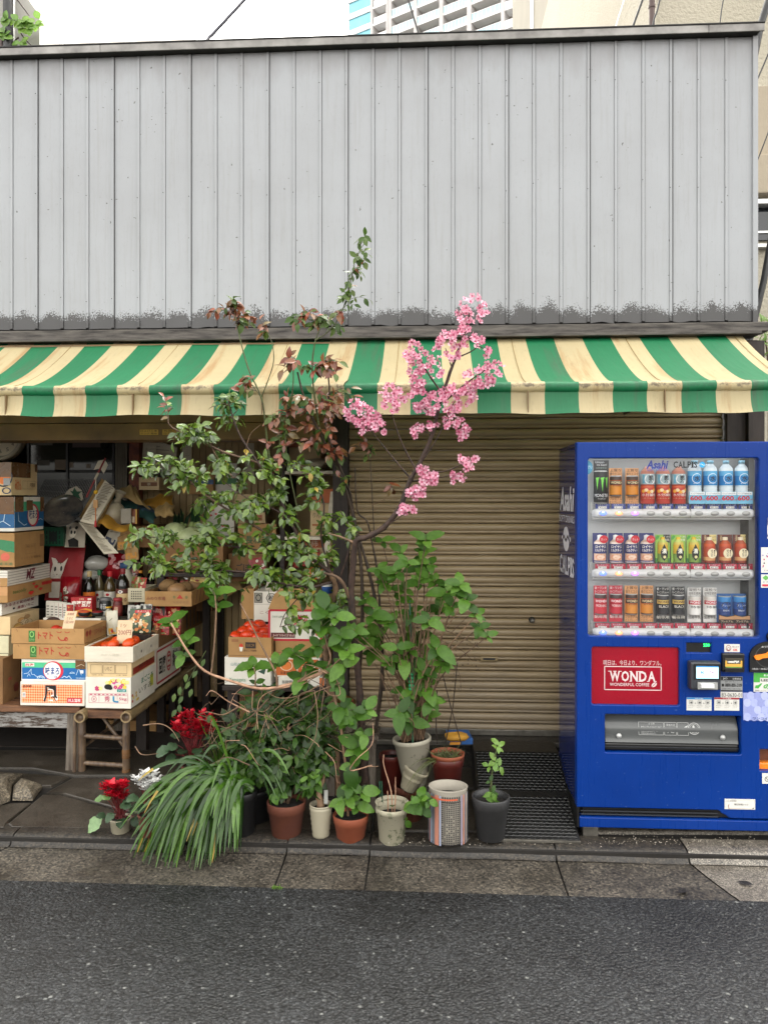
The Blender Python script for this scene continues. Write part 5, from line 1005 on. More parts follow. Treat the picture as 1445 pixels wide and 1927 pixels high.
# --- white club tray with bottles
zT=at(150,1166,4.52).z
XT_=gx(338,5.0)
tb=thing('display_table','dark wooden display table inside the shop opening under the bottles','table',(-1.7,4.9,0))
mb=MB(); mb.box((-3.1,4.46,zT-.11),(XT_,5.5,zT-.075),'dark_wood',.004); mb.build('table_top',tb)
for x in (-3.0,XT_-.1):
    for y in (4.5,5.4): mb=MB(); mb.box((x,y,.05),(x+.06,y+.06,zT-.111),'dark_wood'); mb.build('leg',tb)
c=Ct(82,1163,190,1185,4.48,.5,'carton_white',open=True); m=c.mb; m.txt(c.fr,'クラブ',.5,.45,.75,.85,'#2a2624',bold=.01); m.disc(c.fr,.18,.6,.14,.5,'#3a241c',.001,20,0,math.pi); m.txt(c.fr,'みかん',.28,.5,.46,.8,'#2a2624'); m.disc(c.fr,.47,.95,.05,.4,'#3a241c',.001,12,math.pi,2*math.pi)
for k in range(4): m.line(c.ri,[(.1,.75-.15*k),(.9,.75-.15*k)],.0015,'#8a8a86')
c.done('club_tray','white low tray holding jars and packets, behind the tomato trays','tray',GB)
mat('soy','#0d0906',.08,.1,5,sp=.7); mat('oil_amber','#4b3a1c',.08,.1,5,sp=.7); mat('pale_liquid','#5d5236',.08,.1,5,sp=.7)
def bottle(x,y0,y1,Y,w,body,cap,label,lab,prof=None,lt=None,neck=.3,capc=None):
    p,W_,H=px_box(x-w/2,y0,x+w/2,y1,Y); r=W_/2; c=(p.x+r,Y+r,p.z); t=thing('sauce_bottle',label,'bottle',c,'sauce bottles on the display table')
    mb=MB(); mb.lathe(c,[(.001,0),(r*.92,.0),(r,.02*H),(r,.1*H),(r*.96,.13*H),(r,.16*H),(r,.62*H),(r*.92,.72*H),(r*.55,.82*H),(r*neck,.88*H),(r*neck,.93*H)],body,20); mb.build('body',t)
    mb=MB(); mb.lathe(c,[(r*neck*1.25,.89*H),(r*neck*1.35,.9*H),(r*neck*1.35,.995*H),(r*neck*1.2,H),(.001,H)],cap,16); mb.build('cap',t)
    mb=MB(); f=CYL(c,r+.001,H,-1.5,1.5); mb.grid(lambda u,v:f(u,.24+.34*v,0),12,1,lab)
    if lt: lt(mb,f)
    mb.build('label',t)
bottle(164,1076,1168,4.86,22,'soy','#b8a070','large black sauce bottle with an orange label','#c8691c',lt=lambda m,f:(m.disc(f,.52,.33,.09,.04,'#3a1c0a',.002,12),m.txt(f,'だし醤油',.2,.42,.8,.5,'#8a3a0a',.002,.02)))
bottle(184,1073,1166,4.95,17,'pale_liquid','#1f6a3a','clear bottle with a green cap between the black and red capped ones','#cfcabd',lt=lambda m,f:(m.disc(f,.5,.5,.1,.03,'#b02028',.002,12),m.txt(f,'味醂',.2,.36,.8,.44,'#2a2a30',.002,.02)))
bottle(203,1076,1166,4.88,21,'oil_amber','#c02028','amber bottle with a bright red cap','#d9d2c6',lt=lambda m,f:(m.disc(f,.5,.52,.1,.03,'#b02028',.002,12),m.txt(f,'本みりん',.2,.38,.8,.46,'#2a2a30',.002,.02),m.rect(f,0,.24,1,.28,'#c86a4a',.002)))
bottle(227,1071,1160,4.72,24,'soy','#7a1c20','big black soy sauce bottle with a cream and brown label','#c8ac7c',lt=lambda m,f:(m.rect(f,0,.48,1,.58,'#5a2a20',.002),m.disc(f,.5,.52,.12,.035,'#e8e2d6',.003,14),m.disc(f,.5,.52,.06,.018,'#2a3450',.004,10),m.txt(f,'しょうゆ',.2,.3,.8,.4,'#6a3a20',.003,.01)))
bottle(232,1060,1160,5.0,30,'foil_clear','#2a4f7a','large cloudy jug with a blue lid behind the soy sauce','#b8a98c',neck=.55)
bottle(262,1074,1120,5.02,17,'soy','#d0882a','short dark bottle with an orange cap','#2a1c14'); bottle(280,1074,1120,5.1,16,'soy','#c8a02a','short dark bottle with a yellow cap, beside the orange capped one','#2a1c14')
bottle(202,1142,1166,4.62,12,'foil_clear','#d8a51c','tiny jar with a yellow lid in the white tray','#c8a860',neck=.8)
def jar(x,y0,y1,Y,w,body,lid,label,lt=None):
    p,W_,H=px_box(x-w/2,y0,x+w/2,y1,Y); r=W_/2; c=(p.x+r,Y+r,p.z); t=thing('jar',label,'jar',c); mb=MB(); mb.lathe(c,[(.001,0),(r*.95,0),(r,.04*H),(r,.72*H),(r*.86,.82*H)],body,18); mb.build('body',t); mb=MB(); mb.lathe(c,[(r*.92,.83*H),(r*.95,.84*H),(r*.95,.98*H),(r*.9,H),(.001,H)],lid,18); mb.build('lid',t)
    if lt: mb=MB(); f=CYL(c,r+.001,H,-1.3,1.3); lt(mb,f); mb.build('label',t)
jar(219,1126,1160,4.6,17,'#5a1814','#8a2024','dark red jar with a red lid beside the soy sauce',lambda m,f:(m.rect(f,.05,.2,.95,.6,'#7a2a24'),m.txt(f,'梅',.35,.28,.65,.54,'#d9c0a0',.002)))
jar(194,1126,1160,4.62,22,'#1c1d1e','#6a6a6a','black labelled tin with a grey lid in the white tray',lambda m,f:(m.rect(f,.0,.05,1,.3,'#b8b6b0'),m.txt(f,'海苔',.3,.4,.7,.7,'#c8c8c8',.002)))
c=Ct(134,1124,173,1160,4.56,.07,'#a3181c',rot=.05,lid=False); m=c.mb; f=c.fr; m.txt(f,'麻婆豆腐',.04,.5,.96,.82,'#efe6da',.003,.03); m.txt(f,'丸美屋',.4,.86,.62,.95,'#f0d8b0',.002); m.poly(f,[(0,0),(1,0),(1,.36),(.7,.42),(.3,.3),(0,.38)],'#c8902a',.0015); m.disc(f,.62,.16,.3,.2,'#a83a1c',.003); m.disc(f,.62,.19,.24,.12,'#d9783a',.004); m.rect(f,.8,.86,.97,.94,'#e8d8d0',.002); c.done('tofu_sauce_packet','red boxed tofu sauce with big white characters in the white tray','food box')
for i in range(5):
    x=98+i*7; c=Ct(x-11+i,1131+i*1.2,x+14,1164,4.60-i*.014,.012,'carton_white',rot=-.05,lid=False); m=c.mb; m.rect(c.fr,.35,.02,.98,.94,'#8a1c1c'); blobs(m,c.fr,['#b83a24','#5a1c14','#c8783a'],10,.4,.3,.95,.85,.08); m.txt(c.fr,'咖喱',.42,.06,.9,.22,'#f0dcd0',.003,.02)
    for k in range(4): m.rect(c.fr,.06,.2+.16*k,.26,.27+.16*k,'#7a766e')
    c.done('curry_packet','white and red curry packet in a leaning row of five, '+('rearmost','second from the rear','middle one','second from the front','frontmost')[i],'food box','row of curry packets in the white tray')
for x,cc,l in ((160,'#c8572a','round orange lidded dish in front of the tofu sauce box'),(184,'#8a1c20','round dark red lidded dish in the white tray')):
    p=at(x,1152,4.54); mb=MB(); mb.lathe(p,[(.03,-.02),(.036,-.006),(.035,.002),(.02,.008),(.001,.009)],['#16140f','#16140f',cc,cc],18); mb.build('lidded_dish',None,l,'dish')
# bags, basket, clutter higher up
c=Ct(241,1107,273,1133,4.74,.22,'#c3bb9f',open=True,th=.004); m=c.mb
for i in range(6):
    for j in range(4): m.rect(c.fr,.2+.11*i,.2+.17*j,.26+.11*i,.3+.17*j,'#3a3426'); 
c.done('plastic_basket','small cream plastic basket with square holes beside the soy sauce','basket')
for (x0,y0,x1,y1,cc,l) in ((246,1086,262,1112,'#8a8a4a','green and cream packet standing in the cream basket'),(258,1088,274,1112,'#a8342a','red edged packet standing in the cream basket')): pouch(x0,y0,x1,y1,4.82,cc,lambda mb,f:blobs(mb,f,['#d9c8a0','#b04a34','#6a7a3a'],14,.1,.1,.9,.9,.12),l,'food packet',bulge=.006)
def catbag(mb,f):
    w_='#cfc4b4'; mb.poly(f,[(.12,.05),(.1,.5),(.14,.66),(.08,.78),(.2,.76),(.3,.68),(.42,.68),(.56,.78),(.5,.64),(.46,.52),(.4,.42),(.42,.05)],w_,.002)
    mb.poly(f,[(.26,.69),(.32,.6),(.4,.69)],'#5a4020',.003); mb.disc(f,.22,.57,.03,.045,'#14110f',.003,10); mb.disc(f,.4,.58,.035,.05,'#14110f',.003,10); mb.poly(f,[(.27,.48),(.31,.48),(.29,.455)],'#5a2a20',.003); mb.rect(f,.12,.34,.42,.4,'#8a1414',.003)
    for k in(-1,1):
        for j in range(3): mb.line(f,[(.29+.05*k,.46-.015*j),(.29+.12*k,.47-.03*j)],.0012,'#4a4038',.003)
mat('red_cloth','#8e0f14',.55,.15,6,b=.15,bs=14); p,w_,h_=px_box(85,1028,150,1128,4.92,)
pouch(84,1028,152,1130,4.92,'red_cloth',catbag,'red bag printed with a white cat face, beside the tall box stack','bag',lean=.08,bulge=.008,name='cat_bag')
mat('red_film','#8e1420',.15,.2,9,b=.3,bs=12); pouch(112,1086,148,1135,4.8,'red_film',lambda mb,f:blobs(mb,f,['#c8a0a0','#5a4a3a','#d9d0c0','#6a6a5a'],16,.1,.05,.7,.6,.1),'glossy red bag of dried food in front of the cat bag','food bag',bulge=.045,name='food_bag')
pouch(198,1040,236,1088,5.06,'red_film',lambda mb,f:blobs(mb,f,['#d9b0b0','#c8898a'],14,.05,.45,.95,.95,.1),'glossy red and pink bag above the red capped bottle','food bag',bulge=.05,rot=-.3,name='food_bag')
pouch(236,1056,262,1110,5.1,'thin_film',lambda mb,f:blobs(mb,f,['#c88a86','#d9b4a8','#b8645a'],26,.05,.05,.95,.9,.09),'clear bag of pink dried shrimp behind the cream basket','food bag',bulge=.03,name='food_bag')
mat('clear_wrap','#b9b7ae',.12,.12,9,b=.5,bs=9,sp=.8)
for (x,y,rx,l) in ((182,1060,20,'large crumpled clear plastic bundle above the bottles'),(170,1082,16,'smaller clear plastic roll just above the orange label bottle')):
    mb=MB(); mb.ball(at(x,y,5.05),rx/F*5.05,'clear_wrap',16,sx=1.15,sz=.7,lump=.1); mb.build('plastic_bundle',None,l,'plastic bag')
def basketwall(c,m,d): 
    for f,nn in ((c.fr,9),(c.ri,8)):
        for i in range(nn):
            for j in range(3): m.rect(f,.06+.9*i/nn,.12+.26*j,.06+.9*(i+.45)/nn,.3+.26*j,d)
mat('green_plastic','#0d4a30',.4,.12,9); c=Ct(60,992,120,1028,4.86,.4,'green_plastic',open=True,th=.005); basketwall(c,c.mb,'#04130d'); c.mb.rect(c.fr,.55,.25,.8,.75,'#06120e',.002); c.done('green_basket','dark green plastic basket on top of the red cat bag','basket')
mat('white_cloth','#b8ae9c',.8,.1,8,b=.2,bs=14)
pouch(122,984,160,1030,4.88,'white_cloth',lambda mb,f:(mb.disc(f,.42,.6,.2,.2,'#d6ccba',.003),mb.poly(f,[(.2,.3),(.5,.4),(.74,.28),(.7,.02),(.25,.02)],'#14120f',.003),mb.disc(f,.36,.62,.06,.08,'#14120f',.004,10),mb.disc(f,.54,.62,.05,.07,'#14120f',.004,10),mb.disc(f,.26,.8,.07,.07,'#14120f',.004,10),mb.disc(f,.58,.8,.07,.07,'#14120f',.004,10)),'off white cloth bag with a black and white panda print','cloth bag',bulge=.02,name='cloth_bag')
mat('platter_dark','#1a2228',.12,.6,9,c2='#5a5148'); p=at(120,962,4.72); mb=MB(); T=Matrix.Rotation(.28,3,'Y')@Matrix.Rotation(-.95,3,'X')
mb.lathe(p,[(.001,-.012),(.07,-.01),(.1,-.002),(.118,.012),(.121,.012),(.105,-.008),(.001,-.018)][::-1],['#a8a093']*2+['platter_dark']*4,30,T=Matrix.Rotation(.2,3,'Y')@Matrix.Rotation(.95,3,'X')); mb.build('platter',None,'dark blue patterned oval platter tilted beside the box stack','platter')
mb=MB(); p0=at(70,932,5.0); mat('wire_grey','#7d7d78',.35,.1,20,m=.6)
T=lambda u,v:at(72+88*u+14*v,933-30*v+10*u*(1-v),4.95+.35*v)
for i in range(30): mb.tube([T(i/29,0),T(i/29,1)],.0018,'wire_grey',4,False)
for j in range(4): mb.tube([T(0,j/3),T(.5,j/3),T(1,j/3)],.0028,'wire_grey',4,False)
mb.build('wire_rack',None,'black and silver wire rack leaning behind the dark platter','rack')
f=FR(at(122,956,4.84),at(158,946,4.84)-at(122,956,4.84),at(120,922,4.9)-at(122,956,4.84)); mb=MB(); mb.prism(f,[(0,.3),(.25,.05),(.6,0),(1,.2),(.95,.7),(.7,1),(.3,.95),(.05,.7)],.003,'white_cloth'); mb.poly(f,[(.35,.85),(.5,.6),(.4,.3),(.62,.42),(.9,.2),(.8,.5),(.98,.62),(.72,.68),(.6,.95),(.5,.75)],'#1f4a34',.006); mb.build('leaf_print_card',None,'cut out card with a green leaf print above the dark platter','card')
# new year arrow with tassel
mb=MB(); A=at(163,936,4.7); B=at(199,862,4.75); mb.tube([A,A.lerp(B,.5),B],.006,'#7a1418',6); D_=(B-A).normalized(); S=D_.cross(V((0,1,0))).normalized(); 
for s_ in(-1,1):
    q0=A.lerp(B,.72); q1=A.lerp(B,.95); mb.add([q0+S*.006*s_,q0+S*.035*s_-D_*.02,q1+S*.035*s_-D_*.02,q1+S*.006*s_],[(0,1,2,3)],'white_cloth')
mb.tube([A.lerp(B,.45),A.lerp(B,.62)],.008,'white_cloth',6); pA=A.lerp(B,.5); Z=V((0,-.02,-1)).normalized(); mb.tube([pA,pA+Z*.05,pA+Z*.16],.003,'#c8c0b0',5); mb.ball(pA+Z*.09,.014,'#d8a81c',8); mb.box(pA+Z*.16-V((.014,.004,.03)),pA+Z*.16+V((.014,.004,.02)),'#b98a54'); mb.tube([pA+Z*.19,pA+Z*.27],.0035,'#b8641c',5); mb.tube([pA+Z*.27,pA+Z*.31],[.006,.009],'#b01820',6); mb.build('shrine_arrow',None,'red shrine arrow with white feathers and a gold tassel, leaning upright','arrow')
mat('receipt_paper','#c9c0ac',.7,.06,9); mat('board_tan','#8f6f3c',.6,.12,9)
def board(pts,Y0,Y1,t,m,name,label,cat,lines=None):
    a,b,c,d=[at(x,y,Yq) for (x,y),Yq in zip(pts,(Y0,Y0,Y1,Y1))]; n=(b-a).cross(d-a).normalized(); mb=MB(); mb.add([a,b,c,d]+[q-n*t for q in (a,b,c,d)],[(0,1,2,3),(7,6,5,4),(0,4,5,1),(1,5,6,2),(2,6,7,3),(3,7,4,0)],m)
    f=FR(a,b-a,d-a)
    if lines:
        rr=random.Random(hash(name)%99+int(pts[0][0]))
        for k in range(lines):
            y=.06+.88*k/lines; mb.rect(f,.1+.2*rr.random()*.3,y,.5+.4*rr.random(),y+.012+.01*rr.random(),'#8d8474',.0012)
    return mb.build(name,None,label,cat)
board([(151,981),(178,987),(217,920),(198,903)],4.72,4.86,.02,'receipt_paper','order_sheet','grey order sheet on a tan board, leaning beside the shrine arrow','paper',26)
board([(150,972),(186,989),(217,922),(192,900)],4.76,4.90,.03,'board_tan','clip_board','tan wooden board behind the grey order sheet','board')
board([(196,1042),(223,1040),(176,988),(148,982)],4.55,4.75,.006,'receipt_paper','paper_strip','long cream paper strip slanting down over the bottles','paper',22)
mat('poly_bag','#b4a88f',.4,.12,12,b=.5,bs=14)
mb=MB(); p=at(214,966,4.95); mb.ball(p,.085,'poly_bag',18,sx=.95,sz=1.0,lump=.07); mb.tube([p+V((.02,0,.07)),p+V((.035,0,.1)),p+V((.05,-.01,.14))],[.03,.018,.04],'poly_bag',8,False); mb.build('plastic_bag',None,'crumpled off white plastic bag beside the tan board','plastic bag')
c=Ct(228,957,246,985,4.86,.05,'#8c8474',lid=False,rot=.25); c.mb.rect(c.ri,0,0,1,1,'#6a3a20'); c.done('goods_box','small grey box with a brown side, beside the off white bag','box'); c=Ct(244,958,258,986,4.9,.04,'#7a3f22',lid=False); c.mb.rect(c.fr,.3,.1,.7,.5,'#c8b89a'); c.mb.rect(c.fr,.86,0,1,1,'#c8a03a'); c.done('goods_box','narrow brown box with a yellow edge','box')
def drape(pts,Y,m,name,label,cat,th=.03,sag=.02):
    P=[at(x,y,Y+dy) for x,y,dy in pts]; mb=MB()
    def g(u,v):
        n=(len(P)//2)-1; t=u*n; i=min(int(t),n-1); k=t-i; a=P[i].lerp(P[i+1],k); b=P[len(P)-1-i].lerp(P[len(P)-2-i],k); q=a.lerp(b,v); return q+V((0,-sag*math.sin(math.pi*v)*(.6+.4*math.sin(u*9)),.006*math.sin(u*14+v*5)))
    mb.grid(g,14,8,m); mb.grid(lambda u,v:g(1-u,v)+V((0,.006,-.004)),14,8,m); return mb.build(name,None,label,cat)
mat('teal_cloth','#2e5650',.7,.15,8); mat('paper_bag','#b0935f',.75,.14,7,b=.2,bs=12); mat('yellow_cloth','#b8862a',.7,.15,10,b=.2); mat('blue_grey_cloth','#3f5566',.7,.15,8)
drape([(212,934,0),(245,943,0),(292,968,-.05),(290,985,-.1),(262,972,-.1),(210,950,-.05)],5.15,'teal_cloth','cloth_roll','teal cloth roll lying across the clutter','cloth')
drape([(224,922,0),(245,912,.0),(256,917,.1),(284,958,-.05),(262,948,-.08),(226,932,-.08)],5.1,'paper_bag','paper_bag','tan paper bag folded over the teal cloth','paper bag',sag=.04)
drape([(268,945,0),(300,930,.05),(326,933,.1),(328,952,0),(300,954,-.05),(276,958,-.05)],5.25,'yellow_cloth','yellow_towel','mustard yellow towel beside the red post','towel',sag=.05)
drape([(186,972,0),(204,966,0),(220,985,0),(248,988,0),(240,998,-.1),(216,1000,-.12),(196,988,-.1),(184,984,-.08)],4.85,'yellow_cloth','curled_sheet','yellow curled sheet under the off white bag','paper',sag=.03)
drape([(296,955,0),(312,945,0),(330,952,0),(328,968,-.1),(312,972,-.1),(294,970,-.1)],5.1,'paper_bag','flour_sack','pale cloth sack beside the mustard towel','sack',sag=.06)
drape([(262,948,0),(280,952,0),(298,964,0),(294,975,-.08),(276,966,-.08),(258,955,-.08)],5.18,'blue_grey_cloth','cloth_fold','blue grey folded cloth between the tan bag and towel','cloth')
c=Ct(222,990,300,1030,5.0,.4,'kraft_dark',open=True); c.done('lower_box','dark brown open box under the clutter, behind the paper strip','cardboard box'); 
for (x,y,rx,cc,l) in ((232,1014,14,'#a8824a','tan envelope standing in the dark brown box'),(212,1008,12,'#b9b3a0','white and navy printed packet beside the paper strip'),(246,1035,13,'#a88448','orange lined paper packet above the red pink bag')): pouch(x-rx,y-22,x+rx,y+20,4.92,cc,lambda mb,f:(mb.rect(f,.1,.1,.9,.35,'#c88a2a' if rx!=12 else '#2a3450',.003),mb.line(f,[(.2,.6),(.8,.7)],.003,'#6a5a3a',.003)),l,'packet',rot=R.uniform(-.5,.2),bulge=.008)
# leek and cabbage pile in bags
mat('leek_dark','#1f3a22',.4,.3,12); mat('leek_pale','#9cae6e',.4,.2,12); mat('cabbage','#c3cf9a',.45,.25,9)
for i in range(9):
    mb=MB(); x=338+i*6+R.uniform(-2,2); a=at(x-12+i,1000,5.0); b=at(x+R.uniform(-8,8),962+R.uniform(-8,10),5.1); mb.tube([a,a.lerp(b,.5),b],[.016,.013,.010],'leek_pale',7); mb.tube([a.lerp(b,.45),a.lerp(b,.75)+V((0,0,.01)),b+(b-a)*.25+V((R.uniform(-.02,.02),0,0))],[.0135,.012,.003],'leek_dark',7); mb.build('leek',None,'dark green leek in the upright bunch behind the shrub','leek','leeks in the bunch')
for i,(x,y,r) in enumerate(((330,1002,.08),(360,1012,.09),(392,1008,.08),(300,1010,.07))):
    mb=MB(); mb.ball(at(x,y,4.95),r,'cabbage',16,sz=.8,lump=.05); mb.build('wrapped_cabbage',None,'film wrapped pale green cabbage in front of the leeks, '+('left of centre','nearest the middle','rightmost','leftmost')[i],'cabbage','wrapped cabbages')
c=Ct(296,1010,420,1075,4.9,.5,'kraft_dark',open=True); c.done('cabbage_crate','dark brown crate holding the wrapped cabbages','crate')
# wall clock, inner posts, cabinet glass, calendar
p=at(2,822,4.62); ck=thing('wall_clock','round white wall clock with black numerals half hidden by the beam','clock',p)
T=Matrix.Rotation(math.pi/2,3,'X'); mat('clock_face','#d8cdb4',.4,.06,5); mb=MB(); mb.lathe(p,[(.001,.0),(.118,.0),(.12,.012),(.135,.03),(.148,.02),(.15,-.03),(.001,-.03)],['clock_face','#4a4438','#9a9280','#8a8272','#6a6456','#4a4438'],40,T=T); mb.build('case',ck)
f=FR(p,(.116,0,0),(0,0,.116)); mb=MB()
for k in range(1,13): a=math.radians(90-30*k); mb.txt(f,str(k),.78*math.cos(a)-.07*len(str(k)),.78*math.sin(a)-.1,.78*math.cos(a)+.07*len(str(k)),.78*math.sin(a)+.1,'#1c1812',.004)
mb.build('numerals',ck); mb=MB(); mb.line(f,[(0,0),(.28,.5)],.004,'#14110d',.006); mb.line(f,[(0,0),(-.3,.75)],.003,'#14110d',.007); mb.build('hands',ck)
mat('glass_dark','#2e3029',.08,.3,3,sp=.6); cbn=thing('glass_cabinet','dark glass fronted cabinet at the back of the shop with pale scraps inside','cabinet',(-2.2,5.7,0))
A=at(52,905,5.7); B=at(214,832,5.7); mb=MB(); mb.box((A.x,5.7,A.z-.3),(B.x,5.74,B.z+.3),'glass_dark'); f=FR((0,5.7,0),(1,0,0),(0,0,1))
def rr(x0,y0,x1,y1,m,z=.002): a=at(x0,y1,5.7); b=at(x1,y0,5.7); mb.rect(f,a.x,a.z,b.x,b.z,m,z)
rr(104,865,128,888,'#6a5a44'); rr(131,870,139,880,'#7a6c58'); rr(163,873,171,881,'#7a6c58'); rr(70,866,94,876,'#4a4438'); rr(52,832,100,838,'#5a564c'); rr(56,884,216,890,'#1c1d1a'); rr(137,830,190,842,'#3a2420')
mb.build('pane',cbn); mb=MB(); 
for x in (54,127,214): q=at(x,870,5.69); mb.box((q.x-.008,5.685,A.z-.3),(q.x+.008,5.699,B.z+.3),'black_plastic')
mb.build('frame',cbn)
mat('post_red','#4f1c12',.6,.6,14,b=.4,c2='#8a4a30'); mat('grey_frame','#6a6252',.55,.12,6)
for x0,x1,YY,m,nm,l,ct in ((217,240,5.5,'grey_frame','door_frame','grey ribbed sliding door frame inside the shop','door frame'),(243,262,5.4,'post_red','inner_post','peeling dark red post beside the grey door frame','post')):
    a=at(x0,1000,YY); b=at(x1,1000,YY); mb=MB(); mb.box((a.x,YY,.05),(b.x,YY+.08,2.45),m,.004)
    if nm=='door_frame':
        for k in range(4): mb.box((a.x+.012+k*.018,YY-.004,.06),(a.x+.02+k*.018,YY-.0005,2.44),m)
    mb.build(nm,None,l,ct)
mat('cream_board','#ae9468',.6,.08,6); a=at(266,965,5.6); b=at(560,830,5.6); wl_=thing('board_wall','cream grooved board partition at the back of the shop','partition',(a.x,5.6,0)); mb=MB(); n=24
for k in range(n): w1=(b.x-a.x)/n; mb.box((a.x+w1*k+.002,5.6,.1),(a.x+w1*(k+1)-.002,5.62,2.4),'cream_board',.003)
mb.box((a.x,5.585,at(300,893,5.6).z-.02),(b.x,5.599,at(300,893,5.6).z+.02),'dark_wood'); mb.build('panel',wl_)
board([(266,888),(330,892),(334,842),(271,822)],5.45,5.45,.004,'receipt_paper','calendar','old paper calendar with brush drawings hung beside the red post','calendar',9)
# shelf unit at the right end of the opening
su=thing('shelf_unit','wooden shelf unit at the post with a beige box and a wrapped fish','shelf',(-.6,4.75,0)); a=at(536,1000,4.75); b=at(628,1000,4.75); mb=MB()
for yy in (886,1010): z=at(580,yy,4.75).z; mb.box((a.x,4.75,z-.02),(b.x,5.2,z),'crate_wood',.003)
mb.box((a.x,5.201,.06),(b.x,5.23,2.4),'cream_board'); mb.box((a.x-.03,4.75,.06),(a.x-.001,5.2,2.4),'dark_wood',.003); mb.build('frame',su)
c=Ct(542,842,604,884,4.9,.2,'carton_cream'); c.done('beige_carton','beige carton on the upper shelf beside the dark post','cardboard box'); c=Ct(538,831,625,841,4.88,.25,'#b0603a',lid=False); c.done('red_lid_box','flat terracotta coloured box on the beige carton','box')
mb=MB(); mb.ball(at(598,874,4.86),.065,'poly_bag',16,sx=1.3,sz=.55,lump=.1); mb.ball(at(600,876,4.85),.05,'#5a4a34',12,sx=1.4,sz=.5,lump=.1); mb.build('wrapped_bundle',None,'brown bundle in clear wrap on the upper shelf','bundle')
c=Ct(586,920,626,946,4.85,.25,'#c0632c'); c.done('orange_carton','bright orange carton on the middle shelf behind the branches','cardboard box'); c=Ct(584,947,622,1008,4.85,.25,'carton_cream'); c.mb.txt(c.fr,'りんご園',.15,.55,.85,.72,'#4a3a2a'); c.mb.rect(c.fr,.1,.3,.9,.36,'#a8602c'); c.done('apple_carton','cream carton with dark printing under the bright orange carton','cardboard box')
board([(606,1068),(618,1068),(628,925),(622,925)],4.6,4.72,.015,'crate_wood','white_plank','pale plank leaning against the dark post','plank')
# --- boxes at the right of the opening
Yr=4.36; ls=thing('low_stand','dark low stand under the persimmon boxes','stand',(-.9,Yr,0)); zs=at(500,1290,Yr).z; mb=MB(); a=at(420,1290,Yr); b=at(618,1290,Yr); mb.box((a.x,Yr-.02,zs-.03),(b.x,Yr+.6,zs-.001),'dark_wood',.004); mb.build('stand_top',ls)
for x in (a.x+.02,b.x-.08):
    for y in (Yr+.02,Yr+.5): mb=MB(); mb.box((x,y,.05),(x+.06,y+.05,zs-.031),'dark_wood'); mb.build('leg',ls)
c=Ct(423,1236,511,1289,Yr,.34,'carton_white',rot=-.06); m=c.mb; f=c.fr; m.txt(f,'山形の果物',.14,.68,.5,.8,'#3a7a7a'); m.disc(f,.58,.74,.05,.06,'#b82a5a'); m.disc(f,.64,.7,.03,.05,'#c83a3a',.002); m.txt(f,'Yamagata',.1,.1,.46,.26,'#5a8a6a'); m.poly(f,[(.72,.5),(.9,.62),(.86,.4)],'#2a4a3a'); c.done('white_fruit_box','white fruit box with teal lettering under the persimmon box','cardboard box')
c=Ct(430,1199,512,1237,Yr-.005,.32,'kraft',open=True,rot=-.06); m=c.mb; f=c.fr; m.disc(f,.3,.55,.045,.14,'#c83a1c'); m.poly(f,[(.255,.52),(.345,.52),(.325,.3),(.275,.3)],'#e0dccf',.002); m.rect(f,.4,.46,.64,.76,'#2a1a12'); m.txt(f,'たまご柿',.43,.54,.61,.68,'#a8814f',.003); m.txt(f,'種なし 平核無',.36,.3,.66,.4,'#4a2e1a'); m.line(f,[(0,.1),(1,.1)],.002,'#5a3a20'); m.rect(f,.08,.76,.24,.9,'#8a5a34'); c.done('persimmon_box','brown open box heaped with orange persimmons','cardboard box'); PB=c
mat('persimmon','#d9421a',.3,.1,20,c2='#c2330f')
for i,(x,y,YY) in enumerate(((446,1198,4.43),(466,1196,4.41),(484,1199,4.42),(500,1202,4.44),(458,1188,4.52),(478,1184,4.52),(496,1190,4.54),(512,1198,4.54),(470,1178,4.6),(488,1176,4.62),(506,1184,4.64))): fruit(at(x,y,YY),.041,'shiny orange persimmon heaped in the brown open box','persimmon','persimmons in the brown box','persimmon',.78)
c=Ct(505,1147,606,1206,Yr+.03,.30,'carton_white'); m=c.mb; f=c.fr; m.frame(f,.02,.03,.98,.97,.012,'#b8182c'); m.txt(f,'TOMATO',.75,.84,.38,.62,'#b8182c',.003,.04); m.txt(f,'FANCY',.72,.62,.36,.5,'#b8182c',.003,.04); m.poly(f,[(.5,.4),(.58,.3),(.66,.4),(.6,.36)],'#2f6a3a',.003); m.line(f,[(.42,.46),(.72,.46)],.003,'#4a7a5a',.003); m.rect(f,.05,.1,.5,.26,'#5a2420',.002); m.txt(f,'PREMIUM',.48,.22,.1,.14,'#c8a8a0',.004); m.disc(f,.9,.4,.06,.1,'#b8182c',.003); m.disc(f,.93,.24,.05,.08,'#b8182c',.003); m.txt(f,'NET 5 KG',.28,.8,.08,.74,'#3a6a4a',.003)
p=c.fr(.0,1,0); ff=FR(p,c.fr(.86,1)-c.fr(0,1),V((.0,.06,c.h*.62))); m.prism(ff,[(0,0),(1,0),(.92,.75),(.82,1),(.22,1),(.1,.7)],.004,'kraft'); c.done('red_framed_box','white box with red frame and upside down red lettering, brown flap raised','cardboard box')
c=Ct(518,1207,606,1237,Yr+.02,.3,'kraft'); c.mb.line(c.fr,[(0,.3),(1,.3)],.002,'#5a3f24'); c.done('kraft_box','plain kraft box under the red framed box','cardboard box')
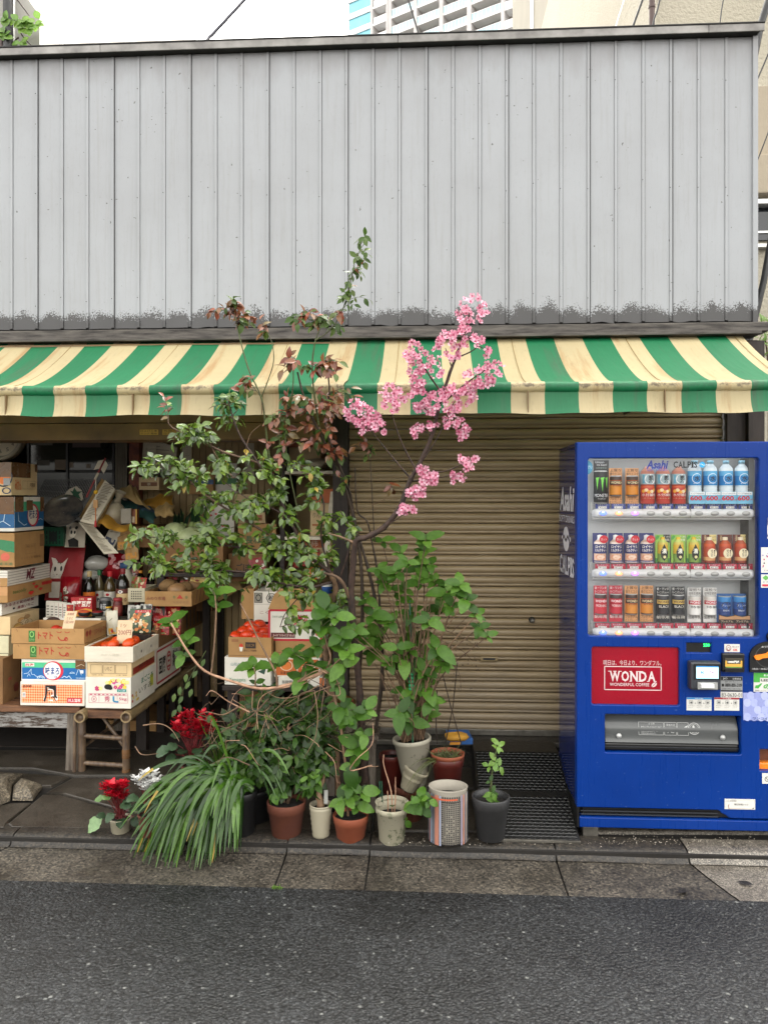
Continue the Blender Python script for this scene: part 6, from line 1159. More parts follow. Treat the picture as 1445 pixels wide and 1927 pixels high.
c=Ct(516,1238,602,1274,Yr+.01,.3,'carton_white'); m=c.mb; m.rect(c.fr,.04,.08,.5,.92,'#c0642a'); m.ring(c.fr,.27,.6,.14,.28,.14,'#e8cfae',.002); m.disc(c.fr,.27,.56,.1,.2,'#d97a34',.002); m.txt(c.fr,'たまねぎ',.14,.14,.4,.3,'#2a1a12',.002,.02); m.rect(c.fr,.52,.08,.97,.92,'#b85a24'); m.txt(c.fr,'北海道',.6,.4,.9,.6,'#f0e0cc',.003,.02); c.done('onion_box','white and orange box with a round onion face, under the plain kraft box','cardboard box')
c=Ct(524,1275,610,1292,Yr,.3,'carton_white'); m=c.mb; m.rect(c.fr,.9,0,1,1,'#b8602a'); m.txt(c.fr,'有機野菜 産地直送',.08,.3,.7,.7,'#3a3430'); c.done('flat_box','flat white box with an orange end, lowest beside the post','cardboard box')
c=Ct(478,1113,532,1170,4.72,.3,'carton_white'); m=c.mb; f=c.fr; m.rect(f,.02,.62,.3,.96,'#8a8678'); m.frame(f,.03,.63,.29,.95,.003,'#1c1a18'); m.ring(f,.16,.79,.1,.12,.3,'#1c1a18',.002,8); m.ring(f,.6,.78,.18,.18,.15,'#1c1a18',.002,6); m.txt(f,'松',.5,.68,.7,.88,'#1c1a18',.002,.02); m.poly(f,[(.84,.7),(.98,.95),(.98,.74)],'#b03a5a'); m.txt(f,'こく',.22,.26,.5,.36,'#8a3a34',.002); m.line(f,[(0,.58),(1,.58)],.002,'#8a8474'); c.done('crest_box','white box with black hexagon crest, behind the persimmons','cardboard box')
c=Ct(455,1108,478,1165,4.75,.3,'kraft'); c.done('side_carton','narrow kraft carton beside the black hexagon crest box','cardboard box')
c=Ct(436,1302,522,1368,4.7,.35,'kraft_dark'); c.mb.txt(c.fr,'YUTAKA',.18,.72,.62,.86,'#2a1a10',.002,.02); c.mb.ring(c.fr,.5,.35,.12,.2,.25,'#3a2614',.002); c.done('floor_carton','dark kraft carton on the floor under the persimmon stand','cardboard box')
c=Ct(200,1356,294,1418,4.9,.4,'kraft'); c.mb.txt(c.fr,'取扱注意',.5,.1,.8,.2,'#4a3018'); c.done('floor_carton','kraft carton on the floor behind the bamboo legs','cardboard box')
# right wall of goods along the stand: crates with fruit
for i,(x0,y0,x1,y1,YY) in enumerate(((345,1098,400,1150,5.25),(372,1060,440,1115,5.5))): c=Ct(x0,y0,x1,y1,YY,.4,'kraft_dark',open=True); c.mb.rect(c.ri,.1,.2,.9,.8,'#5a3a1c'); c.done('deep_crate','dark crate behind the potato box, '+('lower one' if i==0 else 'upper one at the back'),'crate')
pouch(398,1080,450,1122,5.2,'paper_bag',lambda mb,f:mb.line(f,[(.1,.3),(.9,.5)],.004,'#8a6a3a',.003),'torn tan paper sack along the inner edge of the stand','paper sack',rot=.5,bulge=.03)
for (x,y,l,cc) in ((524,1086,'row of yellow orange fruit glimpsed above the crest box','#d9821c'),):
    for k in range(4): fruit(at(508+k*11,1088-(k%2)*5,4.85),.032,'yellow orange fruit glimpsed above the hexagon crest box','citrus','citrus above the crest box')
c=Ct(500,1092,552,1112,4.82,.3,'#b8b0a0',open=True); c.done('citrus_tray','pale tray of yellow orange citrus above the crest box','tray')
# left tall stack at the picture edge
YL0=4.30
def lbox(xc,y0,y1,xe,m,name,label,fn=None,Y=YL0,w=.42,open=False):
    D=Y*((802-xc)/(802-xe)-1); x0=xc-w/ (Y/F); c=Ct(x0,y0,xc,y1,Y,D,m,open=open); 
    if fn: fn(c,c.mb,c.fr,c.ri)
    return c.done(name,label,'cardboard box','tall box stack at the edge of the shop')
def f1(c,m,f,r):
    m.rect(r,-.0,.55,.72,1.0,'tape_brown',.0025); m.rect(f,.8,.55,1.,1.,'tape_brown',.0025); m.rect(r,.9,.75,1.0,1.0,'tape_brown',.0025); m.ring(f,.9,.55,.12,.3,.15,'#2a2a30',.002); m.disc(f,.9,.55,.09,.22,'#d9722a',.0024); m.rect(f,.9,.3,.99,.52,'#8d8f90',.004); m.ring(f,.94,.14,.06,.1,.3,'#2a3450',.003); m.txt(r,'みかん',.12,.15,.36,.5,'#c8641c',.003,.02); m.frame(r,.42,.2,.92,.45,.0014,'#5a4028'); m.line(r,[(.6,.2),(.6,.45)],.0012,'#5a4028'); m.txt(r,'内容量',.7,.26,.9,.4,'#5a4028')
lbox(22,870,932,72,'carton_cream','orange_mark_box','cream box with brown tape and an orange fruit mark, top of the tall stack',f1)
def f2(c,m,f,r):
    for q in (f,r): m.rect(q,0,.1,1,.58,'#0f5585'); m.rect(q,0,.58,1,.86,'#3f9a70'); 
    m.disc(r,.62,.45,.2,.34,'#b02438',.002); m.disc(r,.6,.45,.165,.29,'#cfc8b8',.0026); m.txt(r,'味まろ',.47,.34,.76,.62,'#1a2f66',.004,.02); m.rect(f,.8,.5,1,1,'tape_brown',.004); m.rect(r,0,.56,.28,1,'tape_brown',.004); m.rect(r,.38,.6,.6,.9,'tape_brown',.004); m.rect(r,.86,.55,1,1,'tape_brown',.004)
    w_='#cfe0ea'; m.line(f,[(.7,.16),(.85,.3),(.95,.16)],.003,w_,.003); m.line(f,[(.88,.56),(.86,.3)],.003,w_,.003); m.line(r,[(.1,.56),(.12,.3),(.3,.16),(.4,.2)],.003,w_,.003); m.line(r,[(.8,.3),(.88,.34),(.96,.28)],.0025,w_,.003)
lbox(28,935,1000,84,'carton_white','blue_citrus_box','blue and green citrus box with torn brown tape, second in the tall stack',f2)
def f3(c,m,f,r):
    m.poly(f,[(.5,.75),(1,.75),(1,.45),(.9,.45)],'#2f7a4f'); m.poly(f,[(.3,.78),(1,.42),(1,.75),(.3,.98)],'#2f7a4f',.0014); m.disc(f,.88,.3,.06,.12,'#c8604a',.002); m.txt(f,'千葉県経済連',.6,.06,.98,.14,'#2f6a44',.002); m.frame(r,.34,.34,.7,.62,.0016,'#7a5a34'); m.txt(r,'等級 サイズ',.38,.52,.68,.6,'#7a5a34'); m.txt(r,'サツマイモ 選果場',.2,.18,.86,.26,'#7a5a34'); m.rect(r,.84,.52,1,.9,'kraft_dark',.002)
lbox(28,1003,1067,85,'kraft','green_corner_box','kraft box with a green printed corner, third from the top of the tall stack',f3)
def f4(c,m,f,r):
    for q in (f,r):
        for k in range(5): m.line(q,[(0,.14+.18*k),(1,.14+.18*k)],.0022,'#5a4034',.0015)
    m.txt(r,'MZ',.4,.2,.62,.9,'#6a1c2c',.004,.02,.3); m.rect(f,.9,0,1,.55,'kraft',.002)
lbox(15,1074,1103,97,'carton_white','lined_tray','white tray with brown ruled lines and dark red initials in the tall stack',f4,4.28)
def f5(c,m,f,r):
    m.txt(r,'tescolly',.1,.4,.4,.72,'#3f6a2a',.003,0,.2); m.rect(r,.75,.62,1,.84,'#b02a24',.002)
    for (x,y,s_) in ((.5,.3,.075),(.62,.62,.06),(.72,.4,.055),(.56,.86,.045)): m.poly(r,[(x,y-s_*2.2),(x+s_*.9,y),(x+s_*.5,y+s_*1.6),(x-s_*.5,y+s_*1.6),(x-s_*.9,y)],'#c0261e',.003); m.poly(r,[(x-s_*.6,y+s_*1.5),(x+s_*.6,y+s_*1.5),(x,y+s_*2.6)],'#4a7a2a',.0036)
    m.frame(r,.74,.1,.98,.5,.001,'#8a6a44'); m.rect(f,.0,.45,1,1,'#b98a5a',.001)
lbox(15,1104,1134,100,'kraft','strawberry_tray','kraft tray printed with red strawberries in the tall stack',f5,4.27)
def f6(c,m,f,r): m.txt(r,'ふるさと旬の味覚',.06,.62,.86,.9,'#7a1c2a',.002,.02); m.txt(r,'産直いちご',.4,.2,.86,.48,'#7a1c2a',.002,.02); m.disc(r,.3,.36,.03,.1,'#14110f',.003,8)
lbox(4,1136,1158,75,'carton_white','lettered_tray','white tray with dark red lettering just under the strawberry tray',f6,4.3)
def f7(c,m,f,r):
    for x,y,a,cc in ((.25,.35,.16,'#c8a05a'),(.45,.5,.14,'#d9c3a0'),(.6,.42,.13,'#cbb490'),(.35,.65,.12,'#c89a5a'),(.55,.75,.1,'#a88458')): m.disc(r,x,y,a,a*1.2,cc,.0015+x*.001,14); m.ring(r,x,y,a,a*1.2,.1,'#7a5a34',.0035+x*.001,14)
lbox(20,1160,1194,76,'carton_cream','garlic_box','cream box printed with garlic bulbs, below the red lettered tray',f7,4.3)
lbox(17,1196,1237,26,'#c9c4a2','pale_box','pale yellow box near the foot of the tall stack',lambda c,m,f,r:m.frame(f,.6,.0,1,.2,.003,'#3a3830'),4.3)
lbox(6,1239,1330,40,'kraft_dark','tall_kraft_box','tall dark kraft box standing on the bench at the foot of the stack',lambda c,m,f,r:(m.disc(r,.75,.3,.15,.1,'#6a2a1c'),m.rect(r,.3,.5,.5,.56,'#8a3a28')),4.22)
# ---- more clutter deeper in the shop, glimpsed between the branches
def xbox(x0,y0,x1,y1,Y,m,label,fn=None,rot=0,name='goods_box',D=.2):
    c=Ct(x0,y0,x1,y1,Y,D,m,rot=rot)
    if fn: fn(c.mb,c.fr)
    return c.done(name,label,'cardboard box')
xbox(262,898,300,922,5.35,'carton_cream','cream carton on the board ledge beside the red post',lambda m,f:(m.rect(f,.1,.3,.9,.6,'#7a4a2a'),m.txt(f,'茶',.4,.34,.6,.56,'#e0d0b0',.002)))
xbox(384,948,440,1008,5.2,'carton_white','white carton with scattered red petals printed on it, behind the leeks',lambda m,f:blobs(m,f,['#a81c24','#c8303a'],9,.1,.1,.9,.9,.07),.1)
xbox(442,930,500,985,5.3,'carton_cream','tall cream carton in the middle of the opening',lambda m,f:(m.txt(f,'青森',.2,.5,.8,.75,'#3a6a3a',.002,.02),m.rect(f,.1,.1,.9,.3,'#a8572c')),-.05)
xbox(448,986,520,1040,5.1,'kraft','kraft carton stacked under the tall cream carton',lambda m,f:(m.txt(f,'長ねぎ',.2,.3,.8,.6,'#2f5a2a',.002,.02)))
xbox(430,1042,505,1094,5.0,'kraft_dark','dark kraft carton above the persimmons',lambda m,f:m.txt(f,'ごぼう',.2,.35,.7,.65,'#2a1a10',.002,.02))
xbox(300,862,340,890,5.5,'carton_white','white carton under the hanging calendar',lambda m,f:m.rect(f,.1,.2,.9,.5,'#5a6a7a'),.06)
xbox(352,884,402,930,5.45,'kraft','kraft carton with a blue stripe behind the upper camellia leaves',lambda m,f:m.rect(f,0,.4,1,.6,'#2f4f7a'))
xbox(404,872,446,928,5.5,'carton_white','white carton with a green stripe at the back of the opening',lambda m,f:m.rect(f,0,.3,1,.5,'#3a7a4a'))
xbox(508,1008,560,1040,5.0,'carton_white','white sale sign box reading 16 behind the camellia',lambda m,f:m.txt(f,'16',.2,.2,.5,.8,'#b02a2a',.002,.03))
xbox(560,1010,624,1062,4.9,'carton_cream','cream carton on the bottom of the shelf unit',lambda m,f:(m.rect(f,.05,.6,.95,.9,'#b8602a'),m.txt(f,'柿',.4,.64,.6,.86,'#f0e0c8',.002)))
for i,(x0,y0,x1,y1,cc,l) in enumerate(((548,1040,604,1064,'#a83a2c','red packet of sausages lying above the red framed box'),(575,1066,612,1090,'#c8702a','orange snack packet above the red framed box'),(470,1050,500,1092,'#8a2a2c','dark red packet beside the dark kraft carton'),(360,1060,392,1096,'#b8a05a','yellow packet in the dark crate behind the potatoes'),(398,1052,430,1090,'#8fa060','pale green packet in the dark crate'),(310,1050,336,1090,'#a82a30','red packet leaning behind the potato box'),(286,1046,308,1080,'#c8b89a','cream packet beside the dark sauce bottles'))): pouch(x0,y0,x1,y1,4.86+.02*i,cc,lambda mb,f:blobs(mb,f,['#d9c8a0','#7a2a20','#c88a4a','#e0d8c8'],14,.08,.08,.92,.9,.1),l,'packet',rot=R.uniform(-.25,.25),bulge=.012)
t=thing('tub','small blue and white tub on the flap box beside the dark post','tub',at(616,1114,4.5)); mb=MB(); mb.lathe(at(616,1116,4.5),[(.001,0),(.03,0),(.034,.04)],'#2f5a9a',18); mb.build('body',t); mb=MB(); mb.lathe(at(616,1116,4.5),[(.036,.041),(.036,.055),(.001,.056)],'#d0d0cc',18); mb.build('lid',t)
for i,(x,y0,y1,l) in enumerate(((286,838,886,'long paper strip with writing hung from the ledge by the calendar'),(352,834,868,'short paper strip hung beside the calendar'),(470,834,900,'curled paper notice hung at the middle of the opening'))):
    board([(x-9,y1),(x+9,y1-1),(x+8,y0),(x-8,y0)],5.4,5.42,.002,'receipt_paper','paper_notice',l,'paper',8)
tr=thing('tiered_rack','dark two step rack carrying the crates behind the camellia','rack',at(400,1076,5.0)); a=at(290,1077,4.88); b=at(522,1077,4.88)
for z,x0,x1,y0,y1 in ((a.z,a.x,b.x,4.87,5.17),(at(440,1010,5.19).z,at(376,1010,5.19).x,at(508,1010,5.19).x,5.18,5.62)):
    mb=MB(); mb.box((x0,y0,z-.028),(x1,y1,z-.001),'dark_wood',.004); mb.build('shelf_board',tr)
    for x in (x0+.02,x1-.07):
        for y in (y0+.01,y1-.06): mb=MB(); mb.box((x,y,.055),(x+.045,y+.045,z-.029),'dark_wood'); mb.build('leg',tr)
# ================= PLANTS =================
def leafmat(name,cols,rough=.35,tr=.3,sp=.5):
    m,t,p,co=base(name); g=t.new('ShaderNodeNewGeometry'); n=len(cols)
    c=t.ramp(g.outputs['Random Per Island'],[(i/max(1,n-1),q) for i,q in enumerate(cols)])
    c2=t.mix(t.ramp(t.noise(co,60,3),[(.35,0.),(.7,.35)]),c,tuple(.55*q for q in lin(cols[0])))
    t.ln(c2,p.inputs['Base Color']); p.inputs['Roughness'].default_value=rough; p.inputs['Specular IOR Level'].default_value=sp
    b=t.new('ShaderNodeBsdfTranslucent'); t.ln(c2,b.inputs['Color']); mx=t.new('ShaderNodeMixShader'); mx.inputs[0].default_value=tr
    t.ln(p.outputs[0],mx.inputs[1]); t.ln(b.outputs[0],mx.inputs[2]); t.ln(mx.outputs[0],t.n['Material Output'].inputs['Surface']); return m
leafmat('camellia_leaf',[(.026,.054,.007),(.050,.098,.011),(.078,.14,.015),(.115,.185,.022),(.18,.25,.045)],.26,.25,.6)
leafmat('yellow_leaf',[(.38,.27,.03),(.30,.22,.03),(.42,.22,.04)],.4,.3)
leafmat('rose_red',[(.10,.035,.016),(.19,.05,.028),(.17,.085,.026),(.28,.065,.035),(.12,.10,.025)],.3,.3,.6)
leafmat('rose_green',[(.03,.06,.01),(.05,.095,.016),(.07,.115,.018),(.09,.12,.03)],.42,.3,.3)
leafmat('hydrangea_leaf',[(.020,.058,.005),(.038,.098,.008),(.060,.140,.013),(.10,.20,.026)],.45,.28,.3)
leafmat('dark_leaf',[(.010,.026,.004),(.016,.040,.005),(.025,.058,.008),(.045,.09,.012)],.38,.15,.3)
leafmat('strap_leaf',[(.010,.036,.003),(.022,.066,.005),(.042,.105,.009),(.08,.165,.02)],.28,.22,.45)
leafmat('olive_grass',[(.07,.075,.022),(.10,.11,.03),(.05,.075,.02)],.5,.25)
leafmat('silver_leaf',[(.016,.036,.014),(.03,.06,.026),(.05,.09,.045),(.012,.026,.010)],.45,.1,.3); leafmat('variegated_leaf',[(.10,.2,.06),(.16,.28,.09),(.2,.32,.14)],.4,.3)
leafmat('petal_pink',[(.56,.15,.25),(.61,.23,.33),(.67,.33,.43),(.72,.48,.56)],.5,.3); leafmat('petal_deep',[(.34,.025,.08),(.42,.05,.13)],.5,.2); leafmat('petal_red',[(.52,.006,.02),(.66,.01,.035),(.40,.004,.016)],.45,.3); leafmat('petal_white',[(.78,.78,.76),(.86,.86,.85)],.5,.3)
mat('dead_leaf','#1d1a16',.5,.2,30)
leafmat('young_leaf',[(.12,.24,.04),(.18,.30,.05)],.4,.4)
mat('bark_brown','#3f2c22',.75,.35,30,b=.5,bs=60,c2='#1d1411'); mat('twig_tan','#7d6148',.7,.3,30,b=.3,c2='#53402f'); mat('twig_pale','#a8846a',.65,.25,30,b=.2,c2='#7a5a46'); mat('cane_green','#4a5a2a',.55,.3,20,c2='#3a3420'); mat('rose_cane','#3a2c1c',.6,.35,20,c2='#221812'); mat('stem_brown','#5c4632',.75,.35,26,b=.4,c2='#3a2a1e'); mat('cyc_stem','#6a2224',.5,.2,10)
mat('terracotta','#552914',.8,.28,10,b=.2,bs=50,c2='#4e2415'); mat('terracotta_light','#6b3018',.75,.22,10,b=.15,bs=50,c2='#743a20'); mat('red_plastic','#481610',.45,.2,8); mat('white_pot','#88826f',.6,.16,12,b=.1,c2='#8a8370'); mat('grey_plastic','#2c2c2d',.5,.15,8); mat('black_pot','#131314',.5,.15,8); mat('soil','#17110c',.95,.4,40,b=.8)
def mossy(name,c,d,thr):
    m,t,p,co=base(name); n=t.noise(co,45,6,.75); b=t.noise(co,9,4); f=t.math('ADD',t.math('MULTIPLY',n,.7),t.math('MULTIPLY',b,.4))
    t.ln(t.mix(t.ramp(f,[(thr,0.),(thr+.06,.85)]),c,d),p.inputs['Base Color']); p.inputs['Roughness'].default_value=.65; bump(t,p,n,.15,.003)
mossy('stained_pot',(.27,.25,.195),(.045,.045,.028),.63); mossy('mossy_pot',(.27,.25,.18),(.05,.065,.025),.59)
UP=V((0,0,1)); CAMD=V((0,-1,.35)).normalized()
PROF={'ovate':[(0,.06),(.22,.72),(.45,1),(.7,.74),(.88,.32),(1,.0)],'round':[(0,.12),(.1,.55),(.2,.82),(.3,.95),(.42,1),(.54,.97),(.66,.86),(.78,.66),(.9,.34),(1,0)],'lance':[(0,.1),(.25,.75),(.5,1),(.75,.7),(1,0)]}
def leaf(mb,p,d,n,L,W,m,prof='ovate',fold=.22,curl=.25,wav=0):
    d=V(d).normalized(); s=d.cross(n)
    if s.length<1e-4: s=d.orthogonal()
    s.normalize(); n=s.cross(d).normalized(); vs=[]; P=PROF[prof]
    ph=R.uniform(0,6)
    for t,w in P:
        c=p+d*(L*t)-n*(curl*L*t*t); h=W*.5*w; e=n*(fold*h); k=wav*W*math.sin(t*11+ph); e=e+n*((.035*W if len(vs)%2 else -.035*W) if len(P)>7 else 0)
        vs+=[c-s*h+e+n*k,c,c+s*h+e-n*k]
    fs=[]
    for i in range(len(P)-1):
        a=3*i; fs+=[(a,a+3,a+4,a+1),(a+1,a+4,a+5,a+2)]
    mb.add(vs,fs,m,True)
def rnd(a=1.): 
    while True:
        v=V((R.uniform(-1,1),R.uniform(-1,1),R.uniform(-1,1)))
        if .05<v.length<1: return v.normalized()*a
def curve(pts,n=5):
    """Catmull-Rom through the points"""
    P=[V(p) for p in pts]; P=[P[0]*2-P[1]]+P+[P[-1]*2-P[-2]]; out=[]
    for i in range(1,len(P)-2):
        for k in range(n):
            t=k/n; a,b,c,d=P[i-1:i+3]; out.append(.5*((2*b)+(c-a)*t+(2*a-5*b+4*c-d)*t*t+(3*b-a-3*c+d)*t**3))
    out.append(P[-2]); return out
def PT(l): return [at(x,y,Y) for x,y,Y in l]
def branch(mb,l,r0,r1,m,n=6,raw=False,knob=.0):
    c=curve(l if raw else PT(l),4); N=len(c); mb.tube([p+rnd(knob) for p in c] if knob else c,[(r0+(r1-r0)*i/(N-1))*(1+.12*math.sin(i*2.3)) for i in range(N)],m,n); return c
def twig(mb,nodes,P,r,m,sag=.02,n=5):
    Q=min(nodes,key=lambda q:(q-P).length_squared+.15*max(0,q.z-P.z)); mid=Q.lerp(P,.5)+V((0,0,sag))+rnd(.012)
    c=curve([Q,mid,P],n); mb.tube(c,[r,r*.45],m,5); return c
def spray(mbT,mbL,nodes,blobs_,leafm,L,W,mtw,prof='ovate',nl=6,alt=None,altp=0,tr=.0022,droop=.25,spread=.075,fold=.25):
    for (x,y,rx,ry,Y,dY,n) in blobs_:
        if leafm=='camellia_leaf': n=max(2,round(n*.68)); rx*=1.12; ry*=1.15
        for i in range(n):
            a=R.uniform(0,6.283); q=math.sqrt(R.random()); P=at(x+rx*q*math.cos(a),y+ry*q*math.sin(a),Y+R.uniform(-dY,dY)); c=twig(mbT,nodes,P,tr,mtw)
            N=len(c)-1
            for k in range(nl):
                t=1-(k/nl)*min(1,spread*nl/max(.05,(c[-1]-c[0]).length)); t=max(.1,t); i0=min(N-1,int(t*N)); p=c[i0].lerp(c[i0+1],t*N-i0); ax=(c[i0+1]-c[i0]).normalized()
                sd=ax.cross(CAMD+rnd(.4)); sd=sd.normalized() if sd.length>.01 else rnd(); sd*=1 if k%2 else -1
                d=(ax*(.55 if k else 1.2)+sd*(.95 if k else .15)+rnd(.45)+V((0,-.15,-droop))); nn=UP*.75+V((0,-.6,0))+rnd(.55)
                l=L*R.uniform(.65,1.2); leaf(mbL,p,d,nn,l,W*l/L*R.uniform(.85,1.15),alt if (alt and R.random()<altp) else leafm,prof,fold,R.uniform(.05,.45))
def whorl(mb,p,ax,n,L,W,m,tilt=.5,prof='round',wav=.03):
    a0=R.uniform(0,6.28); u=V(ax).normalized(); s=u.orthogonal().normalized(); t=u.cross(s)
    for k in range(n):
        a=a0+k*2.4; q=1-.55*(k/n); d=(s*math.cos(a)+t*math.sin(a))+u*(tilt+.5*k/n)+rnd(.15)+V((0,0,-.1)); l=L*q*R.uniform(.8,1.15)
        leaf(mb,p-u*.006*k,d,u+V((0,-.35,.2)),l,W/L*l,m,prof,.16,R.uniform(.15,.5),wav)
def pot(name,parent,cx,ytop,ybot,wt,wb,Y,m,rim=.14,lip=.004,ribs=0,tilt=None,soilm='soil',n=32,fill=.9):
    b=at(cx,ybot,Y); t=at(cx,ytop,Y); H=t.z-b.z; R1=wt/2/F*Y; R0=wb/2/F*Y; c=b; T=tilt
    pr=[(R0*.7,.006),(R0*.9,0),(R0,.006)]
    if ribs:
        for k in range(ribs*2+1): v=.04+.9*k/(ribs*2); pr.append((R0+(R1-R0)*v+(.0022 if k%2 else 0),H*v))
    rl=R0+(R1-R0)*(1-rim); pr+=[(rl,H*(1-rim)),(rl+lip,H*(1-rim)+.003),(R1+lip*.6,H*.985),(R1+lip*.2,H),(R1-.006,H*.995),(R1-.008,H*fill-.004)]
    mb=MB(); mb.lathe(c,pr,m,n,T=T); mb.build(name,parent)
    mb=MB(); k=14; rs=R1-.008
    def so(u,v): 
        a=u*6.283; q=rs*v; p=V((q*math.cos(a),q*math.sin(a),H*fill-.004+.006*math.sin(a*3+v*5)*v*(1-v)*4)); return c+(T@p if T is not None else p)
    mb.grid(so,k*2,4,soilm); 
    mb.build('soil',parent); top=V((0,0,H*fill)); return c+(T@top if T is not None else top)
def plant(name,label,cat,cx,y,Y,group=None): return thing(name,label,cat,at(cx,y,Y),group)
GPl='potted plants along the kerb'
# ---- cherry
ch=plant('cherry_tree','young cherry tree with pink blossom arching up in front of the awning','tree',682,1470,3.78)
st=MB(); nodes=[]
tr_=[(690,1500,3.8),(684,1400,3.76),(672,1250,3.70),(661,1130,3.64),(664,1070,3.6),(670,1020,3.56),(692,1010,3.54),(722,993,3.52),(752,955,3.5),(771,905,3.49),(790,872,3.48),(812,820,3.47),(826,765,3.46),(842,715,3.45),(862,660,3.44),(876,620,3.43),(884,590,3.43)]
nodes+=branch(st,tr_,.019,.0045,'bark_brown',9,knob=.0012)
for l,r in (([(771,899,3.49),(738,860,3.47),(710,825,3.45),(684,795,3.43)],.0045),([(782,883,3.48),(761,844,3.46),(745,804,3.44),(736,769,3.43)],.005),([(794,868,3.48),(817,834,3.45),(836,799,3.43),(846,785,3.42)],.0035),([(834,743,3.46),(810,710,3.44),(795,684,3.42),(785,660,3.41)],.005),([(836,755,3.46),(883,717,3.43),(905,702,3.41),(925,685,3.4)],.005),([(785,886,3.48),(831,888,3.45),(869,874,3.43),(884,865,3.42)],.0035),([(775,905,3.49),(813,901,3.46),(845,895,3.44),(866,888,3.43)],.003),([(863,672,3.44),(885,662,3.42),(902,652,3.41),(916,664,3.4)],.0035),([(722,993,3.52),(745,978,3.49),(762,966,3.47)],.0028),([(757,940,3.5),(770,928,3.47),(780,920,3.46)],.003),([(822,790,3.46),(806,776,3.44),(792,760,3.42)],.0035),([(812,820,3.47),(800,812,3.44),(790,808,3.43)],.0025),([(850,692,3.45),(842,668,3.43),(838,655,3.42)],.003),([(832,775,3.46),(845,770,3.43),(858,752,3.42)],.003)): nodes+=branch(st,l,r,.0016,'bark_brown',6)
branch(st,[(660,1130,3.64),(640,1090,3.6),(610,1078,3.6)],.011,.006,'stem_brown'); branch(st,[(668,1022,3.56),(640,1010,3.57),(618,1004,3.58)],.007,.003,'twig_tan')
st.build('trunk',ch)
fl_=MB()
def flower(p,n,s):
    n=n.normalized(); u=n.orthogonal().normalized(); v=n.cross(u); a0=R.uniform(0,1.2)
    for k in range(5):
        a=a0+k*1.2566; d=(u*math.cos(a)+v*math.sin(a)); w=n.cross(d); cup=R.uniform(.15,.5)
        q=lambda t,x:p+d*(s*t)+w*(s*x)+n*(s*cup*t*t)
        fl_.add([q(.04,-.05),q(.04,.05),q(.27,.15),q(.27,-.15)],[(0,1,2,3)],'petal_deep',True)
        fl_.add([q(.27,-.15),q(.27,.15),q(.66,.37),q(.72,0),q(.66,-.37),q(.97,.2),q(.88,0),q(.97,-.2)],[(0,1,2,3),(0,3,4),(3,2,5,6),(4,3,6,7)],'petal_pink',True)
    for k in range(5):
        a=R.uniform(0,6.28); d=(u*math.cos(a)+v*math.sin(a))*.16+n*.4; fl_.tube([p,p+d*s],.0005,'petal_deep',3,False)
CB=[(887,584,30,30,28),(897,640,13,14,10),(848,650,33,27,30),(868,620,14,10,7),(918,664,8,8,4),(776,661,18,19,14),(799,690,36,28,34),(785,717,17,20,13),(792,745,22,20,18),(785,769,9,9,5),(818,757,22,24,20),(864,743,34,20,30),(904,708,40,18,28),(930,690,16,10,8),(880,728,26,14,14),(852,785,18,24,18),(873,813,13,14,10),(789,811,13,13,9),(814,801,9,10,5),(670,775,24,22,22),(700,795,34,26,34),(733,750,29,26,32),(883,867,19,17,14),(857,900,16,10,8),(794,895,13,18,12),(820,900,16,11,9),(778,928,13,13,9),(795,928,6,12,5),(765,961,14,15,11)]
tw_=MB()
for x,y,rx,ry,n in CB:
    for i in range(int(n*1.25)):
        a=R.uniform(0,6.283); q=math.sqrt(R.random()); P=at(x+rx*q*math.cos(a),y+ry*q*math.sin(a),3.42+R.uniform(-.05,.05)); Q=min(nodes,key=lambda k:(k-P).length_squared); d=P-Q
        if d.length>.04: d=d.normalized()
        flower(P,d.normalized()*.5+V((0,-.9,-.05))+rnd(.75),R.uniform(.0138,.0188)); 
        if i%3==0: fl_.tube([P,P.lerp(Q,.35)+V((0,.008,.004))],[.0008,.0011],'cane_green',3,False)
fl_.build('blossom',ch)
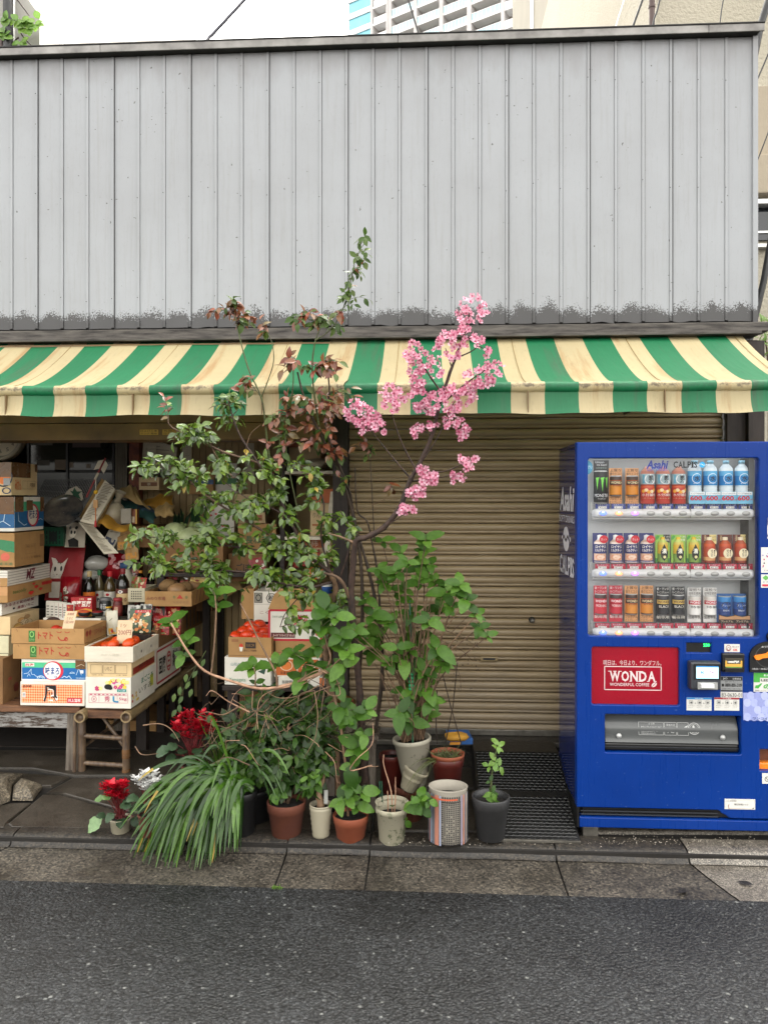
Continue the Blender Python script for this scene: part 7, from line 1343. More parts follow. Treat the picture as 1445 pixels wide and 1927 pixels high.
# ---- rose
ro_=plant('rose_bush','tall straggly rose bush with maroon young leaves reaching above the awning','shrub',676,1470,3.82)
st=MB(); lf=MB(); nodes=[]
for l,a,b,m in (([(682,1500,3.86),(676,1300,3.84),(682,1150,3.82),(678,1050,3.8),(662,960,3.76),(640,890,3.7),(615,840,3.64),(590,790,3.58),(570,740,3.54),(560,700,3.52)],.011,.004,'rose_cane'),([(690,1500,3.86),(720,1250,3.84),(700,1100,3.82),(672,1000,3.8),(655,920,3.74),(632,860,3.66),(612,800,3.6),(620,740,3.56),(615,690,3.52)],.010,.003,'rose_cane'),([(722,1300,3.84),(712,1100,3.82),(700,1020,3.8),(690,980,3.78),(672,960,3.76),(668,880,3.72)],.006,.003,'rose_cane'),([(620,1080,3.7),(560,990,3.66),(520,910,3.6),(506,850,3.58),(500,800,3.55),(492,748,3.52),(470,700,3.5),(455,650,3.49),(444,600,3.48),(440,575,3.48)],.006,.0022,'cane_green'),([(492,748,3.52),(505,715,3.5),(515,680,3.49),(512,645,3.48),(500,620,3.48)],.003,.0016,'cane_green'),([(492,748,3.52),(475,725,3.5),(462,712,3.49)],.002,.001,'cane_green'),([(560,960,3.62),(540,860,3.58),(538,800,3.55),(550,740,3.52),(552,700,3.5),(548,680,3.5)],.004,.002,'cane_green'),([(600,800,3.58),(590,730,3.52),(588,680,3.49),(594,640,3.47),(602,612,3.46),(580,600,3.46)],.0045,.002,'cane_green'),([(594,640,3.47),(620,622,3.46),(642,590,3.45),(656,545,3.44),(664,510,3.44),(672,480,3.43),(690,452,3.43)],.003,.0014,'cane_green'),([(530,900,3.6),(526,820,3.56),(530,770,3.54)],.003,.002,'cane_green'),([(705,1020,3.8),(700,930,3.76),(697,860,3.74),(700,840,3.72)],.003,.0015,'rose_cane'),([(700,950,3.76),(722,940,3.72),(738,918,3.7)],.0018,.001,'twig_tan'),([(640,890,3.7),(660,930,3.74),(668,990,3.78)],.005,.003,'rose_cane')): nodes+=branch(st,l,a,b,m,7)
mxd=[(445,578,16,12,3.48,.02,5),(468,608,24,14,3.48,.02,6),(405,590,20,6,3.47,.02,3),(500,625,8,8,3.48,.02,2),(580,602,28,14,3.46,.02,8),(640,592,18,12,3.46,.02,2),(470,712,10,10,3.5,.02,2),(550,690,26,18,3.5,.03,5),(622,692,36,16,3.5,.03,10),(650,740,18,14,3.52,.03,3),(560,760,50,24,3.54,.05,9),(600,770,40,30,3.56,.05,9),(520,770,34,24,3.54,.04,6),(590,820,50,26,3.6,.05,10),(540,840,40,24,3.58,.05,6),(625,845,36,22,3.66,.04,6),(680,838,18,10,3.7,.03,2),(738,912,6,8,3.7,.01,1),(500,880,30,20,3.58,.04,3),(455,735,14,12,3.5,.02,2),(312,750,26,14,3.5,.03,4)]
spray(st,lf,[n for n in nodes],[b for b in mxd if b[0]>330],'rose_red',.049,.027,'rose_cane','ovate',5,'rose_green',.3,.0016,.3,.055,.3)
gb=[(684,470,14,26,3.43,.02,5),(668,520,16,22,3.44,.02,5),(655,560,18,18,3.44,.02,4),(690,560,10,14,3.44,.02,1),(612,600,16,10,3.45,.02,3),(640,615,16,10,3.46,.02,2),(520,800,20,20,3.56,.03,3),(640,910,24,24,3.68,.03,4),(690,855,16,12,3.72,.02,2)]
spray(st,lf,nodes,gb,'rose_green',.038,.02,'cane_green','ovate',5,'rose_red',.08,.0014,.35,.055,.25)
for k in range(90):
    q=R.choice(nodes); st.add([q+rnd(.004),q+rnd(.004),q+rnd(.004),q+rnd(.011)],[(0,1,3),(1,2,3),(2,0,3)],'rose_cane')
st.build('cane',ro_); lf.build('foliage',ro_)
# ---- camellia
ca=plant('camellia_shrub','big camellia shrub with glossy leaves spreading across the shop opening','shrub',634,1500,3.84)
st=MB(); lf=MB(); nodes=[]
for l,a,b,m in (([(636,1520,3.86),(632,1400,3.84),(618,1280,3.82),(612,1210,3.8),(622,1160,3.78),(632,1110,3.74),(622,1078,3.7)],.016,.013,'twig_tan'),([(622,1078,3.7),(585,1045,3.66),(548,985,3.6),(515,915,3.55),(485,870,3.5),(455,825,3.47),(440,790,3.45),(430,755,3.44)],.010,.0025,'bark_brown'),([(485,870,3.5),(420,850,3.46),(370,825,3.44),(330,808,3.43),(318,798,3.42)],.006,.003,'stem_brown'),([(600,1060,3.68),(540,1025,3.62),(480,990,3.57),(430,960,3.53),(385,930,3.5),(345,895,3.48),(300,872,3.46),(262,880,3.45)],.008,.002,'stem_brown'),([(626,1095,3.72),(580,1105,3.66),(520,1095,3.62),(470,1078,3.58),(400,1074,3.56),(330,1080,3.54),(285,1066,3.52)],.007,.002,'bark_brown'),([(520,1040,3.64),(450,1030,3.6),(380,1020,3.57),(310,1012,3.55),(260,1010,3.53)],.005,.0018,'bark_brown'),([(622,1078,3.7),(604,1010,3.66),(610,950,3.62),(590,900,3.6),(560,870,3.58)],.006,.002,'bark_brown'),([(632,1110,3.74),(655,1040,3.7),(660,1000,3.68),(640,960,3.66)],.006,.002,'bark_brown'),([(548,985,3.6),(520,960,3.56),(470,940,3.52),(420,905,3.5)],.004,.0018,'bark_brown'),([(580,1105,3.66),(540,1150,3.62),(527,1180,3.6)],.003,.002,'bark_brown'),([(440,900,3.5),(416,870,3.48),(400,845,3.47)],.0025,.002,'twig_tan'),([(458,872,3.5),(470,820,3.48),(490,800,3.47)],.002,.001,'twig_tan')): nodes+=branch(st,l,a,b,m,7)
cb=[(432,752,24,16,3.44,.03,6),(428,778,30,18,3.45,.04,6),(400,812,40,18,3.44,.04,8),(348,828,34,16,3.43,.04,7),(272,880,28,10,3.45,.04,6),(318,880,40,20,3.46,.05,10),(380,872,50,24,3.48,.06,14),(440,882,44,24,3.5,.07,13),(500,880,44,26,3.54,.07,12),(560,895,44,28,3.56,.08,12),(330,918,44,18,3.48,.05,8),(400,935,56,22,3.52,.08,14),(470,945,52,24,3.54,.09,14),(540,950,50,28,3.58,.09,14),(605,950,34,40,3.62,.07,9),(290,1012,46,22,3.54,.06,13),(350,1030,52,24,3.56,.07,17),(420,1030,52,26,3.58,.08,17),(490,1025,52,28,3.6,.08,16),(555,1030,48,30,3.64,.08,14),(610,1020,34,34,3.66,.06,9),(285,1062,34,16,3.52,.05,8),(345,1068,46,18,3.54,.06,11),(420,1075,50,20,3.57,.06,12),(500,1085,50,22,3.6,.07,11),(570,1095,40,34,3.64,.07,11),(645,1000,26,24,3.66,.05,7),(560,1065,40,22,3.64,.07,9),(440,990,70,18,3.55,.07,10),(520,1125,60,24,3.62,.06,9),(575,1150,44,28,3.64,.06,9),(610,1180,30,40,3.66,.05,8),(640,1120,24,30,3.68,.05,6),(440,1110,40,16,3.6,.05,5)]
spray(st,lf,nodes,cb,'camellia_leaf',.047,.025,'stem_brown','ovate',8,'yellow_leaf',.014,.0018,.3,.085,.3)
lb=[(312,752,26,16,3.46,.03,3)]
spray(st,lf,nodes,lb,'rose_red',.040,.021,'stem_brown','ovate',5,'camellia_leaf',.35,.0018,.3,.06,.3)
st.build('trunk',ca); lf.build('foliage',ca)
pot('pot',ca,636,1492,1556,64,52,3.86,'black_pot',fill=.97)
# ---- big hydrangea in the stained white pot
hy=plant('hydrangea','bushy hydrangea in a stained white pot tied to a green stake','potted plant',774,1475,3.74)
T=Matrix.Rotation(math.radians(-5),3,'Y'); top=pot('pot',hy,782,1387,1476,70,44,3.74,'stained_pot',.1,.007,tilt=T)
st=MB(); lf=MB(); nodes=[]; B0=[(760,1392),(766,1390),(772,1388),(778,1389),(784,1388),(790,1387),(796,1386)]
TIPS=[(801,1014,1),(799,1036,1.1),(752,1038,.8),(719,1018,.8),(766,1056,1),(784,1068,1.1),(747,1076,1),(808,1060,.9),(866,1098,1.1),(841,1112,1.25),(876,1126,1.2),(829,1144,1.2),(898,1154,.8),(902,1180,.8),(918,1196,.7),(691,1126,.9),(700,1156,1.1),(782,1195,1.3),(822,1219,1.3),(834,1243,1),(709,1196,1.15),(666,1184,1.2),(704,1224,1.1),(748,1220,1),(733,1243,1),(796,1262,.9),(761,1106,1),(788,1092,1.1),(726,1094,1),(752,1128,.9),(774,1150,1),(806,1166,1.1),(735,1170,1),(820,1090,1.),(850,1140,1.1),(712,1070,.8),(660,1195,.9),(690,1200,1.),(752,1340,1.1),(772,1358,1.1),(806,1345,1),(816,1316,.9),(790,1330,.9),(765,1322,.8)]
for x,y,s_ in TIPS:
    bx,by=R.choice(B0); Y=3.72+R.uniform(-.16,.1); P=at(x,y,Y); bs_=at(bx,by+6,3.74+R.uniform(-.02,.02)); k=(bs_-P).length
    mid=bs_.lerp(P,.5)+V(((bs_.x-P.x)*.18,R.uniform(-.02,.02),.03)); c=curve([bs_,mid+rnd(.02),P],6); st.tube(c,[.0042,.0024],'twig_tan' if R.random()<.6 else 'stem_brown',5); ax=(c[-1]-c[-3]).normalized()
    whorl(lf,P,ax*.35+V((0,-.6,.45)),R.choice((4,5,6)),.086*s_,.05*s_,'hydrangea_leaf',.32)
    if y<1280 and R.random()<.55:
        q=c[-8] if len(c)>9 else c[2]; whorl(lf,q,V((0,-.5,.8)),2,.09*s_,.055*s_,'hydrangea_leaf',.15)
for i in range(46):
    bx,by=R.choice(B0); a=at(bx+R.uniform(-4,4),by+4,3.74); b=at(bx+R.uniform(-75,70),R.uniform(1120,1300),3.74+R.uniform(-.12,.1)); c=curve([a,a.lerp(b,.5)+rnd(.03)+V(((a.x-b.x)*.2,0,.0)),b],5); st.tube(c,[.0036,.0014],R.choice(['twig_tan','stem_brown','twig_tan']),5)
for k in range(60):
    a=at(R.uniform(845,900),R.uniform(1190,1300),3.72); lf.ball(a,.0032,'rose_cane',5)
for (l) in ([(835,1185),(870,1200),(905,1222)],[(830,1205),(870,1225),(890,1245)],[(850,1190),(880,1160),(895,1150)],[(840,1240),(862,1262),(868,1300)]): branch(st,[(x,y,3.72) for x,y in l],.0022,.001,'stem_brown')
st.build('stem',hy); lf.build('foliage',hy); mb=MB(); mb.tube([at(777,1430,3.70),at(776,1330,3.69),at(771,1130,3.69)],.0045,'#1d4a34',6); mb.build('stake',hy)
mb=MB(); 
for k in range(5): p=at(774,1268+7*k,3.69); mb.lathe(p,[(.012+.003*R.random(),-.006),(.015,0),(.011,.007)],'#0f7a4a',9)
mb.build('tie',hy)
# ---- dark stick tripod
sk=thing('plant_stick','thin dark stick frame leaning at the shutter behind the white pot','stick',at(850,1400,3.9)); mb=MB()
for l in ([(833,1270,3.86),(848,1330,3.86),(868,1400,3.86)],[(860,1250,3.9),(852,1330,3.9),(838,1398,3.9)],[(822,1300,3.88),(820,1350,3.88),(822,1400,3.88)]): mb.tube(PT(l),.003,'rose_cane',5)
mb.build('stick',sk)
# ---- hydrangea with the long horizontal limb, terracotta pot at the kerb
h2=plant('hydrangea','sprawling hydrangea with a long bare horizontal limb, in an orange terracotta pot','potted plant',660,1584,3.56,GPl)
pot('pot',h2,660,1531,1585,66,50,3.56,'terracotta_light',.3,.004)
st=MB(); lf=MB(); nodes=[]
LB=[([(655,1535,3.57),(652,1460,3.56),(640,1360,3.55),(622,1290,3.53),(612,1262,3.52)],.006,.008),([(612,1262,3.52),(590,1272,3.5),(545,1288,3.48),(490,1296,3.46),(430,1280,3.44),(385,1262,3.43),(358,1232,3.42),(335,1195,3.41),(322,1172,3.41)],.0085,.004),([(398,1266,3.43),(404,1210,3.42),(407,1150,3.42),(405,1120,3.42)],.0042,.003),([(522,1292,3.47),(518,1265,3.46),(490,1210,3.45),(468,1165,3.44),(452,1135,3.44)],.0055,.003),([(612,1262,3.52),(622,1240,3.5),(618,1220,3.5),(606,1180,3.5)],.006,.003),([(480,1295,3.46),(481,1270,3.45),(478,1255,3.45)],.003,.0025),([(560,1284,3.48),(575,1270,3.47),(572,1240,3.46)],.003,.0025),([(615,1262,3.52),(640,1240,3.5),(652,1225,3.5)],.004,.0025),([(560,1282,3.48),(596,1262,3.46),(616,1268,3.46),(598,1256,3.46),(575,1250,3.46)],.003,.002)]
for l,a,b in LB: nodes+=branch(st,l,a,b,'twig_pale' if len(l)>6 else 'twig_tan',7)
for x,y,n,s_,ax in ((322,1168,6,1.05,(0,-.4,.9)),(352,1205,6,1.05,(-.1,-.5,.8)),(346,1232,3,.8,(0,-.7,.4)),(405,1116,5,1.0,(.0,-.4,.9)),(392,1100,3,.9,(-.3,-.4,.8)),(410,1140,3,.7,(0,-.5,.6)),(478,1252,5,1.15,(0,-.45,.9)),(482,1285,2,.6,(.3,-.6,.5)),(572,1236,6,1.1,(0,-.4,.9)),(550,1224,4,1.,(-.2,-.4,.9)),(568,1275,5,1.2,(0,-.6,.6)),(590,1250,3,.9,(.2,-.5,.8)),(652,1222,6,1.15,(.1,-.5,.8)),(645,1250,4,1.,(0,-.7,.5)),(636,1292,3,.8,(.2,-.7,.3)),(606,1178,4,1.,(0,-.5,.8)),(612,1145,5,1.1,(.1,-.5,.8)),(590,1165,4,1.,(-.2,-.5,.7)),(632,1160,4,1.,(.1,-.6,.7)),(640,1195,4,1.,(.2,-.6,.6)),(600,1215,4,.9,(-.1,-.6,.7)),(625,1270,4,.9,(.1,-.7,.5)),(520,1250,4,.9,(0,-.5,.8)),(640,1330,4,1.,(-.1,-.7,.5)),(690,1335,4,1.,(.2,-.6,.6)),(668,1345,4,1.2,(.1,-.6,.7)),(655,1352,3,1.1,(-.3,-.6,.6)),(672,1405,5,1.25,(.1,-.6,.7)),(660,1440,3,1.2,(-.2,-.8,.2)),(686,1382,3,.9,(.4,-.5,.6)),(655,1500,5,1.,(-.2,-.6,.6)),(672,1515,5,1.,(.2,-.6,.6)),(640,1505,4,.9,(-.4,-.5,.5)),(682,1490,4,.9,(.4,-.6,.6)),(660,1480,4,.9,(0,-.6,.7))):
    p=at(x,y,3.5 if y<1320 else 3.53); q=min(nodes,key=lambda k:(k-p).length); st.tube(curve([q,q.lerp(p,.5)+rnd(.01),p],4),[.0026,.002],'cane_green',5); whorl(lf,p,ax,n,.088*s_,.056*s_,'hydrangea_leaf',.4)
st.build('stem',h2); lf.build('foliage',h2)
# dead vine tangle hanging from it
dv=thing('dead_vine','tangle of bare pale twigs hanging under the long hydrangea limb','vine',at(520,1300,3.5)); mb=MB()
VL=[[(606,1268),(570,1288),(540,1315),(505,1350),(492,1378),(488,1400)],[(612,1262),(596,1318),(582,1340),(568,1352),(553,1360)],[(592,1300),(598,1345),(594,1385),(582,1410),(572,1426)],[(545,1292),(512,1300),(490,1315),(484,1345),(486,1372)],[(610,1260),(632,1278),(640,1306),(622,1308),(604,1290)],[(592,1300),(566,1306),(560,1330),(566,1345)],[(610,1300),(604,1340),(601,1350)],[(450,1330),(420,1345),(392,1340),(372,1345)],[(372,1350),(410,1365),(450,1375)],[(470,1340),(430,1320),(400,1300),(388,1310)],[(500,1340),(520,1370),(530,1392),(528,1405)],[(505,1315),(470,1350),(420,1375),(398,1400)],[(600,1290),(560,1310),(520,1312),(490,1290)],[(640,1285),(600,1300),(560,1320),(540,1330)],[(470,1440),(430,1425),(400,1437)],[(700,1440),(660,1450),(672,1428),(700,1400),(702,1360)],[(690,1443),(712,1442)],[(270,1365),(300,1362),(322,1372),(338,1395)],[(255,1405),(268,1420),(298,1418)]]
for l in VL: c=curve([at(x,y,3.47+R.uniform(-.04,.05)) for x,y in l],5); mb.tube(c,[R.uniform(.002,.0042),.0012],R.choice(['twig_pale','twig_tan','twig_tan','stem_brown']),6)
for i in range(70):
    x,y=R.uniform(390,640),R.uniform(1285,1420); a=at(x,y,3.55+R.uniform(-.08,.15)); d=V((R.uniform(-.1,.1),R.uniform(-.03,.03),R.uniform(-.12,.04))); c=curve([a,a+d*.5+rnd(.025),a+d+rnd(.02),a+d*1.4+rnd(.03)],4); mb.tube(c,[R.uniform(.0012,.0024),.0008],R.choice(['twig_tan','stem_brown','twig_pale']),4,False)
for i in range(70):
    x,y=R.uniform(615,720),R.uniform(1330,1400); a=at(x,y,3.62+R.uniform(-.04,.06)); d=V((R.uniform(-.09,.09),0,R.uniform(-.07,.03))); mb.tube([a,a+d*.5+rnd(.01),a+d],[.0014,.0007],'rose_cane',4,False)
mb.build('twig',dv)
# ---- dark evergreen shrub in the big terracotta pot
ds=plant('evergreen_shrub','low dark evergreen shrub in a stained dark terracotta pot','potted plant',540,1572,3.58,GPl); pot('pot',ds,539,1506,1573,72,54,3.58,'terracotta',.28,.005)
st=MB(); lf=MB(); nodes=[]
for l in ([(536,1512,3.6),(530,1470,3.6),(520,1420,3.6),(505,1380,3.6)],[(540,1512,3.6),(550,1460,3.6),(565,1410,3.6),(580,1375,3.6)],[(542,1512,3.6),(560,1470,3.6),(590,1440,3.6),(610,1420,3.6)],[(534,1512,3.6),(505,1470,3.58),(480,1430,3.58),(470,1400,3.58)]): nodes+=branch(st,l,.005,.002,'stem_brown')
spray(st,lf,nodes,[(520,1395,50,34,3.6,.08,18),(565,1380,44,30,3.62,.08,16),(600,1395,34,36,3.64,.07,12),(545,1430,50,30,3.58,.08,18),(590,1445,34,34,3.6,.07,13),(490,1425,38,34,3.56,.07,12),(525,1465,38,26,3.56,.06,11),(575,1470,28,22,3.58,.05,8),(612,1340,24,24,3.66,.06,6),(470,1380,30,24,3.6,.06,9),(540,1345,50,20,3.64,.08,14),(500,1330,44,20,3.66,.08,10),(580,1345,40,24,3.64,.08,12),(615,1390,24,40,3.66,.06,10),(450,1420,24,30,3.6,.05,8),(500,1310,44,16,3.66,.06,8),(570,1315,44,16,3.66,.06,8),(430,1370,28,30,3.6,.06,7),(600,1440,26,30,3.58,.05,8)],'dark_leaf',.056,.03,'stem_brown','ovate',7,'hydrangea_leaf',.07,.0018,.35,.085,.2)
whorl(lf,at(528,1492,3.53),V((-.1,-.7,.5)),5,.06,.045,'hydrangea_leaf',.3); whorl(lf,at(516,1496,3.53),V((-.2,-.7,.3)),3,.05,.04,'hydrangea_leaf',.3)
st.build('stem',ds); lf.build('foliage',ds)
# ---- stump in the white ribbed pot
sp2=plant('bonsai_stump','short thick stemmed plant in a small white ribbed pot with a tag','potted plant',604,1573,3.56,GPl); pot('pot',sp2,604,1512,1575,43,30,3.56,'white_pot',.06,.002,ribs=6,fill=.88)
mb=MB(); branch(mb,[(604,1535,3.56),(603,1512,3.56),(600,1490,3.56),(608,1468,3.57),(612,1450,3.58)],.021,.005,'twig_tan',9,knob=.001); nodes=branch(mb,[(600,1490,3.56),(590,1472,3.55),(580,1462,3.55)],.005,.002,'twig_tan'); mb.build('stem',sp2); lf=MB(); tw2=MB()
spray(tw2,lf,nodes+[at(612,1452,3.58),at(604,1480,3.56)],[(588,1474,16,12,3.54,.02,4),(575,1490,10,10,3.54,.02,2),(605,1460,16,14,3.56,.03,4)],'hydrangea_leaf',.05,.02,'cane_green','lance',5,None,0,.0016,.3,.06); lf.build('foliage',sp2); tw2.build('twig',sp2)
mb=MB(); mb.box(at(610,1512,3.545)-V((.0,0,.0)),at(617,1487,3.543),'#8f8f8a'); mb.build('tag',sp2)
# ---- mossy white pot with bare sticks
mp=plant('mossy_pot','mossy chipped white pot with a few bare sticks','potted plant',738,1582,3.55,GPl); pot('pot',mp,737,1517,1585,58,47,3.55,'mossy_pot',.14,.007,fill=.8); mb=MB()
mb.lathe(at(737,1517,3.55)+V((0,0,0)),[(.066,-.006),(.074,.012),(.078,.022),(.074,.022),(.066,.008)],'mossy_pot',20,a0=1.2,a1=5.4); mb.build('broken_rim',mp)
mb=MB()
for l in ([(738,1535),(736,1490),(722,1440),(722,1420)],[(742,1535),(744,1500),(744,1462)],[(730,1535),(730,1505),(729,1488)]): branch(mb,[(x,y,3.55) for x,y in l],.0035,.002,'twig_pale')
for x in (716,720): mb.tube([at(x,1520,3.6),at(x-2,1470,3.6)],.003,'#1d4a34',5)
mb.build('stick',mp); lf=MB(); leaf(lf,at(738,1518,3.54),V((.1,-.6,.6)),UP,.03,.025,'hydrangea_leaf','round'); whorl(lf,at(762,1545,3.52),V((.5,-.6,-.2)),3,.045,.03,'hydrangea_leaf'); lf.build('foliage',mp)
# ---- newspaper bag planter with broad leaves
npb=plant('newspaper_planter','pot wrapped in printed newspaper holding a small broad leaved plant','potted plant',843,1578,3.55,GPl); b=at(843,1580,3.55); H=at(843,1478,3.55).z-b.z; r=.089; mat('newsprint','#8d877b',.75,.08,12,b=.3,bs=10); mb=MB()
mb.lathe(b,[(.07,.0),(.08,.004),(r*.94,.02),(r*.97,.3*H),(r,.6*H),(r*.98,.86*H),(r*.99,.97*H),(r*1.02,H),(r*.97,H),(r*.93,.8*H)],'newsprint',28,sy=.85); f=CYL(b,r*1.005,H,-1.5,1.5)
for x0,x1,c in ((.02,.07,'#6a6f7a'),(.09,.13,'#8a5a50'),(.14,.18,'#7f8ea3'),(.2,.24,'#5a5f6a'),(.25,.33,'#a06a58'),(.34,.37,'#8d93a8'),(.72,.75,'#8a8296'),(.77,.8,'#b07a68'),(.81,.83,'#6a6a7a'),(.85,.88,'#a8978c'),(.9,.93,'#7a7f8a')): mb.grid(lambda u,v:f(x0+(x1-x0)*u,.03+.9*v,.0016),2,6,c)
for i in range(9):
    x=.385+.037*i
    for j in range(22):
        if R.random()<.88:
            y=.05+.036*j; mb.grid(lambda u,v:f(x+.024*u,y+.022*v,.0024),1,1,'#262426')
for j in range(30): x=R.choice([.39+.04*k for k in range(8)]); mb.grid(lambda u,v:f(x+.02*u,.84+.1*R.random()*0+.08*v,.0024),1,1,'#3a3638')
mb.grid(lambda u,v:f(.1+.55*u,.855+.03*v,.003),10,1,'#b0553a'); mb.build('wrapper',npb); mb=MB(); mb.lathe(b+V((0,0,H*.8)),[(.001,.0),(r*.92,.001)],'soil',20); mb.build('soil',npb)
lf=MB(); st=MB(); c=branch(st,[(815,1500,3.5),(800,1505,3.47),(790,1508,3.46)],.003,.002,'cane_green')
for x,y,n,s_,ax in ((790,1500,4,1.,(-.2,-.5,.8)),(796,1520,5,1.1,(0,-.8,.1)),(782,1515,3,1.,(-.5,-.7,.2)),(808,1506,3,.8,(.3,-.7,.4))): whorl(lf,at(x,y,3.46),ax,n,.062*s_,.045*s_,'hydrangea_leaf',.3)
st.build('stem',npb); lf.build('foliage',npb)
# ---- grass pot on a dark red pot behind it
gp_=plant('grass_pot','round dark red pot with a sparse tuft of thin grass, above the newspaper wrapped pot','potted plant',842,1476,3.70); pot('pot',gp_,842,1424,1482,60,46,3.70,'red_plastic',.25,.004,fill=.95)
mb=MB(); mb.lathe(at(842,1424,3.7),[(.071,-.004),(.080,.006),(.082,.02),(.078,.02),(.073,.004)],'terracotta_light',24); mb.build('rim',gp_)
lf=MB()
def blade(mb,p,d,L,w,m,droop=.6,n=6):
    d=V(d).normalized(); s=d.cross(V((0,-1,.3))); s=s.normalized() if s.length>.05 else V((1,0,0)); vs=[]
    for i in range(n+1):
        t=i/n; q=p+d*(L*t)+V((0,0,-droop*L*t*t)); h=w*.5*(1-.85*t**2.2); vs+=[q-s*h,q+V((0,.12*w,-.25*w)),q+s*h]
    fs=[]
    for i in range(n): a=3*i; fs+=[(a,a+3,a+4,a+1),(a+1,a+4,a+5,a+2)]
    mb.add(vs,fs,m,True)
for k in range(110): a=R.uniform(0,6.28); q=.06*math.sqrt(R.random()); blade(lf,at(842,1428,3.7)+V((q*math.cos(a),q*math.sin(a),0)),(R.uniform(-.8,.8),R.uniform(-.7,.3),1),R.uniform(.04,.11),.003,'olive_grass',R.uniform(.2,.9))
for k in range(16): blade(lf,at(820+R.uniform(-8,8),1432,3.66),(R.uniform(-1,-.2),-.5,R.uniform(.1,.7)),R.uniform(.12,.24),.004,'olive_grass',R.uniform(.5,1.2))
lf.build('grass_tuft',gp_)
# ---- grey pot with curled leaves
g2=plant('grey_pot_plant','small curled leaf plant in a grey plastic pot at the end of the row','potted plant',923,1576,3.56,GPl); pot('pot',g2,923,1497,1577,70,50,3.56,'grey_plastic',.26,.004,fill=.86)
st=MB(); lf=MB(); branch(st,[(925,1515,3.56),(924,1470,3.56),(930,1430,3.55),(936,1400,3.55)],.006,.002,'cane_green')
for x,y,n,s_,ax in ((938,1402,5,.9,(.1,-.5,.8)),(932,1432,4,.8,(0,-.6,.6)),(918,1440,4,.8,(-.5,-.5,.5)),(940,1442,3,.8,(.5,-.6,.3)),(926,1492,5,.85,(.1,-.8,.2)),(932,1505,4,.8,(.2,-.8,.1)),(922,1470,2,.6,(-.2,-.7,.3))): whorl(lf,at(x,y,3.54),ax,n,.058*s_,.034*s_,'young_leaf' if y<1450 else 'hydrangea_leaf',.3,'lance',.12)
st.build('stem',g2); lf.build('foliage',g2)
# ---- other pots behind
def epot(lbl,cx,yt,yb,wt,wb,Y,m,cat='flower pot',tilt=None,**k):
    t=plant('flower_pot',lbl,cat,cx,yb,Y,'empty pots behind the row'); pot('body',t,cx,yt,yb,wt,wb,Y,m,tilt=tilt,**k); return t
epot('dark red plastic pot standing behind the stained white pot',737,1418,1490,46,40,3.82,'red_plastic'); epot('off white bowl tipped against the stained white pot',766,1442,1486,48,30,3.70,'white_pot',tilt=Matrix.Rotation(math.radians(24),3,'Y'),fill=.6)
epot('brown pot supporting the stained white hydrangea pot',770,1476,1560,58,46,3.76,'terracotta'); epot('dark pot hidden below the grass pot',846,1482,1560,52,42,3.70,'black_pot')
t=epot('white bucket with terracotta pots nested in it, on the plank',647,1330,1376,44,36,3.86,'white_pot'); mb=MB(); c=at(647,1328,3.86); mb.lathe(c,[(.046,-.02),(.052,.0),(.053,.022),(.049,.024),(.046,.01)],'terracotta_light',20,T=Matrix.Rotation(-.16,3,'Y')); mb.lathe(c+V((.006,.02,.02)),[(.046,-.02),(.054,.0),(.056,.014),(.05,.016)],'olive_beam',20,T=Matrix.Rotation(.35,3,'Y')); mb.build('nested_pot',t)
mb=MB(); a=at(604,1384,3.8); b=at(712,1378,3.8); mb.box((a.x,3.8,a.z-.02),(b.x,3.98,a.z+.002),'old_wood',.004)
for x in (a.x+.02,b.x-.06): mb.box((x,3.83,.0),(x+.045,3.87,a.z-.021),'old_wood_up'); 
mb.build('plank_shelf',None,'grey plank shelf behind the pots carrying the white bucket','shelf')
c=Ct(846,1391,890,1402,4.1,.16,'#1d4f8a',rot=.1); c.mb.rect(c.fr,.0,.0,.45,.5,'#c8862a'); c.done('flat_package','flat blue and orange package at the foot of the shutter','package'); mb=MB(); mb.ball(at(858,1386,4.12),.05,'yellow_cloth',14,sx=1.3,sz=.45,lump=.1); mb.build('cloth_bundle',None,'mustard cloth bundle on the flat blue package','cloth')
# ---- strap leaved clump in the black pot
lp=plant('strap_leaf_clump','large clump of arching strap leaves spilling from a black pot onto the gutter','potted plant',455,1580,3.58,GPl); pot('pot',lp,452,1486,1582,64,54,3.58,'black_pot',fill=.96); lf=MB()
def strap(p0,p1,p2,w,m,tip=None,n=12):
    vs=[]; P=[]
    for i in range(n+1): t=i/n; P.append(p0*(1-t)**2+p1*(2*t*(1-t))+p2*t*t)
    for i,q in enumerate(P):
        t=i/n; d=(P[min(i+1,n)]-P[max(i-1,0)]).normalized(); s=d.cross(V((.15,-1,.55))); s=s.normalized() if s.length>.05 else V((1,0,0)); h=w*.5*min(1,.55+2.5*t)*(1 if t<.72 else max(.04,(1-t)/.28)**.7); nn=s.cross(d)
        vs+=[q-s*h,q-nn*(h*.45),q+s*h]
    fs=[];ml=[]
    for i in range(n): a=3*i; fs+=[(a,a+3,a+4,a+1),(a+1,a+4,a+5,a+2)]; ml+=[tip if (tip and i>n-3) else m]*2
    lf.add(vs,fs,ml,True)
for k in range(165):
    b=at(452+R.gauss(0,14),1484+R.uniform(-8,6),3.56+R.uniform(-.05,.05)); u=R.random(); tx=245+(450-245)*u**.85+R.uniform(-8,8); ty=1664-70*abs(u-.3)*1.3-R.random()**1.6*(60+120*(1-u)); Yt=3.40+R.uniform(-.1,.06)
    tip=at(tx,ty,Yt); ap=at((b.x*0+452)*.38+tx*.62+R.uniform(-10,10),1400+R.uniform(-25,55)+40*u,3.47+R.uniform(-.06,.05)); strap(b,ap,tip,R.uniform(.015,.023),'strap_leaf','yellow_leaf' if R.random()<.035 else None)
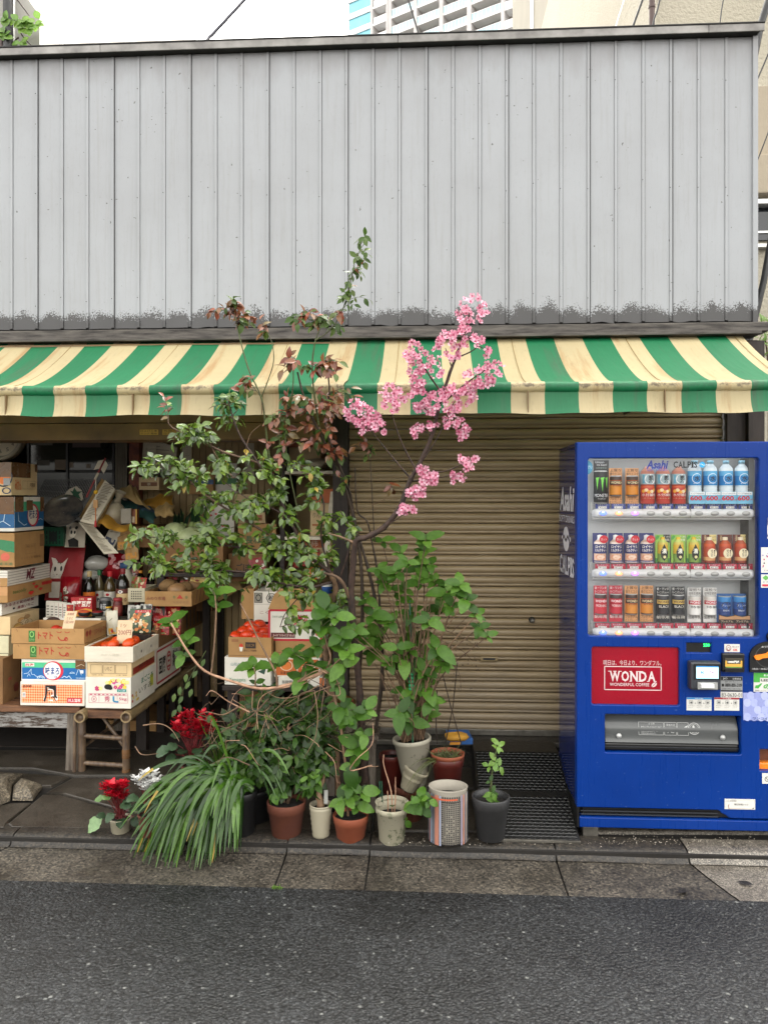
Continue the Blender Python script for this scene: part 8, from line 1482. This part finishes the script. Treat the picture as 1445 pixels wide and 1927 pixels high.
for k in range(26):
    b=at(452+R.gauss(0,12),1484,3.56); tx=R.uniform(300,560); tip=at(tx,R.uniform(1440,1540),3.5+R.uniform(-.12,.08)); ap=at(452*.5+tx*.5,R.uniform(1340,1420),3.54); strap(b,ap,tip,R.uniform(.010,.015),'strap_leaf')
for (x0,y0,x1,y1,x2,y2) in ((430,1500,370,1370,312,1460),(440,1490,330,1410,225,1560),(445,1480,400,1330,395,1350),(430,1470,420,1390,395,1500)): strap(at(x0,y0,3.5),at(x1,y1,3.42),at(x2,y2,3.36),.011,'strap_leaf')
lf.build('foliage',lp)
g3=plant('upright_grass','tuft of upright olive green grass behind the strap leaves','grass plant',470,1470,3.72); lf=MB()
for k in range(230):
    x=R.uniform(400,540); blade(lf,at(x,1480,3.72+R.uniform(-.06,.06)),(R.uniform(-.35,.35),R.uniform(-.3,.1),1),R.uniform(.2,.46),.006,R.choice(['olive_grass','strap_leaf','strap_leaf']),R.uniform(.0,.35),8)
lf.build('foliage',g3); pot('pot',g3,476,1478,1540,86,70,3.72,'black_pot',fill=.97)
# ---- cyclamens
def cyclamen(lbl,fx,fy,rx,ry,n,Y,pm,leaves,base,potargs,lm='silver_leaf'):
    t=plant('cyclamen',lbl,'potted plant',base[0],potargs[1],Y,'cyclamens among the strap leaves'); top=pot('pot',t,base[0],potargs[0],potargs[1],potargs[2],potargs[3],Y,potargs[4],.12,.003,n=10 if potargs[4]=='white_pot' else 24,fill=.95); fm=MB(); st=MB(); lf=MB(); B=at(base[0],base[1],Y)
    for i in range(n):
        a=R.uniform(0,6.28); q=math.sqrt(R.random()); P=at(fx+rx*q*math.cos(a),fy+ry*q*math.sin(a),Y-.02+R.uniform(-.04,.03)); st.tube(curve([B+rnd(.02),B.lerp(P,.55)+V((0,0,.02))+rnd(.01),P+V((0,0,.006)),P],4),[.0017,.0013],'cyc_stem',4,False)
        for k in range(5):
            an=k*1.257+R.uniform(-.3,.3); d=V((math.cos(an)*.65,math.sin(an)*.65-.25,.75)); leaf(fm,P,d,V((math.cos(an),math.sin(an)-.6,.3)),R.uniform(.032,.042),R.uniform(.026,.034),pm,'round',-.1,-.25,.1)
    for x,y,L,ax in leaves: p=at(x,y,Y-.03+R.uniform(-.03,.03)); st.tube(curve([B+rnd(.015),B.lerp(p,.6)+V((0,0,.015)),p],4),[.0022,.0016],'cyc_stem',4,False); leaf(lf,p,V(ax)+rnd(.2),V((0,-.55,.8)),L,L*.85,'variegated_leaf' if L>.074 or R.random()<(.6 if x<215 else .0) else lm,'round',.12,.3,.05)
    st.build('stem',t); lf.build('foliage',t); fm.build('flower',t)
cyclamen('red cyclamen in a white fluted pot beside a large pale patterned leaf',218,1490,24,17,27,3.56,'petal_red',[(228,1512,.06,(.8,-.5,-.1)),(246,1520,.06,(.6,-.5,.2)),(252,1538,.055,(.6,-.6,-.4)),(230,1540,.055,(.2,-.8,-.4)),(214,1530,.05,(-.3,-.7,-.2)),(262,1515,.06,(.8,-.3,.1)),(210,1500,.045,(-.7,-.4,.3)),(196,1502,.045,(-.9,-.3,-.1)),(200,1535,.046,(-.6,-.6,.1)),(192,1538,.085,(-.65,-.6,-.75)),(240,1508,.05,(.4,-.5,.5)),(212,1484,.035,(-.3,-.5,.6))],(228,1540),(1538,1579,42,32,'white_pot'))
cyclamen('white cyclamen half hidden behind the strap leaves',282,1472,27,17,27,3.46,'petal_white',[(262,1500,.06,(-.3,-.7,.1)),(285,1500,.06,(.3,-.7,.1)),(275,1512,.06,(0,-.8,-.2)),(300,1495,.05,(.7,-.4,.1)),(290,1462,.035,(.1,-.4,.8))],(280,1535),(1530,1572,40,30,'terracotta'))
cyclamen('red cyclamen with silvery leaves behind the strap leaf clump',366,1368,36,28,44,3.70,'petal_red',[(318,1406,.07,(-.7,-.5,-.1)),(335,1402,.065,(-.4,-.6,.2)),(350,1412,.065,(0,-.8,.1)),(372,1408,.06,(.3,-.7,.1)),(395,1402,.06,(.6,-.5,.1)),(330,1420,.06,(-.4,-.7,-.3)),(360,1425,.06,(.1,-.8,-.3)),(385,1390,.05,(.5,-.5,.4)),(340,1385,.05,(-.4,-.5,.4))],(364,1440),(1438,1490,44,34,'terracotta'))
# small rosy buds behind and hanging vine leaves
mb=MB(); lf=MB()
for l in ([(400,1352,3.6),(375,1345,3.6),(365,1338,3.6)],[(372,1250,3.5),(350,1290,3.48),(335,1320,3.47)],[(388,1225,3.5),(372,1250,3.5),(352,1265,3.48)]): branch(mb,l,.0016,.001,'cane_green')
for x,y in ((352,1268),(358,1282),(340,1292),(330,1305),(345,1310),(338,1325),(362,1296),(372,1262),(386,1240),(333,1335),(402,1352),(395,1345)): leaf(lf,at(x,y,3.47),V((R.uniform(-.6,.2),-.4,-.8)),V((0,-.8,.5)),.04,.022,'rose_green','ovate',.2,.2)
o=thing('trailing_vine','trailing green vine with small leaves hanging by the bamboo rail','vine',at(372,1250,3.5)); mb.build('stem',o); lf.build('foliage',o)
# weed, fallen leaves, wall ivy, shrub at the corner
lf=MB(); p=PR(521,1674); p.z=ZR+.006
for k in range(40): blade(lf,p+V((R.uniform(-.02,.02),R.uniform(-.01,.01),0)),(R.uniform(-1,1),R.uniform(-1,.3),1),R.uniform(.01,.028),.0025,'young_leaf',.5)
lf.build('weed',None,'tiny green weed growing in the joint between gutter and asphalt','weed')
for i,(x,y,a) in enumerate(((1279,1686,.9),(1416,1670,2.6),(521,1640,.3))):
    if i==2: continue
    mb=MB(); q=P2(x,y); d=F*(CH-ZR)/(y-HY); u=(x-CX)/F; q=V((d*(u*CT-ST),d*(u*ST+CT),ZR+.012)); leaf(mb,q,V((math.cos(a),math.sin(a),.05)),UP,.06,.032,'dead_leaf','ovate',.1,.1); mb.build('fallen_leaf',None,'dark fallen leaf on the gutter, '+('on the brownish stone' if i==0 else 'on the pale concrete'),'leaf')
iv=thing('wall_ivy','pale green creeper with bare stems on the grey concrete house','creeper',at(45,60,6.9)); mb=MB(); lf=MB()
for l in ([(30,-5,6.9),(45,15,6.9),(56,30,6.9)],[(33,50,6.9),(45,70,6.9),(62,88,6.9)],[(45,62,6.9),(60,55,6.9),(74,52,6.9)],[(36,70,6.9),(28,78,6.9),(22,92,6.9)]): branch(mb,l,.008,.004,'bark_brown')
for cx,cy,n,s_ in ((50,46,16,12),(40,80,7,7),(66,44,7,7),(6,64,8,8),(36,36,4,6),(10,34,4,5)):
    for k in range(n): leaf(lf,at(cx+R.gauss(0,s_*.6),cy+R.gauss(0,s_*.45),6.86),V((R.uniform(-1,1),-.3,R.uniform(-1,.6))),V((0,-1,.5)),.075,.065,'young_leaf','round',.1,.3)
mb.build('stem',iv); lf.build('foliage',iv)
cs=thing('corner_shrub','light green shrub growing behind the cladding at the far corner','shrub',at(1440,700,5.2)); mb=MB(); lf=MB(); branch(mb,[(1450,1440,5.2),(1447,1100,5.2),(1446,760,5.2),(1444,680,5.2),(1438,630,5.2)],.012,.004,'stem_brown')
for k in range(60): leaf(lf,at(1446+R.uniform(-22,20),R.uniform(596,668),5.2+R.uniform(-.1,.1)),rnd()+V((-.3,-.3,0)),V((0,-.6,.8)),.06,.02,'young_leaf','lance',.2,.3)
mb.build('stem',cs); lf.build('foliage',cs)
# gravel chips and petals near the ramp edge
gr=MB(); 
for k in range(420):
    x=R.uniform(720,1420); y=1583+R.gauss(0,5); u=(x-CX)/F; d=F*CH/(y-HY); q=V((d*(u*CT-ST),d*(u*ST+CT),.003)); s_=R.uniform(.001,.0035); gr.add([q+V((-s_,0,0)),q+V((s_,0,0)),q+V((0,s_,0)),q+V((0,0,s_))],[(0,1,3),(1,2,3),(2,0,3)],R.choice(['#b8b0a2','#8a8274','#d0c8ba','#6a6458']))
o=gr.build('gravel'); o['kind']='stuff'
